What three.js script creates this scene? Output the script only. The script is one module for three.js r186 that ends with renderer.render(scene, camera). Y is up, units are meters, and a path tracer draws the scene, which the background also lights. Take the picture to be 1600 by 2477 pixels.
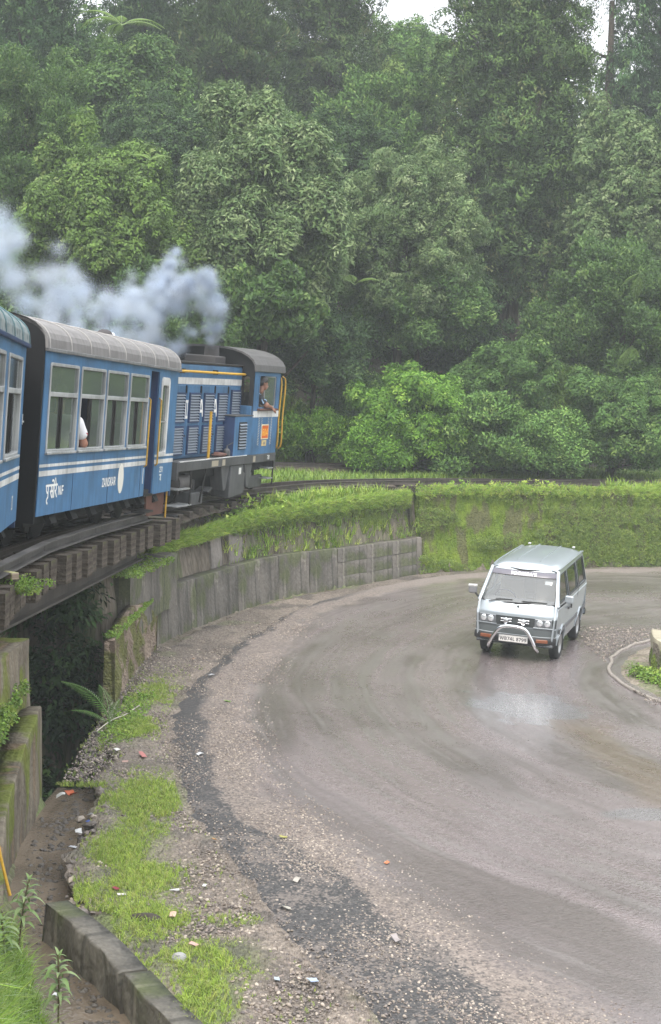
import * as THREE from 'three';
import { mergeGeometries, mergeVertices } from 'three/addons/utils/BufferGeometryUtils.js';
import { RoundedBoxGeometry } from 'three/addons/geometries/RoundedBoxGeometry.js';
import { MarchingCubes } from 'three/addons/objects/MarchingCubes.js';

// ---------------------------------------------------------------- camera, sky, sun, exposure
const scene = new THREE.Scene();
const camera = new THREE.PerspectiveCamera(42.32, 661 / 1024, 0.1, 600);
camera.position.set(0, 4, 0);
camera.rotation.set(-4.13 * Math.PI / 180, 0, 2.5 * Math.PI / 180, 'YXZ');
const renderer = new THREE.WebGLRenderer({ antialias: true });
renderer.setSize(661, 1024);
renderer.toneMapping = THREE.LinearToneMapping;
renderer.toneMappingExposure = 2.25;
renderer.shadowMap.enabled = true;
{ // overcast sky, brighter overhead
  const W = 64, H = 32, data = new Float32Array(W * H * 4);
  for (let r = 0; r < H; r++) {
    const el = ((r + 0.5) / H - 0.5) * Math.PI, s = Math.max(0, Math.sin(el)), L = 0.46 + 1.15 * s;
    for (let c = 0; c < W; c++) data.set([L * 0.97, L, L * 1.05, 1], (r * W + c) * 4);
  }
  const sky = new THREE.DataTexture(data, W, H, THREE.RGBAFormat, THREE.FloatType);
  sky.mapping = THREE.EquirectangularReflectionMapping; sky.magFilter = THREE.LinearFilter; sky.needsUpdate = true;
  scene.background = sky; scene.environment = sky;
}
const sun = new THREE.DirectionalLight(0xfff6ea, 1.4);
sun.position.set(-14, 60, 22); sun.target.position.set(0, 0, -22); sun.castShadow = true; sun.shadow.radius = 40;
Object.assign(sun.shadow.camera, { left: -40, right: 40, top: 40, bottom: -40, near: 1, far: 150 });
scene.add(sun, sun.target);
scene.fog = new THREE.FogExp2(0xe2e9ea, 0.002);

// ---------------------------------------------------------------- small helpers
const V3 = THREE.Vector3, PI = Math.PI, { sin, cos, abs, min, max, floor, sqrt, hypot, exp, pow } = Math;
const clamp = (x, a = 0, b = 1) => x < a ? a : x > b ? b : x, lerp = (a, b, t) => a + (b - a) * t;
const sstep = (a, b, x) => { const t = clamp((x - a) / (b - a)); return t * t * (3 - 2 * t); };
function rng(seed) { let s = seed >>> 0; return () => { s = (s + 0x6d2b79f5) | 0; let t = Math.imul(s ^ (s >>> 15), 1 | s); t = (t + Math.imul(t ^ (t >>> 7), 61 | t)) ^ t; return ((t ^ (t >>> 14)) >>> 0) / 4294967296; }; }
const P = (x, y, d) => new V3(x, y, -d);           // x right, y up, d metres ahead of the camera
const NT = (() => { const r = rng(7), a = new Float32Array(65536); for (let i = 0; i < 65536; i++) a[i] = r() * 2 - 1; return a; })();
function vn(x, y, per = 256, pery = per) {                     // smooth lattice noise, repeats every per cells
  let ix = floor(x), iy = floor(y); const fx = x - ix, fy = y - iy, u = fx * fx * (3 - 2 * fx), v = fy * fy * (3 - 2 * fy);
  ix = ((ix % per) + per) % per; iy = ((iy % pery) + pery) % pery; const jx = (ix + 1) % per, jy = (iy + 1) % pery;
  const a = NT[iy * 256 + ix], b = NT[iy * 256 + jx], c = NT[jy * 256 + ix], d = NT[jy * 256 + jx];
  return a + (b - a) * u + (c - a) * v + (a - b - c + d) * u * v;
}
function fbm(x, y, o = 4, per = 256, pery = per) { let s = 0, a = 0.5, f = 1; for (let i = 0; i < o; i++) { s += a * vn(x * f + i * 17, y * f + i * 31, min(256, per * f), min(256, pery * f)); a *= 0.5; f *= 2; } return s; }
const n3 = (x, y, z) => (vn(x + z * 0.7, y - z * 0.4) + vn(y + 50.3 + x * 0.3, z + 11.7) + vn(z + 91.1, x + 31.4 - y * 0.2)) / 3;
const toS = (c) => c <= 0.0031308 ? c * 12.92 : 1.055 * pow(c, 1 / 2.4) - 0.055;
function tex(w, h, fn, { srgb = true, rep, clampEdge } = {}) { // fn(i, j) -> linear rgb or one number
  const data = new Uint8Array(w * h * 4);
  for (let j = 0, o = 0; j < h; j++) for (let i = 0; i < w; i++, o += 4) {
    const c = fn(i / w, j / h); const q = srgb ? toS : (x) => x;
    if (typeof c === 'number') data[o] = data[o + 1] = data[o + 2] = clamp(q(c)) * 255; else { data[o] = clamp(q(c[0])) * 255; data[o + 1] = clamp(q(c[1])) * 255; data[o + 2] = clamp(q(c[2])) * 255; }
    data[o + 3] = 255;
  }
  const t = new THREE.DataTexture(data, w, h); t.magFilter = THREE.LinearFilter; t.minFilter = THREE.LinearMipmapLinearFilter; t.generateMipmaps = true;
  if (srgb) t.colorSpace = THREE.SRGBColorSpace;
  if (!clampEdge) t.wrapS = t.wrapT = THREE.RepeatWrapping;
  if (rep) t.repeat.set(rep, rep);
  t.needsUpdate = true; return t;
}
const canvasTex = (w, h, draw) => { const c = document.createElement('canvas'); c.width = w; c.height = h; const g = c.getContext('2d'); draw(g, w, h); const t = new THREE.CanvasTexture(c); t.colorSpace = THREE.SRGBColorSpace; return t; };
const mat = (r, g, b, rough = 0.6, o = {}) => new THREE.MeshPhysicalMaterial({ color: new THREE.Color().setRGB(r, g, b), roughness: rough, ...o });
const mix3 = (a, b, t) => [a[0] + (b[0] - a[0]) * t, a[1] + (b[1] - a[1]) * t, a[2] + (b[2] - a[2]) * t];

// names and labels
const used = {};
const numbered = (n) => { const k = used[n] = (used[n] ?? -1) + 1; return k ? n + '_' + String(k).padStart(3, '0') : n; };
function tag(o, label, category, group, kind) { if (label) o.userData.label = label; if (category) o.userData.category = category; if (group) o.userData.group = group; if (kind) o.userData.kind = kind; return o; }
function thing(name, label, category, group) { const o = new THREE.Group(); o.name = numbered(name); scene.add(o); return tag(o, label, category, group); }
function mesh(name, geo, m, parent, label) { const o = new THREE.Mesh(geo, m); o.name = parent ? name : numbered(name); o.castShadow = o.receiveShadow = true; (parent ?? scene).add(o); if (label) o.userData.label = label; return o; }
function struct(name, geo, m) { return tag(mesh(name, geo, m), null, null, null, 'structure'); }
// a few merged pieces of one part
const NI = (g) => { const o = g.index ? g.toNonIndexed() : g; for (const k of Object.keys(o.attributes)) if (!['position', 'normal', 'uv', 'color'].includes(k)) o.deleteAttribute(k); return o; };
const merge = (...l) => { l = l.flat().map(NI); const col = l.some((g) => g.attributes.color); if (!col) for (const g of l) g.deleteAttribute('color'); return mergeGeometries(l); };
function tri(g, s = 1) { // uv in metres from the dominant axis of each face
  g = NI(g); const p = g.attributes.position, uv = new Float32Array(p.count * 2), a = new V3(), b = new V3(), c = new V3(), n = new V3();
  for (let i = 0; i < p.count; i += 3) {
    a.fromBufferAttribute(p, i); b.fromBufferAttribute(p, i + 1); c.fromBufferAttribute(p, i + 2); n.subVectors(b, a).cross(c.clone().sub(a));
    const ax = abs(n.x), ay = abs(n.y), az = abs(n.z), q = [a, b, c];
    for (let k = 0; k < 3; k++) { const v = q[k]; uv[(i + k) * 2] = (ax > ay && ax > az ? v.z : v.x) * s; uv[(i + k) * 2 + 1] = (ay > ax && ay > az ? v.z : v.y) * s; }
  }
  g.setAttribute('uv', new THREE.BufferAttribute(uv, 2)); return g;
}
const put = (g, x = 0, y = 0, z = 0, rx = 0, ry = 0, rz = 0) => g.applyMatrix4(new THREE.Matrix4().compose(new V3(x, y, z), new THREE.Quaternion().setFromEuler(new THREE.Euler(rx, ry, rz)), new V3(1, 1, 1)));
const bx = (w, h, d, x = 0, y = 0, z = 0, r = 0, rx = 0, ry = 0, rz = 0) => put(tri(r ? new RoundedBoxGeometry(w, h, d, 2, min(r, w / 2.05, h / 2.05, d / 2.05)) : new THREE.BoxGeometry(w, h, d)), x, y, z, rx, ry, rz);
const tube = (pts, r, seg = 12, rad = 7) => NI(new THREE.TubeGeometry(new THREE.CatmullRomCurve3(pts.map((p) => p.isVector3 ? p : new V3(...p)), false, 'centripetal'), seg, r, rad));
const cyl = (r0, r1, h, x, y, z, rx = 0, ry = 0, rz = 0, n = 16) => put(NI(new THREE.CylinderGeometry(r0, r1, h, n)), x, y, z, rx, ry, rz);
const shape = (pts, holes = []) => { const s = new THREE.Shape(pts.map((p) => new THREE.Vector2(...p))); for (const h of holes) s.holes.push(new THREE.Path(h.map((p) => new THREE.Vector2(...p)))); return s; };
const rect = (a0, b0, a1, b1) => [[a0, b0], [a1, b0], [a1, b1], [a0, b1]];
function rrect(a0, b0, a1, b1, r, n = 4) { const o = []; for (const [cx, cy, s] of [[a1 - r, b0 + r, -PI / 2], [a1 - r, b1 - r, 0], [a0 + r, b1 - r, PI / 2], [a0 + r, b0 + r, PI]]) for (let i = 0; i <= n; i++) { const t = s + PI / 2 * i / n; o.push([cx + r * cos(t), cy + r * sin(t)]); } return o; }
// plate standing along a vehicle: first shape coordinate = forward (-z), second = up, thickness from x towards +x
const plateX = (pts, holes, t, x, bevel = 0) => put(tri(new THREE.ExtrudeGeometry(shape(pts, holes), { depth: t - bevel * 2, bevelEnabled: bevel > 0, bevelThickness: bevel, bevelSize: bevel, bevelSegments: 1, curveSegments: 6 })), x + bevel, 0, 0, 0, PI / 2, 0);
// plate across a vehicle: first coordinate = x, second = up, thickness from z towards +z
const plateZ = (pts, holes, t, z, bevel = 0) => put(tri(new THREE.ExtrudeGeometry(shape(pts, holes), { depth: t - bevel * 2, bevelEnabled: bevel > 0, bevelThickness: bevel, bevelSize: bevel, bevelSegments: 1, curveSegments: 6 })), 0, 0, z + bevel);
const paneX = (f0, y0, f1, y1, x) => put(new THREE.PlaneGeometry(f1 - f0, y1 - y0), x, (y0 + y1) / 2, -(f0 + f1) / 2, 0, PI / 2, 0);

// ---------------------------------------------------------------- shared textures and materials
const T = {
  grime: tex(512, 512, (u, v) => { const s = fbm(u * 32, v * 2, 3, 32, 2), n = fbm(u * 4, v * 4, 5, 4), f = fbm(u * 64, v * 64, 2, 64); return 0.82 + 0.34 * n + 0.22 * s + 0.06 * f; }),
  rough: tex(512, 512, (u, v) => clamp(0.55 + 0.5 * fbm(u * 10, v * 10, 5, 10)), { srgb: false }),
  fine: tex(512, 512, (u, v) => clamp(0.5 + 0.55 * fbm(u * 48, v * 48, 3, 48) + 0.25 * fbm(u * 8, v * 8, 3, 8)), { srgb: false }),
  concrete: tex(1024, 1024, (u, v) => {
    const n = fbm(u * 6, v * 6, 5, 6), st = fbm(u * 26, v * 2, 4, 26, 2), f = fbm(u * 120, v * 120, 2, 120);
    let c = mix3([0.19, 0.18, 0.165], [0.10, 0.095, 0.085], clamp(0.5 + n * 1.1 + st * 0.9));
    c = mix3(c, [0.36, 0.34, 0.31], sstep(0.22, 0.42, st + 0.25 * n) * 0.6);
    c = mix3(c, [0.09, 0.12, 0.03], sstep(0.0, 0.35, fbm(u * 5 + 3, v * 5 + 9, 4, 5) + 0.3 * sstep(0.16, 0.0, v)) * 0.65); c = mix3(c, [0.05, 0.047, 0.042], sstep(0.12, 0.38, fbm(u * 34 + 9, v * 2, 4, 34, 2)) * 0.6);
    const k = 1 + 0.35 * f; return [c[0] * k, c[1] * k, c[2] * k];
  }),
  moss: tex(1024, 1024, (u, v) => {
    const n = fbm(u * 5, v * 5, 5, 5), m = fbm(u * 14 + 4, v * 14, 5, 14), f = fbm(u * 110, v * 110, 2, 110);
    let c = mix3([0.10, 0.085, 0.065], [0.20, 0.175, 0.14], clamp(0.5 + m));
    c = mix3(c, [0.09, 0.13, 0.025], sstep(-0.25, 0.2, n + 0.5 * m)); c = mix3(c, [0.16, 0.21, 0.03], sstep(0.15, 0.4, m + 0.3 * n) * 0.7);
    const k = 1 + 0.5 * f; return [c[0] * k, c[1] * k, c[2] * k];
  }),
  wood: tex(512, 512, (u, v) => { const g = fbm(u * 4, v * 40, 4, 4, 40), n = fbm(u * 6, v * 6, 4, 6); let c = mix3([0.05, 0.042, 0.035], [0.115, 0.1, 0.085], clamp(0.5 + g + 0.5 * n)); return mix3(c, [0.08, 0.1, 0.03], sstep(0.15, 0.35, n) * 0.5); }),
  bark: tex(512, 512, (u, v) => { const g = fbm(u * 30, v * 4, 4, 30, 4), n = fbm(u * 6, v * 6, 4, 6); return mix3([0.04, 0.03, 0.022], [0.13, 0.105, 0.08], clamp(0.5 + g + 0.4 * n)); }),
  dirt: tex(1024, 1024, (u, v) => { const n = fbm(u * 6, v * 6, 5, 6), f = fbm(u * 90, v * 90, 3, 90); let c = mix3([0.10, 0.083, 0.062], [0.17, 0.145, 0.115], clamp(0.5 + n)); c = mix3(c, [0.07, 0.1, 0.03], sstep(0.1, 0.35, fbm(u * 9 + 7, v * 9, 4, 9)) * 0.5); const k = 1 + 0.7 * f; return [c[0] * k, c[1] * k, c[2] * k]; }),
};
const bump = (t, s, rep = 1) => { const c = t.clone(); c.repeat.set(rep, rep); c.needsUpdate = true; return { bumpMap: c, bumpScale: s }; };
const T0 = T;
const M = {
  blue: mat(0.055, 0.168, 0.335, 0.48, { map: T.grime, clearcoat: 0.12, clearcoatRoughness: 0.3 }),
  blue2: mat(0.052, 0.155, 0.3, 0.5, { map: T.grime, clearcoat: 0.1, clearcoatRoughness: 0.35 }),
  navy: mat(0.018, 0.045, 0.13, 0.5, { map: T.grime }),
  white: mat(0.72, 0.72, 0.7, 0.45, { map: T.grime }),
  alu: mat(0.46, 0.47, 0.47, 0.45, { map: T.grime, metalness: 0.25 }),
  black: mat(0.01, 0.01, 0.011, 0.6, { specularIntensity: 0.4 }),
  darkmetal: mat(0.024, 0.022, 0.021, 0.6, { map: T.grime, specularIntensity: 0.5 }),
  steel: mat(0.11, 0.102, 0.097, 0.6, { map: T.grime }),
  grey: mat(0.085, 0.087, 0.09, 0.55, { map: T.grime }),
  yellow: mat(0.62, 0.36, 0.03, 0.42, { map: T.grime }),
  rust: mat(0.12, 0.045, 0.028, 0.75, { map: T.grime }),
  roofgrey: mat(0.2, 0.19, 0.185, 0.6, { map: T.grime }),
  roofseam: mat(0.32, 0.31, 0.3, 0.6),
  teal: mat(0.10, 0.2, 0.22, 0.5, { map: T.grime }),
  glass: mat(0.34, 0.4, 0.36, 0.1, { transmission: 0.72, thickness: 0, clearcoat: 1, clearcoatRoughness: 0.03 }),
  dimglass: mat(0.42, 0.46, 0.44, 0.05, { transmission: 1, thickness: 0 }),
  concrete: mat(0.78, 0.74, 0.69, 0.8, { map: T.concrete, ...bump(T.fine, 0.012) }),
  abut: mat(0.8, 0.76, 0.68, 0.85, { specularIntensity: 0.4, map: tex(1024, 1024, (u, v) => { const n = fbm(u * 5, v * 5, 5, 5), st = fbm(u * 22, v * 2, 4, 22, 2), f = fbm(u * 110, v * 110, 2, 110), m = fbm(u * 9 + 2, v * 4, 4, 9, 4); let c = mix3([0.26, 0.235, 0.2], [0.12, 0.105, 0.09], clamp(0.5 + n * 0.9 + st * 1.1)); c = mix3(c, [0.3, 0.22, 0.15], sstep(0.15, 0.35, st) * 0.5); c = mix3(c, [0.15, 0.2, 0.02], sstep(0.16, 0.4, m + 0.3 * n) * 0.75); const k = 1 + 0.3 * f; return [c[0] * k, c[1] * k, c[2] * k]; }), ...bump(T0.fine, 0.015) }),
  concrete2: mat(0.68, 0.65, 0.61, 0.75, { map: T.concrete, ...bump(T.fine, 0.012) }),
  moss: mat(1, 1, 1, 0.95, { specularIntensity: 0.3, map: T.moss, ...bump(T.fine, 0.03, 2) }),
  wood: mat(0.8, 0.78, 0.76, 0.8, { specularIntensity: 0.4, map: T.wood, ...bump(T.fine, 0.01) }),
  bark: mat(0.7, 0.7, 0.7, 0.9, { specularIntensity: 0.3, map: T.bark, ...bump(T.fine, 0.02) }),
  dirt: mat(1, 1, 1, 0.8, { specularIntensity: 0.4, map: T.dirt, vertexColors: true, ...bump(T.fine, 0.03) }),
  tyre: mat(0.018, 0.018, 0.018, 0.75),
  chrome: mat(0.75, 0.75, 0.76, 0.12, { metalness: 1 }),
};
// ---------------------------------------------------------------- lie of the land
const railY = (d) => d < 18 ? 2.35 : d < 22 ? 2.35 + (d - 18) * 0.0075 : d < 26.5 ? 2.38 + (d - 22) * 0.027 : d < 30 ? 2.5 + (d - 26.5) * 0.046 : min(2.82, 2.66 + (d - 30) * 0.03);
const yroad = (d) => { const e = d - 21; return 0.25 + 0.05 * (e < -2 ? 0 : e < 2 ? (e + 2) ** 2 / 8 : e); };
const TRACK = [[1.2, -6], [-0.2, -2], [-1.05, 0], [-2.1, 3], [-3.15, 6.8], [-3.72, 10], [-4.0, 13.5], [-3.88, 16.8], [-3.4, 20.4], [-2.72, 24], [-1.75, 26.5], [-0.4, 28.45], [1.9, 30.1], [4.7, 31.5], [8.1, 33.2], [14, 35.6], [24, 38.5], [40, 42]];
const trackCurve = new THREE.CatmullRomCurve3(TRACK.map(([x, d]) => P(x, railY(d), d)), false, 'centripetal');
const TRACKPTS = trackCurve.getSpacedPoints(500).map((p) => [p.x, -p.z]);
const LOW = [[1.0, 2], [-0.45, 4.6], [-0.95, 6], [-1.55, 7.6], [-2.06, 9], [-2.42, 10.3], [-2.6, 12.9], [-2.68, 15], [-2.72, 18.7], [-2.64, 20.8], [-1.96, 23.1], [-1.0, 25.2], [0.33, 26.85], [2.04, 28.9], [4, 30.05], [6.1, 30.95], [8, 31.5], [14, 33], [26, 36.5], [70, 46]];
const smoothed = (l, n) => new THREE.CatmullRomCurve3(l.map(([x, d]) => P(x, 0, d)), false, 'centripetal').getSpacedPoints(n).map((p) => [p.x, -p.z]);
const LOWPTS = smoothed(LOW, 260), DRAIN = smoothed([[-2.35, 13.4], [-2.38, 12], [-2.2, 10.6], [-1.75, 9.2], [-1.25, 8.2], [-0.75, 7.3], [-0.2, 6.4]], 60);
const EDGE = [[3.2, 2], [1.6, 5.4], [0.85, 6.9], [0.38, 7.97], [-0.27, 9.28], [-0.6, 10.39], [-0.92, 11.32], [-1.32, 12.42], [-1.52, 13.62], [-1.73, 14.88], [-1.88, 16.17], [-1.9, 17.45], [-1.68, 19.33], [-1.15, 22.22], [-0.48, 24.45], [0.77, 26.67], [2.19, 28.41], [3.5, 29.4], [6.03, 30.5], [7.77, 31.05], [14, 32.6], [26, 36.1], [70, 45.6]];
const EDGEPTS = smoothed(EDGE, 400);
function near(pts, x, d) { // signed distance (positive on the left of the walk) and the distance walked
  let best = 1e9, bi = 0, bt = 0, sg = 1;
  for (let i = 0; i < pts.length - 1; i++) {
    const [ax, ad] = pts[i], ex = pts[i + 1][0] - ax, ed = pts[i + 1][1] - ad, L = ex * ex + ed * ed, t = clamp(((x - ax) * ex + (d - ad) * ed) / L), qx = x - ax - ex * t, qd = d - ad - ed * t, q = qx * qx + qd * qd;
    if (q < best) { best = q; bi = i; bt = t; sg = ex * (d - ad) - ed * (x - ax) > 0 ? 1 : -1; }
  }
  return [sqrt(best) * sg, bi + bt];
}
const wallTop = (x, d) => x > 2.1 ? railY(d) - 0.16 - 0.1 * (1 - sstep(2, 5, x)) : d < 23.1 ? lerp(1.78, 1.88, (d - 20.6) / 2.5) : d < 25.15 ? lerp(1.88, 2.1, (d - 23.1) / 2.05) : d < 26.85 ? lerp(2.1, 2.25, (d - 25.15) / 1.7) : lerp(2.25, 2.38, clamp((d - 26.85) / 1.9));
function ground(x, d) {
  const low = near(LOWPTS, x, d)[0], tr = near(TRACKPTS, x, d)[0];
  let y = yroad(d) - 0.02 + 0.03 * fbm(x * 1.3, d * 1.3, 3);
  const dr = abs(near(DRAIN, x, d)[0]); if (d < 13.6) y = lerp(y, -0.06 + 0.03 * vn(x * 4, d * 4), 1 - sstep(0.22, 0.4, dr));
  if (low > 0) {
    const bed = railY(d) - 0.13, up = d < 10 ? sstep(0, 1.15, low) : d < 12.9 ? sstep(0.25, 0.9, low) : sstep(0.12, 0.5, low);
    const hs = max(0, tr - 4.6), hill = 15 * (1 - exp(-0.75 * (hs * hs / (hs + 2)) / 15));
    let hi = bed + 0.05 * fbm(x * 0.8, d * 0.8, 3) + hill * (1 + 0.12 * fbm(x * 0.15, d * 0.15, 3)) - (tr > 0 ? 0 : 0.12 * sstep(0.7, 1.6, -tr) * (d > 22 ? 1 : 0));
    if (d > 20) hi = min(hi, lerp(wallTop(x, d) + 0.02, hi, sstep(0.42, 1.0, low)));
    y = lerp(y, hi, up);
  }
  const g = sstep(12.9, 13.2, d) * (1 - sstep(18.0, 18.5, d)) * sstep(-2.25, -2.7, x + 0.22 * fbm(x * 2 + 5, d * 2, 3));
  if (g > 0) { const fl = -1.5 + max(0, -7.2 - x) * 0.85 + 0.3 * fbm(x * 1.1, d * 1.1, 3); y = lerp(y, min(y, fl), g); }
  return y;
}
{
  const ax = (a, b, s, g) => { const o = []; let x = a; while ((s > 0 ? x < b : x > b)) { o.push(x); x += s; s *= g; } return o; };
  const xs = [...ax(-14, -110, -0.4, 1.18).reverse(), ...ax(-13.8, 10, 0.2, 1), ...ax(10, 110, 0.4, 1.18)], ds = [...ax(4, -60, -0.3, 1.25).reverse(), ...ax(4.2, 36, 0.2, 1), ...ax(36.3, 170, 0.5, 1.07)];
  const pos = [], uv = [], col = [], idx = [];
  for (const d of ds) for (const x of xs) {
    const y = ground(x, d), low = near(LOWPTS, x, d)[0], tr = near(TRACKPTS, x, d)[0], n = fbm(x * 0.9, d * 0.9, 3);
    pos.push(x, y, -d); uv.push(x / 2.2, d / 2.2);
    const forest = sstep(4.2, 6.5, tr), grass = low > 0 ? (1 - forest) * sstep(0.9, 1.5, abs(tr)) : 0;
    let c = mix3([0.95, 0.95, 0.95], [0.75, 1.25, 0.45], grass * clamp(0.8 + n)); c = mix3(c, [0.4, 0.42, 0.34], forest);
    col.push(...c);
  }
  for (let j = 0; j < ds.length - 1; j++) for (let i = 0; i < xs.length - 1; i++) { const a = j * xs.length + i, b = a + xs.length; idx.push(a, a + 1, b, a + 1, b + 1, b); }
  const g = new THREE.BufferGeometry(); g.setAttribute('position', new THREE.Float32BufferAttribute(pos, 3)); g.setAttribute('uv', new THREE.Float32BufferAttribute(uv, 2)); g.setAttribute('color', new THREE.Float32BufferAttribute(col, 3)); g.setIndex(idx); g.computeVertexNormals();
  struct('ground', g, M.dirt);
}
const xOf = (pts, d) => { for (let i = 0; i < pts.length - 1; i++) if (pts[i][1] <= d && pts[i + 1][1] >= d) { const t = (d - pts[i][1]) / max(1e-6, pts[i + 1][1] - pts[i][1]); return lerp(pts[i][0], pts[i + 1][0], t); } return pts[pts.length - 1][0]; };

// ---------------------------------------------------------------- road, with its wet asphalt computed over the surface
const CW = 192, CH = 192, CX0 = -4, CX1 = 24, CD0 = 4, CD1 = 36, CE = new Float32Array(CW * CH), CS = new Float32Array(CW * CH);
for (let j = 0; j < CH; j++) for (let i = 0; i < CW; i++) { const [e, s] = near(EDGEPTS, lerp(CX0, CX1, i / (CW - 1)), lerp(CD0, CD1, j / (CH - 1))); CE[j * CW + i] = -e; CS[j * CW + i] = s; }
function coarse(A, x, d) { const a = clamp((x - CX0) / (CX1 - CX0)) * (CW - 1.001), b = clamp((d - CD0) / (CD1 - CD0)) * (CH - 1.001), i = floor(a), j = floor(b), u = a - i, v = b - j, k = j * CW + i; return lerp(lerp(A[k], A[k + 1], u), lerp(A[k + CW], A[k + CW + 1], u), v); }
const blob = (x, d, cx, cd, rx, rd, n) => sstep(1.1, 0.75, hypot((x - cx) / rx, (d - cd) / rd) + n);
function roadAt(x, d) { // [r, g, b, roughness]
  const e = coarse(CE, x, d), s = coarse(CS, x, d) * 0.2, big = fbm(x * 0.5, d * 0.5, 3), med = fbm(x * 2.2 + 9, d * 2.2, 3), fin = fbm(x * 26, d * 26, 2), grain = vn(x * 95, d * 95) * 0.6 + vn(x * 190 + 7, d * 190) * 0.4;
  const qx = (x - 7.6) / 9.5, qd = (d - 18.2) / 12.4, rho = hypot(qx, qd) * 10.5, th = Math.atan2(qd, -qx) * 6.5, wob = 0.5 * big + 0.25 * med;
  const streak = fbm(th * 0.28 + 20, rho * 2.4 + wob, 4), str2 = fbm(th * 0.7 + 60, rho * 9 + wob * 1.5, 3), lane = sin(rho * 2.1 + wob * 1.2);
  let c = mix3([0.18, 0.151, 0.15], [0.115, 0.096, 0.093], clamp(0.45 + big * 0.8 + streak * 0.9 + str2 * 0.5));
  c = mix3(c, [0.082, 0.067, 0.056], sstep(0.05, 0.5, streak + 0.5 * big + 0.2 * lane) * 0.42);
  c = mix3(c, [0.2, 0.178, 0.172], sstep(0.1, 0.4, str2 - 0.3 * big + 0.2 * med) * 0.4);
  let r = 0.33 + 0.14 * med + 0.22 * streak + 0.12 * str2 + 0.08 * fin + 0.05 * lane;
  // muddy tracks and run-off
  const mud = sstep(0.55, 0.1, abs((x - 3.15) - (16.6 - d) * 0.14 + 0.25 * med)) * sstep(17.2, 16, d) * sstep(11.5, 13.5, d);
  c = mix3(c, [0.135, 0.095, 0.055], mud * 0.5);
  const wetp = blob(x, d, 2.65, 17.3, 0.72, 1.0, 0.8 * med + 0.35 * fbm(x * 6, d * 2.5, 3)) , wet2 = blob(x, d, 3.2, 12.6, 0.5, 0.25, 0.5 * med);
  r = lerp(r, 0.25, max(wetp, wet2) * 0.75); c = mix3(c, [0.2, 0.2, 0.212], max(wetp, wet2) * 0.5);
  const dk = blob(x, d, 3.5, 20.4, 1.5, 1.0, 0.4 * med); r = lerp(r, 0.3, dk * 0.5);
  // gravel margin and the new black strip at its edge
  const w = 1.0 + 0.42 * sstep(14, 8, d) - 0.35 * sstep(18, 24, d) + 0.28 * med + 0.2 * big;
  const gr = 1 - sstep(w * 0.72, w * 1.12, e), speck = vn(x * 42, d * 42) * 0.5 + vn(x * 80 + 3, d * 80) * 0.5;
  let gc = mix3([0.13, 0.106, 0.09], [0.225, 0.187, 0.158], clamp(0.45 + speck * 1.2 + 0.4 * med)); gc = mix3(gc, [0.08, 0.068, 0.06], sstep(0.1, 0.4, -speck + 0.3 * fin));
  c = mix3(c, gc, gr * 0.85); r = lerp(r, 0.72, gr);
  const bw = 0.38 + 0.55 * sstep(12.4, 10.2, d) * sstep(6, 9, d) - 0.2 * sstep(17, 20, d) + 0.18 * med + 0.16 * big, bk = (1 - sstep(bw - 0.06, bw + 0.06, e + 0.05 * speck)) * sstep(27.5, 24.5, d) * clamp(1.0 - 0.6 * sstep(0.2, 0.4, med + 0.4 * speck) * sstep(14, 11, d) * 0.8);
  c = mix3(c, mix3([0.03, 0.029, 0.03], [0.06, 0.057, 0.056], clamp(0.4 + speck * 1.3)), bk * 0.94); r = lerp(r, 0.55, bk);
  // far bend: paler mud by the wall
  const far = sstep(1.4, 0.4, e) * sstep(25, 28, d); c = mix3(c, [0.2, 0.17, 0.15], far * 0.6);
  const k = 1 + (0.17 + 0.2 * gr) * grain + 0.13 * fin; return [c[0] * k, c[1] * k, c[2] * k, clamp(r + 0.12 * grain, 0.07, 0.95), clamp((1 - gr) * (1 - bk * 0.6) * (0.72 + 0.9 * streak + 0.8 * str2 + 0.35 * med) + 0.5 * max(wetp, wet2))];
}
function roadMaps(x0, x1, d0, d1, n) {
  const cd = new Uint8Array(n * n * 4), rd = new Uint8Array(n * n * 4), S = new Uint8Array(4097); for (let i = 0; i < 4097; i++) S[i] = 255 * toS(i / 4096);
  for (let j = 0, o = 0; j < n; j++) for (let i = 0; i < n; i++, o += 4) {
    const c = roadAt(lerp(x0, x1, (i + 0.5) / n), lerp(d0, d1, (j + 0.5) / n));
    cd[o] = S[floor(clamp(c[0]) * 4096)]; cd[o + 1] = S[floor(clamp(c[1]) * 4096)]; cd[o + 2] = S[floor(clamp(c[2]) * 4096)]; cd[o + 3] = 255;
    rd[o] = c[4] * 255; rd[o + 1] = rd[o + 2] = c[3] * 255; rd[o + 3] = 255;
  }
  const mk = (d, srgb) => { const t = new THREE.DataTexture(d, n, n); t.magFilter = THREE.LinearFilter; t.wrapS = t.wrapT = THREE.ClampToEdgeWrapping; if (srgb) t.colorSpace = THREE.SRGBColorSpace; t.needsUpdate = true; return t; };
  const rm = mk(rd, false); return new THREE.MeshPhysicalMaterial({ map: mk(cd, true), roughnessMap: rm, clearcoatMap: rm, clearcoat: 0.8, clearcoatRoughness: 0.19, roughness: 1, ior: 1.45, bumpMap: T.fine.clone(), bumpScale: 0.006 });
}
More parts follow.
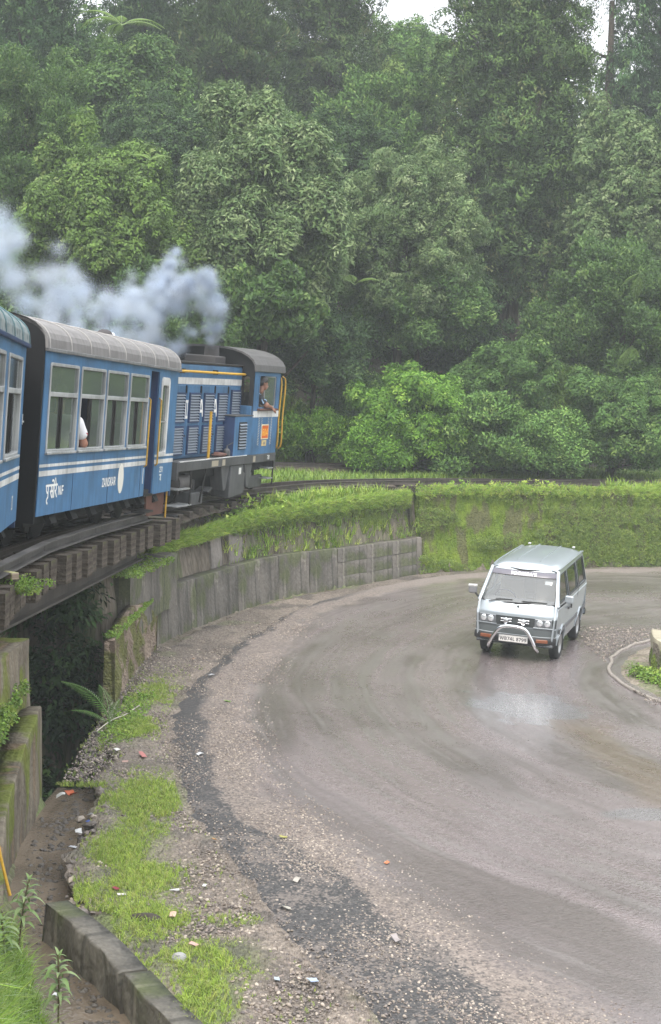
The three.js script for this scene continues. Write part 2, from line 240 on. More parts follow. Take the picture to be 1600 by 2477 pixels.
{
  const NX = 90, pos = [], uvA = [], uvB = [], idxA = [], idxB = [], ds = []; for (let d = 5; d < 33.6; d += d < 15.9 ? 0.1 : 0.14) ds.push(d);
  const split = ds.findIndex((d) => d > 15.95); 
  const RA = roadMaps(-1.95, 6.05, 5, ds[split], 2048), RB = roadMaps(-2.1, 21.9, ds[split], 34, 2048);
  const rows = ds.map((d, j) => {
    const xe = xOf(EDGEPTS, d) + 0.05 * vn(d * 3, 3) + 0.04 * vn(d * 9, 8);
    return Array.from({ length: NX }, (_, i) => { const t = i / (NX - 1), x = xe + 24 * pow(t, 1.9); const e = coarse(CE, x, d); return [x, yroad(d) + 0.03 * sstep(0, 0.12, i ? x - xe : 0) - (i ? 0 : 0.05) + 0.012 * fbm(x * 0.8, d * 0.8, 2) - 0.012 * sstep(0.3, 0, e), d]; });
  });
  const strip = (a, b, x0, x1, d0, d1) => { const g = new THREE.BufferGeometry(), p = [], uv = [], id = []; for (let j = a; j <= b; j++) for (const [x, y, d] of rows[j]) { p.push(x, y, -d); uv.push((x - x0) / (x1 - x0), (d - d0) / (d1 - d0)); } for (let j = 0; j < b - a; j++) for (let i = 0; i < NX - 1; i++) { const q = j * NX + i, w = q + NX; id.push(q, q + 1, w, q + 1, w + 1, w); } g.setAttribute('position', new THREE.Float32BufferAttribute(p, 3)); g.setAttribute('uv', new THREE.Float32BufferAttribute(uv, 2)); g.setIndex(id); const nn = new Float32Array(p.length); for (let q = 0; q < p.length; q += 3) { const sl = (yroad(-p[q + 2] + 0.3) - yroad(-p[q + 2] - 0.3)) / 0.6; nn[q + 1] = 1; nn[q + 2] = sl; } g.setAttribute('normal', new THREE.BufferAttribute(nn, 3)); return g; };
  RA.bumpMap.repeat.set(8, 11); RB.bumpMap.repeat.set(24, 18);
  struct('road', strip(0, split, -1.95, 6.05, 5, ds[split]), RA);
  struct('road', strip(split, ds.length - 1, -2.1, 21.9, ds[split], 34), RB);
}
// dirt verge between drain, walls and road
{
  const L = smoothed([[0.5, 5.2], [-0.2, 6.4], [-0.62, 7.4], [-1.05, 8.3], [-1.62, 9.35], [-1.98, 10.4], [-2.08, 11.6], [-2.12, 12.6], [-2.2, 13.3], [-2.32, 14.5], [-2.46, 16.4], [-2.62, 18.7], [-2.5, 20.8], [-1.85, 23.1], [-0.9, 25.2], [0.42, 26.8], [2.1, 28.8], [4.05, 29.95], [6.1, 30.8], [8, 31.4], [14, 32.9]], 220);
  const pos = [], uv = [], idx = [], NX = 16; let rows = 0;
  for (let d = 5.3; d < 32.8; d += 0.12, rows++) { const a = xOf(L, d) + 0.07 * vn(d * 2.7, 1) + 0.05 * vn(d * 7.3, 5) + 0.03 * vn(d * 15, 9) + (d > 13 && d < 17 ? 0.1 * vn(d * 1.9, 77) : 0), b = xOf(EDGEPTS, d) + 0.16; for (let i = 0; i < NX; i++) { const x = lerp(a, max(b, a + 0.1), i / (NX - 1)); pos.push(x, yroad(d) + 0.012 + (i < 2 ? -0.06 * (1 - i * 0.7) : 0) + 0.035 * fbm(x * 3, d * 3, 3) * sstep(0, 0.2, b - x), -d); uv.push((x + 4) / 12, (d - 5) / 28); } }
  for (let j = 0; j < rows - 1; j++) for (let i = 0; i < NX - 1; i++) { const q = j * NX + i, w = q + NX; idx.push(q, q + 1, w, q + 1, w + 1, w); }
  const g = new THREE.BufferGeometry(); g.setAttribute('position', new THREE.Float32BufferAttribute(pos, 3)); g.setAttribute('uv', new THREE.Float32BufferAttribute(uv, 2)); g.setIndex(idx); g.computeVertexNormals();
  const m = tex(1536, 2048, (u, v) => {
    const x = u * 12 - 4, d = v * 28 + 5, n = fbm(x * 1.4, d * 1.4, 4), f = vn(x * 60, d * 60), q = vn(x * 24 + 4, d * 24);
    let c = mix3([0.115, 0.094, 0.076], [0.2, 0.165, 0.135], clamp(0.5 + n + 0.4 * q)); c = mix3(c, [0.085, 0.115, 0.03], grassAt(x, d) * 0.85);
    c = mix3(c, [0.055, 0.048, 0.042], sstep(0.15, 0.4, fbm(x * 2.6 + 20, d * 2.6, 3)) * 0.6); const k = 1 + 0.45 * f; return [c[0] * k, c[1] * k, c[2] * k];
  }, { clampEdge: true });
  struct('verge', g, mat(1, 1, 1, 0.72, { map: m, ...bump(T.fine, 0.03, 14) }));
}
function grassAt(x, d) { // where grass grows on the verge
  const n = fbm(x * 2.1 + 3, d * 2.1, 3), q = 0.35 * n;
  const b = (cx, cd, rx, rd) => sstep(1.6, 0.25, hypot((x - cx) / rx, (d - cd) / rd) + q * 1.9);
  return max(b(-1.72, 12.65, 0.42, 0.75), b(-1.6, 11.1, 0.32, 0.75), b(-1.45, 10.2, 0.36, 0.6), b(-1.25, 9.4, 0.38, 0.5), b(-0.82, 8.75, 0.34, 0.4), b(-0.66, 8.05, 0.18, 0.45), b(-2.15, 15.2, 0.25, 0.6) * 0.8, b(-2.2, 17.2, 0.3, 1) * 0.5, 0.4 * sstep(0.2, 0.42, n));
}
// ---------------------------------------------------------------- walls
// a wall along a path [x, d, base, top]; the visible face is on the right of the walk, rough by amp
function wallGeo(path, thick, amp, batter = 0.06, step = 0.12, seed = 0, rowsN = 9, drop = 0.12) {
  const c = new THREE.CatmullRomCurve3(path.map(([x, d, b]) => P(x, b, d)), false, 'centripetal'), tops = path.map((p) => p[3] - p[2]), n = max(2, Math.round(c.getLength() / step));
  const prof = [], pos = [], uv = [], idx = []; let s = 0, prev = null;
  for (let i = 0; i <= n; i++) {
    const t = i / n, p = c.getPointAt(t), g = c.getTangentAt(t), k = c.getUtoTmapping(t) * (path.length - 1), a = min(floor(k), path.length - 2), h = lerp(tops[a], tops[a + 1], k - a), nx = -g.z, nz = g.x, l = hypot(nx, nz);
    if (prev) s += p.distanceTo(prev); prev = p.clone();
    const out = [nx / l, nz / l], ring = [];
    for (let j = 0; j <= rowsN; j++) { const f = j / rowsN, q = amp * (fbm(s * 1.6 + seed, f * h * 1.6 + seed, 4) + 0.4 * vn(s * 7 + seed, f * h * 7)), o = -batter * f * h + q; ring.push([p.x + out[0] * o, p.y - drop + f * (h + drop) + (j === rowsN ? amp * 0.5 * vn(s * 2.2, seed + 5) : 0), p.z + out[1] * o, s, f * h]); }
    const tp = ring[rowsN]; for (const q of [0.06, 1]) { const o = -batter * h - thick * q; ring.push([p.x + out[0] * o, tp[1] + (q === 1 ? 0 : 0.012), p.z + out[1] * o, s, h + thick * q]); }
    const bo = -batter * h - thick; ring.push([p.x + out[0] * bo, p.y - drop, p.z + out[1] * bo, s, h * 2 + thick]);
    prof.push(ring);
  }
  const m = prof[0].length; for (const r of prof) for (const v of r) { pos.push(v[0], v[1], v[2]); uv.push(v[3] / 2.4, v[4] / 2.4); }
  for (let i = 0; i < n; i++) for (let j = 0; j < m - 1; j++) { const a = i * m + j, b = a + m; idx.push(a, b, a + 1, b, b + 1, a + 1); }
  const body = new THREE.BufferGeometry(); body.setAttribute('position', new THREE.Float32BufferAttribute(pos, 3)); body.setAttribute('uv', new THREE.Float32BufferAttribute(uv, 2)); body.setIndex(idx); body.computeVertexNormals();
  const caps = [0, n].map((e) => { const r = prof[e], q = [], u = []; for (let j = 1; j < m - 1; j++) for (const k of e ? [0, j + 1, j] : [0, j, j + 1]) { q.push(r[k][0], r[k][1], r[k][2]); u.push((r[k][0] + r[k][2]) / 2.4, r[k][1] / 2.4); } const g = new THREE.BufferGeometry(); g.setAttribute('position', new THREE.Float32BufferAttribute(q, 3)); g.setAttribute('uv', new THREE.Float32BufferAttribute(u, 2)); g.computeVertexNormals(); return g; });
  return merge(body, ...caps);
}
const cutPath = (path, t0, t1, n = 4) => { const c = new THREE.CatmullRomCurve3(path.map(([x, d, b]) => P(x, b, d)), false, 'centripetal'), o = []; for (let i = 0; i <= n; i++) { const u = lerp(t0, t1, i / n), p = c.getPointAt(u), k = c.getUtoTmapping(u) * (path.length - 1), a = min(floor(k), path.length - 2); o.push([p.x, -p.z, p.y, p.y + lerp(path[a][3] - path[a][2], path[a + 1][3] - path[a + 1][2], k - a)]); } return o; };
const BASE = [[-2.66, 20.6, 0.25, 1.05], [-2.4, 21.8, 0.3, 1.09], [-1.92, 23.1, 0.36, 1.16], [-1.0, 25.15, 0.45, 1.26], [0.33, 26.85, 0.53, 1.33], [1.95, 28.75, 0.63, 1.43]];
{ // low concrete breast wall in cast panels with recessed joints
  const t = thing('breast_wall', 'low grey concrete breast wall of cast panels along the outside of the bend', 'wall');
  const cuts = [0, 0.2, 0.37, 0.53, 0.63, 0.72, 0.82, 0.91, 1];
  for (let i = 0; i < cuts.length - 1; i++) {
    const p = cutPath(BASE, cuts[i] + 0.0003, cuts[i + 1] - 0.0003);
    if (i < 5) mesh('concrete_panel', wallGeo(p, 0.34, 0.016, 0.1, 0.1, i * 13.7, 8), i % 3 === 1 ? M.concrete2 : M.concrete, t);
    else for (let k = 0; k < 3; k++) mesh('concrete_panel', wallGeo(p.map(([x, d, b, tp]) => [x - 0.014 * k - 0.006 * (k % 2), d + 0.02 * k, lerp(b - 0.05, tp, k / 3), lerp(b - 0.05, tp, (k + 1) / 3) - 0.012]), 0.3, 0.012, 0.08, 0.1, i * 13.7 + k * 5, 3, 0), (i + k) % 3 === 1 ? M.concrete2 : M.concrete, t);
  }
  mesh('end_post', wallGeo([[1.96, 28.76, 0.63, 1.44], [2.06, 28.87, 0.63, 1.44]], 0.3, 0.02, 0.08), mat(0.19, 0.17, 0.145, 0.85, { map: T.grime, ...bump(T.fine, 0.01) }), t);
}
{ // upper wall of mossy stone, taller past the end of the concrete
  const U = BASE.map(([x, d, b, t], i) => { const k = [[-0.42, 0.3], [-0.4, 0.24], [-0.34, 0.26], [-0.3, 0.3], [-0.24, 0.3], [-0.12, 0.28]][i]; return [x + k[0], d + k[1], b + 0.2, wallTop(x, d)]; });
  const t = thing('mossy_upper_wall', 'moss covered stone wall stepping back above the concrete panels, below the track', 'wall');
  mesh('wall_face', wallGeo(U, 0.35, 0.1, 0.1, 0.09, 40, 12), M.moss, t);
  for (const [a, b, y0] of [[0.3, 0.345, 0.55], [0.375, 0.43, 0.5]]) mesh('bare_render_patch', wallGeo(cutPath(U, a, b, 3).map(([x, d, bb, tp]) => [x + 0.075, d - 0.06, bb + y0, tp - 0.05]), 0.1, 0.03, 0.1, 0.06, 9, 5), mat(0.24, 0.215, 0.19, 0.85, { map: T.grime, ...bump(T.fine, 0.02) }), t);
  const F = [[2.05, 29.0, 0.62, 2.42], [4, 30.12, 0.68, 2.5], [6.1, 31.02, 0.72, 2.52], [8, 31.6, 0.76, 2.56], [14, 33.1, 0.86, 2.6], [24, 36, 1, 2.7]];
  const f = thing('mossy_bank_wall', 'tall green moss and weed covered wall behind the van, up to the grass verge', 'wall');
  mesh('wall_face', wallGeo(F, 0.5, 0.1, 0.12, 0.1, 70, 14), mat(1, 1, 1, 0.95, { specularIntensity: 0.2, map: tex(1024, 512, (u, v) => { const n = fbm(u * 8, v * 4, 5, 8, 4), m = fbm(u * 20, v * 10, 4, 20, 10), f = fbm(u * 110, v * 60, 2, 110, 60); let c = mix3([0.1, 0.16, 0.025], [0.17, 0.235, 0.035], clamp(0.5 + m)); c = mix3(c, [0.12, 0.1, 0.07], sstep(0.12, 0.35, n) * 0.7); const k = 1 + 0.5 * f; return [c[0] * k, c[1] * k, c[2] * k]; }), ...bump(T.fine, 0.04, 2) }), f);
}
const wingM = mat(0.95, 0.86, 0.78, 0.9, { specularIntensity: 0.3, map: tex(512, 512, (u, v) => { const n = fbm(u * 6, v * 6, 5, 6), st = fbm(u * 22, v * 3, 4, 22, 3), f = fbm(u * 70, v * 70, 2, 70); let c = mix3([0.3, 0.26, 0.225], [0.16, 0.135, 0.11], clamp(0.5 + n + st)); c = mix3(c, [0.12, 0.155, 0.035], sstep(0.05, 0.3, n + 0.3 * fbm(u * 14, v * 14, 3, 14)) * 0.7); const k = 1 + 0.35 * f; return [c[0] * k, c[1] * k, c[2] * k]; }), ...bump(T.fine, 0.04, 2) });
{ // wing wall that turns from the breast wall to the gully
  const t = thing('far_wing_wall', 'rough mossy end wall sloping down beside the gully, next to the concrete panels', 'wall');
  mesh('wall_face', wallGeo([[-2.68, 16.6, 0.0, 1.06], [-2.74, 17.6, 0.0, 1.1], [-2.77, 18.8, 0.05, 1.12], [-2.74, 20.55, 0.2, 1.12]].map(([x, d, b, tp]) => [x + 0.1, d, b - 0.1, tp]), 0.14, 0.09, 0.06, 0.07, 5, 14), wingM, t);
}
{ // the far abutment: ledge, dark ballast block and the return under the sleepers
  const t = thing('far_abutment', 'stained concrete bridge abutment beyond the gully with stepped ledge', 'abutment');
  mesh('ledge', wallGeo([[-2.82, 18.9, 0.5, 1.58], [-2.66, 20.2, 0.9, 1.62], [-2.44, 21.4, 0.95, 1.66]], 1.9, 0.03, 0.02, 0.1, 21, 6), M.concrete, t);
  mesh('ballast_block', wallGeo([[-3.12, 20.4, 1.5, 2.14], [-2.84, 21.5, 1.5, 2.18], [-2.62, 22.2, 1.5, 2.2]], 1.5, 0.04, 0.03, 0.1, 33, 6), mat(0.55, 0.5, 0.46, 0.85, { map: T.moss, ...bump(T.fine, 0.03) }), t);
  mesh('breast_face', bx(3.4, 3.0, 0.4, -4.75, 0.0, -20.2, 0, 0, -0.14), mat(0.4, 0.35, 0.3, 0.95, { map: T.moss, ...bump(T.fine, 0.03) }), t);
}
{ // near abutment and wing wall
  const t = thing('near_abutment', 'weathered concrete abutment pier under the near end of the bridge with flat top', 'abutment');
  const g = new THREE.BoxGeometry(2.6, 3.2, 2.2, 30, 36, 26), p = g.attributes.position; for (let i = 0; i < p.count; i++) { const x = p.getX(i), y = p.getY(i), z = p.getZ(i), q = 0.018 * n3(x * 2.2, y * 2.2, z * 2.2) + 0.01 * n3(x * 8, y * 8, z * 8); p.setXYZ(i, x * (1 + q) + (x > 0 ? -0.05 * (y + 1.6) : 0), y + (y > 1.5 ? q : 0), z * (1 + q)); } g.computeVertexNormals();
  mesh('pier', put(tri(g, 1 / 2.4), -4.09, 0.06, -11.9), M.abut, t);
  const w = thing('near_wing_wall', 'grey concrete wing wall with yellow green moss streaks, sloping beside the drain', 'wall');
  mesh('wall_face', wallGeo([[-2.14, 9.0, -0.1, 0.45], [-2.44, 10.2, -0.1, 0.6], [-2.6, 11.3, -0.1, 0.76], [-2.67, 12.35, -0.1, 0.96], [-2.72, 12.95, -0.9, 1.0]].map(([x, d, b, tp]) => [x, d, b, tp]), 0.24, 0.014, 0.03, 0.12, 51, 10), M.abut, w);
  const y = thing('yellow_pipe', 'thin yellow pipe leaning against the wing wall beside the drain', 'pipe'); mesh('pipe', tube([[-2.37, 0.95, -9.5], [-2.3, 0.7, -9.45], [-2.21, 0.42, -9.4]], 0.012, 10, 6), M.yellow, y);
}
{ // kerb of the drain in two cast lengths
  const k = [[-0.5, 7.2, 0.0, 0.3], [-0.84, 7.78, 0.0, 0.31], [-1.2, 8.36, 0, 0.31]], k2 = [[-1.22, 8.39, 0, 0.32], [-1.56, 8.93, 0, 0.32], [-1.96, 9.48, 0, 0.33]];
  // the face looks left, so the walk goes away from the camera reversed
  const one = (p, label, s) => { const t = thing('drain_kerb', label, 'kerb', 'kerb lengths beside the drain'); mesh('kerb_block', wallGeo([...p].reverse().map(([x, d, b, tp]) => [x - 0.03, d, b - 0.05, tp]), 0.19, 0.05, 0.04, 0.05, s, 6), mat(0.62, 0.6, 0.55, 0.85, { map: T.concrete, ...bump(T.fine, 0.02) }), t); };
  one(k, 'near length of low concrete kerb beside the drain, with broken corner', 12); one(k2, 'farther length of low concrete kerb where the drain bends', 19);
}
{ // drain water
  const pos = [], uv = [], idx = []; DRAIN.forEach(([x, d], i) => { const a = DRAIN[max(0, i - 1)], b = DRAIN[min(DRAIN.length - 1, i + 1)], tx = b[0] - a[0], td = b[1] - a[1], l = hypot(tx, td), nx = td / l, nd = -tx / l; for (const s of [-0.34, 0, 0.34]) { pos.push(x + nx * s, 0.06 + (s ? 0 : -0.006), -(d + nd * s)); uv.push(s, i * 0.1); } if (i) { const q = i * 3; for (const k of [0, 1]) idx.push(q - 3 + k, q - 2 + k, q + k, q - 2 + k, q + 1 + k, q + k); } });
  const g = new THREE.BufferGeometry(); g.setAttribute('position', new THREE.Float32BufferAttribute(pos, 3)); g.setAttribute('uv', new THREE.Float32BufferAttribute(uv, 2)); g.setIndex(idx.slice()); g.computeVertexNormals();
  const nn = g.attributes.normal; if (nn.getY(4) < 0) { for (let i = 0; i < idx.length; i += 3) { const q = idx[i]; idx[i] = idx[i + 1]; idx[i + 1] = q; } g.setIndex(idx); g.computeVertexNormals(); }
  struct('drain_water', g, mat(0.17, 0.135, 0.1, 0.14, { map: T.grime, bumpMap: T.fine, bumpScale: 0.004 }));
}
// ---------------------------------------------------------------- track and bridge
const trackAtD = (d) => { let lo = 0, hi = 1; for (let i = 0; i < 40; i++) { const m = (lo + hi) / 2; if (-trackCurve.getPointAt(m).z < d) lo = m; else hi = m; } const p = trackCurve.getPointAt(lo), t = trackCurve.getTangentAt(lo).setY(0).normalize(); return { p, t, right: new V3(-t.z, 0, t.x), u: lo }; };
function railGeo(curve, off, u0, u1, n, h = 0.1, dy = 0) {
  const prof = [[-0.045, -h], [-0.045, -h + 0.012], [-0.008, -h + 0.022], [-0.008, -0.03], [-0.025, -0.02], [-0.025, -0.004], [-0.018, 0], [0.018, 0], [0.025, -0.004], [0.025, -0.02], [0.008, -0.03], [0.008, -h + 0.022], [0.045, -h + 0.012], [0.045, -h]], pos = [], uv = [], idx = [], m = prof.length;
  for (let i = 0; i <= n; i++) { const u = lerp(u0, u1, i / n), p = curve.getPointAt(u), t = curve.getTangentAt(u).setY(0).normalize(), r = new V3(-t.z, 0, t.x); for (const [a, b] of prof) { pos.push(p.x + r.x * (off + a), p.y + b + dy, p.z + r.z * (off + a)); uv.push(i * 0.2, a + b); } }
  for (let i = 0; i < n; i++) for (let j = 0; j < m; j++) { const a = i * m + j, b = i * m + (j + 1) % m, c = a + m, d = b + m; idx.push(a, c, b, b, c, d); }
  const g = new THREE.BufferGeometry(); g.setAttribute('position', new THREE.Float32BufferAttribute(pos, 3)); g.setAttribute('uv', new THREE.Float32BufferAttribute(uv, 2)); g.setIndex(idx); g.computeVertexNormals(); return toFlat(g);
}
function toFlat(g) { g = g.toNonIndexed(); g.computeVertexNormals(); return g; }
const railMat = mat(0.12, 0.1, 0.09, 0.38, { metalness: 0.5, map: T.grime });
{
  const t = thing('railway_track', 'narrow gauge railway track curving round the outside of the road bend', 'railway track');
  for (const s of [-0.305, 0.305]) mesh('rail', railGeo(trackCurve, s, 0.06, 0.96, 260), railMat, t);
  const r = rng(3), gs = [0, 1, 2].map((i) => bx(1.5, 0.11, 0.2, 0, 0, 0, 0.012)), u0 = trackAtD(21.2).u, L = trackCurve.getLength();
  for (let u = u0, i = 0; u < 0.72; u += 0.6 / L, i++) { const p = trackCurve.getPointAt(u), g = trackCurve.getTangentAt(u), o = mesh('sleeper', gs[i % 3], M.wood, t); o.position.set(p.x, p.y - 0.155, p.z); o.rotation.y = Math.atan2(-g.x, -g.z) + (r() - 0.5) * 0.06; }
  mesh('bent_guard_rail', tube([[-3.22, 1.98, -18.6], [-3.24, 2.2, -18.75], [-3.22, 2.3, -19.4], [-3.02, 2.31, -20.9], [-2.72, 2.34, -22.1], [-2.55, 2.34, -22.7]], 0.035, 30, 6), railMat, t);
  mesh('rail_tip', tube([[-2.6, 2.365, -22.55], [-2.5, 2.37, -22.8]], 0.04, 4, 8), M.white, t);
  // ballast bed
  const pos = [], uv = [], col = [], idx = []; const n = 300; for (let i = 0; i <= n; i++) { const u = lerp(0.06, 0.96, i / n), p = trackCurve.getPointAt(u), g = trackCurve.getTangentAt(u).setY(0).normalize(), d = -p.z; [-1.1, -0.75, 0, 0.62, 0.78].forEach((o, k) => { const on = d > 12.8 && d < 20.3; pos.push(p.x - g.z * o, p.y - (on ? 0.5 : [0.26, 0.15, 0.13, 0.14, 0.24][k]) + 0.02 * vn(i * 0.9, k * 3), p.z + g.x * o); uv.push(o, i * 0.15); col.push(0.42, 0.4, 0.38); }); }
  for (let i = 0; i < n; i++) { const d = -trackCurve.getPointAt(lerp(0.06, 0.96, (i + 0.5) / n)).z; if (d > 12.7 && d < 20.4) continue; for (let j = 0; j < 4; j++) { const a = i * 5 + j, b = a + 5; idx.push(a, a + 1, b, a + 1, b + 1, b); } }
  const bg = new THREE.BufferGeometry(); bg.setAttribute('position', new THREE.Float32BufferAttribute(pos, 3)); bg.setAttribute('uv', new THREE.Float32BufferAttribute(uv, 2)); bg.setAttribute('color', new THREE.Float32BufferAttribute(col, 3)); bg.setIndex(idx); bg.computeVertexNormals();
  struct('ballast', bg, M.dirt);
  // second track behind the engine
  const c2 = new THREE.CatmullRomCurve3([[-9, 29], [-5, 30.6], [-1.4, 32.2], [1.2, 33.2], [2.4, 33.9], [4.6, 35.4]].map(([x, d]) => P(x, railY(d) + 0.1, d))), t2 = thing('second_track', 'weedy second railway track in the grass behind the engine', 'railway track');
  for (const s of [-0.305, 0.305]) mesh('rail', railGeo(c2, s, 0, 1, 60), railMat, t2);
  const L2 = c2.getLength(); for (let u = 0.3; u < 0.95; u += 0.62 / L2) { const p = c2.getPointAt(u), g = c2.getTangentAt(u), o = mesh('sleeper', gs[1], M.wood, t2); o.position.set(p.x, p.y - 0.15, p.z); o.rotation.y = Math.atan2(-g.x, -g.z); }
  const p2 = [], u2 = [], k2 = [], i2 = []; for (let i = 0; i <= 60; i++) { const p = c2.getPointAt(i / 60), g = c2.getTangentAt(i / 60).setY(0).normalize(); [-1, -0.7, 0.7, 1].forEach((o, k) => { p2.push(p.x - g.z * o, p.y - (k % 3 ? 0.1 : 0.3) + 0.02 * vn(i, k), p.z + g.x * o); u2.push(o, i * 0.2); k2.push(0.7, 0.68, 0.66); }); if (i) for (let j = 0; j < 3; j++) { const a = (i - 1) * 4 + j, b = a + 4; i2.push(a, a + 1, b, a + 1, b + 1, b); } }
  const g2 = new THREE.BufferGeometry(); g2.setAttribute('position', new THREE.Float32BufferAttribute(p2, 3)); g2.setAttribute('uv', new THREE.Float32BufferAttribute(u2, 2)); g2.setAttribute('color', new THREE.Float32BufferAttribute(k2, 3)); g2.setIndex(i2); g2.computeVertexNormals(); struct('ballast', g2, M.dirt);
}
const timberM = mat(1.1, 1.05, 0.98, 0.85, { specularIntensity: 0.4, map: T.wood, ...bump(T.fine, 0.015) });
{ // bridge: girders, heavy cross timbers, a long channel laid along their ends
  const t = thing('railway_bridge', 'short railway bridge of thick dark timbers on girders over the gully', 'bridge'), r = rng(11);
  const tg = [0, 1, 2, 3].map((i) => { const g = new THREE.BoxGeometry(1.86, 0.33, 0.26, 14, 3, 3), p = g.attributes.position; for (let k = 0; k < p.count; k++) { const x = p.getX(k), y = p.getY(k), z = p.getZ(k), q = 0.03 * n3(x * 3 + i * 9, y * 9, z * 9 + i); p.setXYZ(k, x + q * 0.5, y + q * 0.5, z + q); } g.computeVertexNormals(); return tri(g, 1); });
  for (let d = 11.6, i = 0; d < 21.2; d += 0.47, i++) { const { p, t: g } = trackAtD(d), o = mesh('cross_timber', tg[i % 4], timberM, t); o.position.set(p.x + (r() - 0.5) * 0.15, p.y - 0.27 + (r() - 0.5) * 0.035, p.z); o.rotation.set((r() - 0.5) * 0.04, Math.atan2(-g.x, -g.z) + (r() - 0.5) * 0.05, 0); }
  for (const s of [-0.5, 0.5]) { const a = trackAtD(12.0), b = trackAtD(20.2), A = a.p.clone().addScaledVector(a.right, s), B = b.p.clone().addScaledVector(b.right, s), L = A.distanceTo(B); const o = mesh('girder', merge(bx(0.2, 0.025, L, 0, 0.1, 0), bx(0.03, 0.2, L, 0, 0, 0), bx(0.2, 0.025, L, 0, -0.1, 0)), mat(0.07, 0.06, 0.05, 0.7, { map: T.grime }), t); o.position.copy(A).add(B).multiplyScalar(0.5); o.position.y = 1.8; o.lookAt(B.x, 1.8, B.z); }
  const edge = [12.2, 15, 17.4, 19.9].map((d) => { const q = trackAtD(d); return q.p.clone().addScaledVector(q.right, 0.78).add(new V3(0, 0.03, 0)); });
  for (let i = 0; i < 3; i++) { const A = edge[i], B = edge[i + 1], L = A.distanceTo(B) - 0.015, o = mesh('channel_beam', merge(bx(0.03, 0.11, L, 0.04, 0, 0), bx(0.1, 0.016, L, 0, 0.055, 0), bx(0.1, 0.016, L, 0, -0.055, 0)), M.steel, t); o.position.copy(A).add(B).multiplyScalar(0.5); o.lookAt(B); if (i < 2) { const k = mesh('fish_plate', merge(bx(0.02, 0.09, 0.3, 0.062, 0, 0, 0.006), ...[-0.1, -0.035, 0.035, 0.1].map((z) => cyl(0.015, 0.015, 0.03, 0.075, 0, z, 0, 0, PI / 2, 8))), M.darkmetal, t); k.position.copy(B); k.rotation.copy(o.rotation); } }
  const bt = mesh('bed_timber', tri(new RoundedBoxGeometry(0.85, 0.24, 0.3, 2, 0.02)), M.black, t); bt.position.set(-2.92, 2.17, -21.55); bt.rotation.y = -0.16;
  const pk = thing('pale_plank', 'short pale plank lying on the dark bridge timbers below the coach', 'plank'); const pm = mesh('plank', bx(0.09, 0.07, 0.6, 0, 0, 0, 0.01), mat(0.5, 0.47, 0.4, 0.7, { map: T.wood, color: new THREE.Color(5, 4.6, 4) }), pk); pk.position.set(-3.3, 2.3, -13.1); pk.rotation.y = 0.9;
}
// ---------------------------------------------------------------- island on the inside of the bend
{
  const K = [[7.5, 23.6], [5.72, 22.77], [4.84, 21.57], [4.44, 20.34], [4.36, 19.4], [4.62, 18], [5.2, 16.6], [6.4, 15.2]], kc = smoothed(K, 90), pos = [], uv = [], idx = [], cx = 7.2, cd = 19.4;
  kc.forEach(([x, d], i) => { for (let k = 0; k < 8; k++) { const f = k / 7, X = lerp(x, cx, f), D = lerp(d, cd, f); pos.push(X, yroad(D) + 0.034 + (k === 0 ? -0.03 : 0.035 * sstep(0, 0.2, f) + 0.02 * fbm(X * 4, D * 4, 3)), -D); uv.push(X / 2, D / 2); } if (i) for (let k = 0; k < 7; k++) { const a = (i - 1) * 8 + k, b = a + 8; idx.push(a, a + 1, b, a + 1, b + 1, b); } });
  const g = new THREE.BufferGeometry(); g.setAttribute('position', new THREE.Float32BufferAttribute(pos, 3)); g.setAttribute('uv', new THREE.Float32BufferAttribute(uv, 2)); g.setAttribute('color', new THREE.Float32BufferAttribute(new Float32Array(pos.length).fill(1.25), 3)); g.setIndex(idx); g.computeVertexNormals();
  if (g.attributes.normal.getY(100) < 0) { for (let i = 0; i < idx.length; i += 3) [idx[i], idx[i + 1]] = [idx[i + 1], idx[i]]; g.setIndex(idx); g.computeVertexNormals(); }
  struct('gravel_shoulder', g, M.dirt);
  const lipPts = kc.filter((_, i) => i % 2 === 0).map(([x, d], i) => P(x + 0.03 * vn(i * 0.7, 4), yroad(d) + 0.04, d)); struct('shoulder_edge', tri(new THREE.TubeGeometry(new THREE.CatmullRomCurve3(lipPts), 120, 0.032, 6)), mat(0.34, 0.3, 0.26, 0.8, bump(T.fine, 0.02, 4)));
  const p = thing('parapet_wall', 'end of a mossy parapet wall with pale cap on the inside of the bend', 'wall');
  const face = wallGeo([[5.14, 20.8, 0.26, 0.76], [5.0, 20.1, 0.24, 0.75], [5.22, 18.9, 0.2, 0.72], [6.2, 17.3, 0.2, 0.7]], 0.3, 0.05, 0.1, 0.08, 61, 9);
  mesh('wall_face', face, M.moss, p); mesh('cap', wallGeo([[5.18, 20.85, 0.77, 0.84], [5.04, 20.1, 0.76, 0.83], [5.26, 18.88, 0.73, 0.8], [6.2, 17.25, 0.71, 0.78]], 0.4, 0.02, 0, 0.1, 3, 2), mat(0.42, 0.38, 0.27, 0.8, { map: T.grime }), p);
}
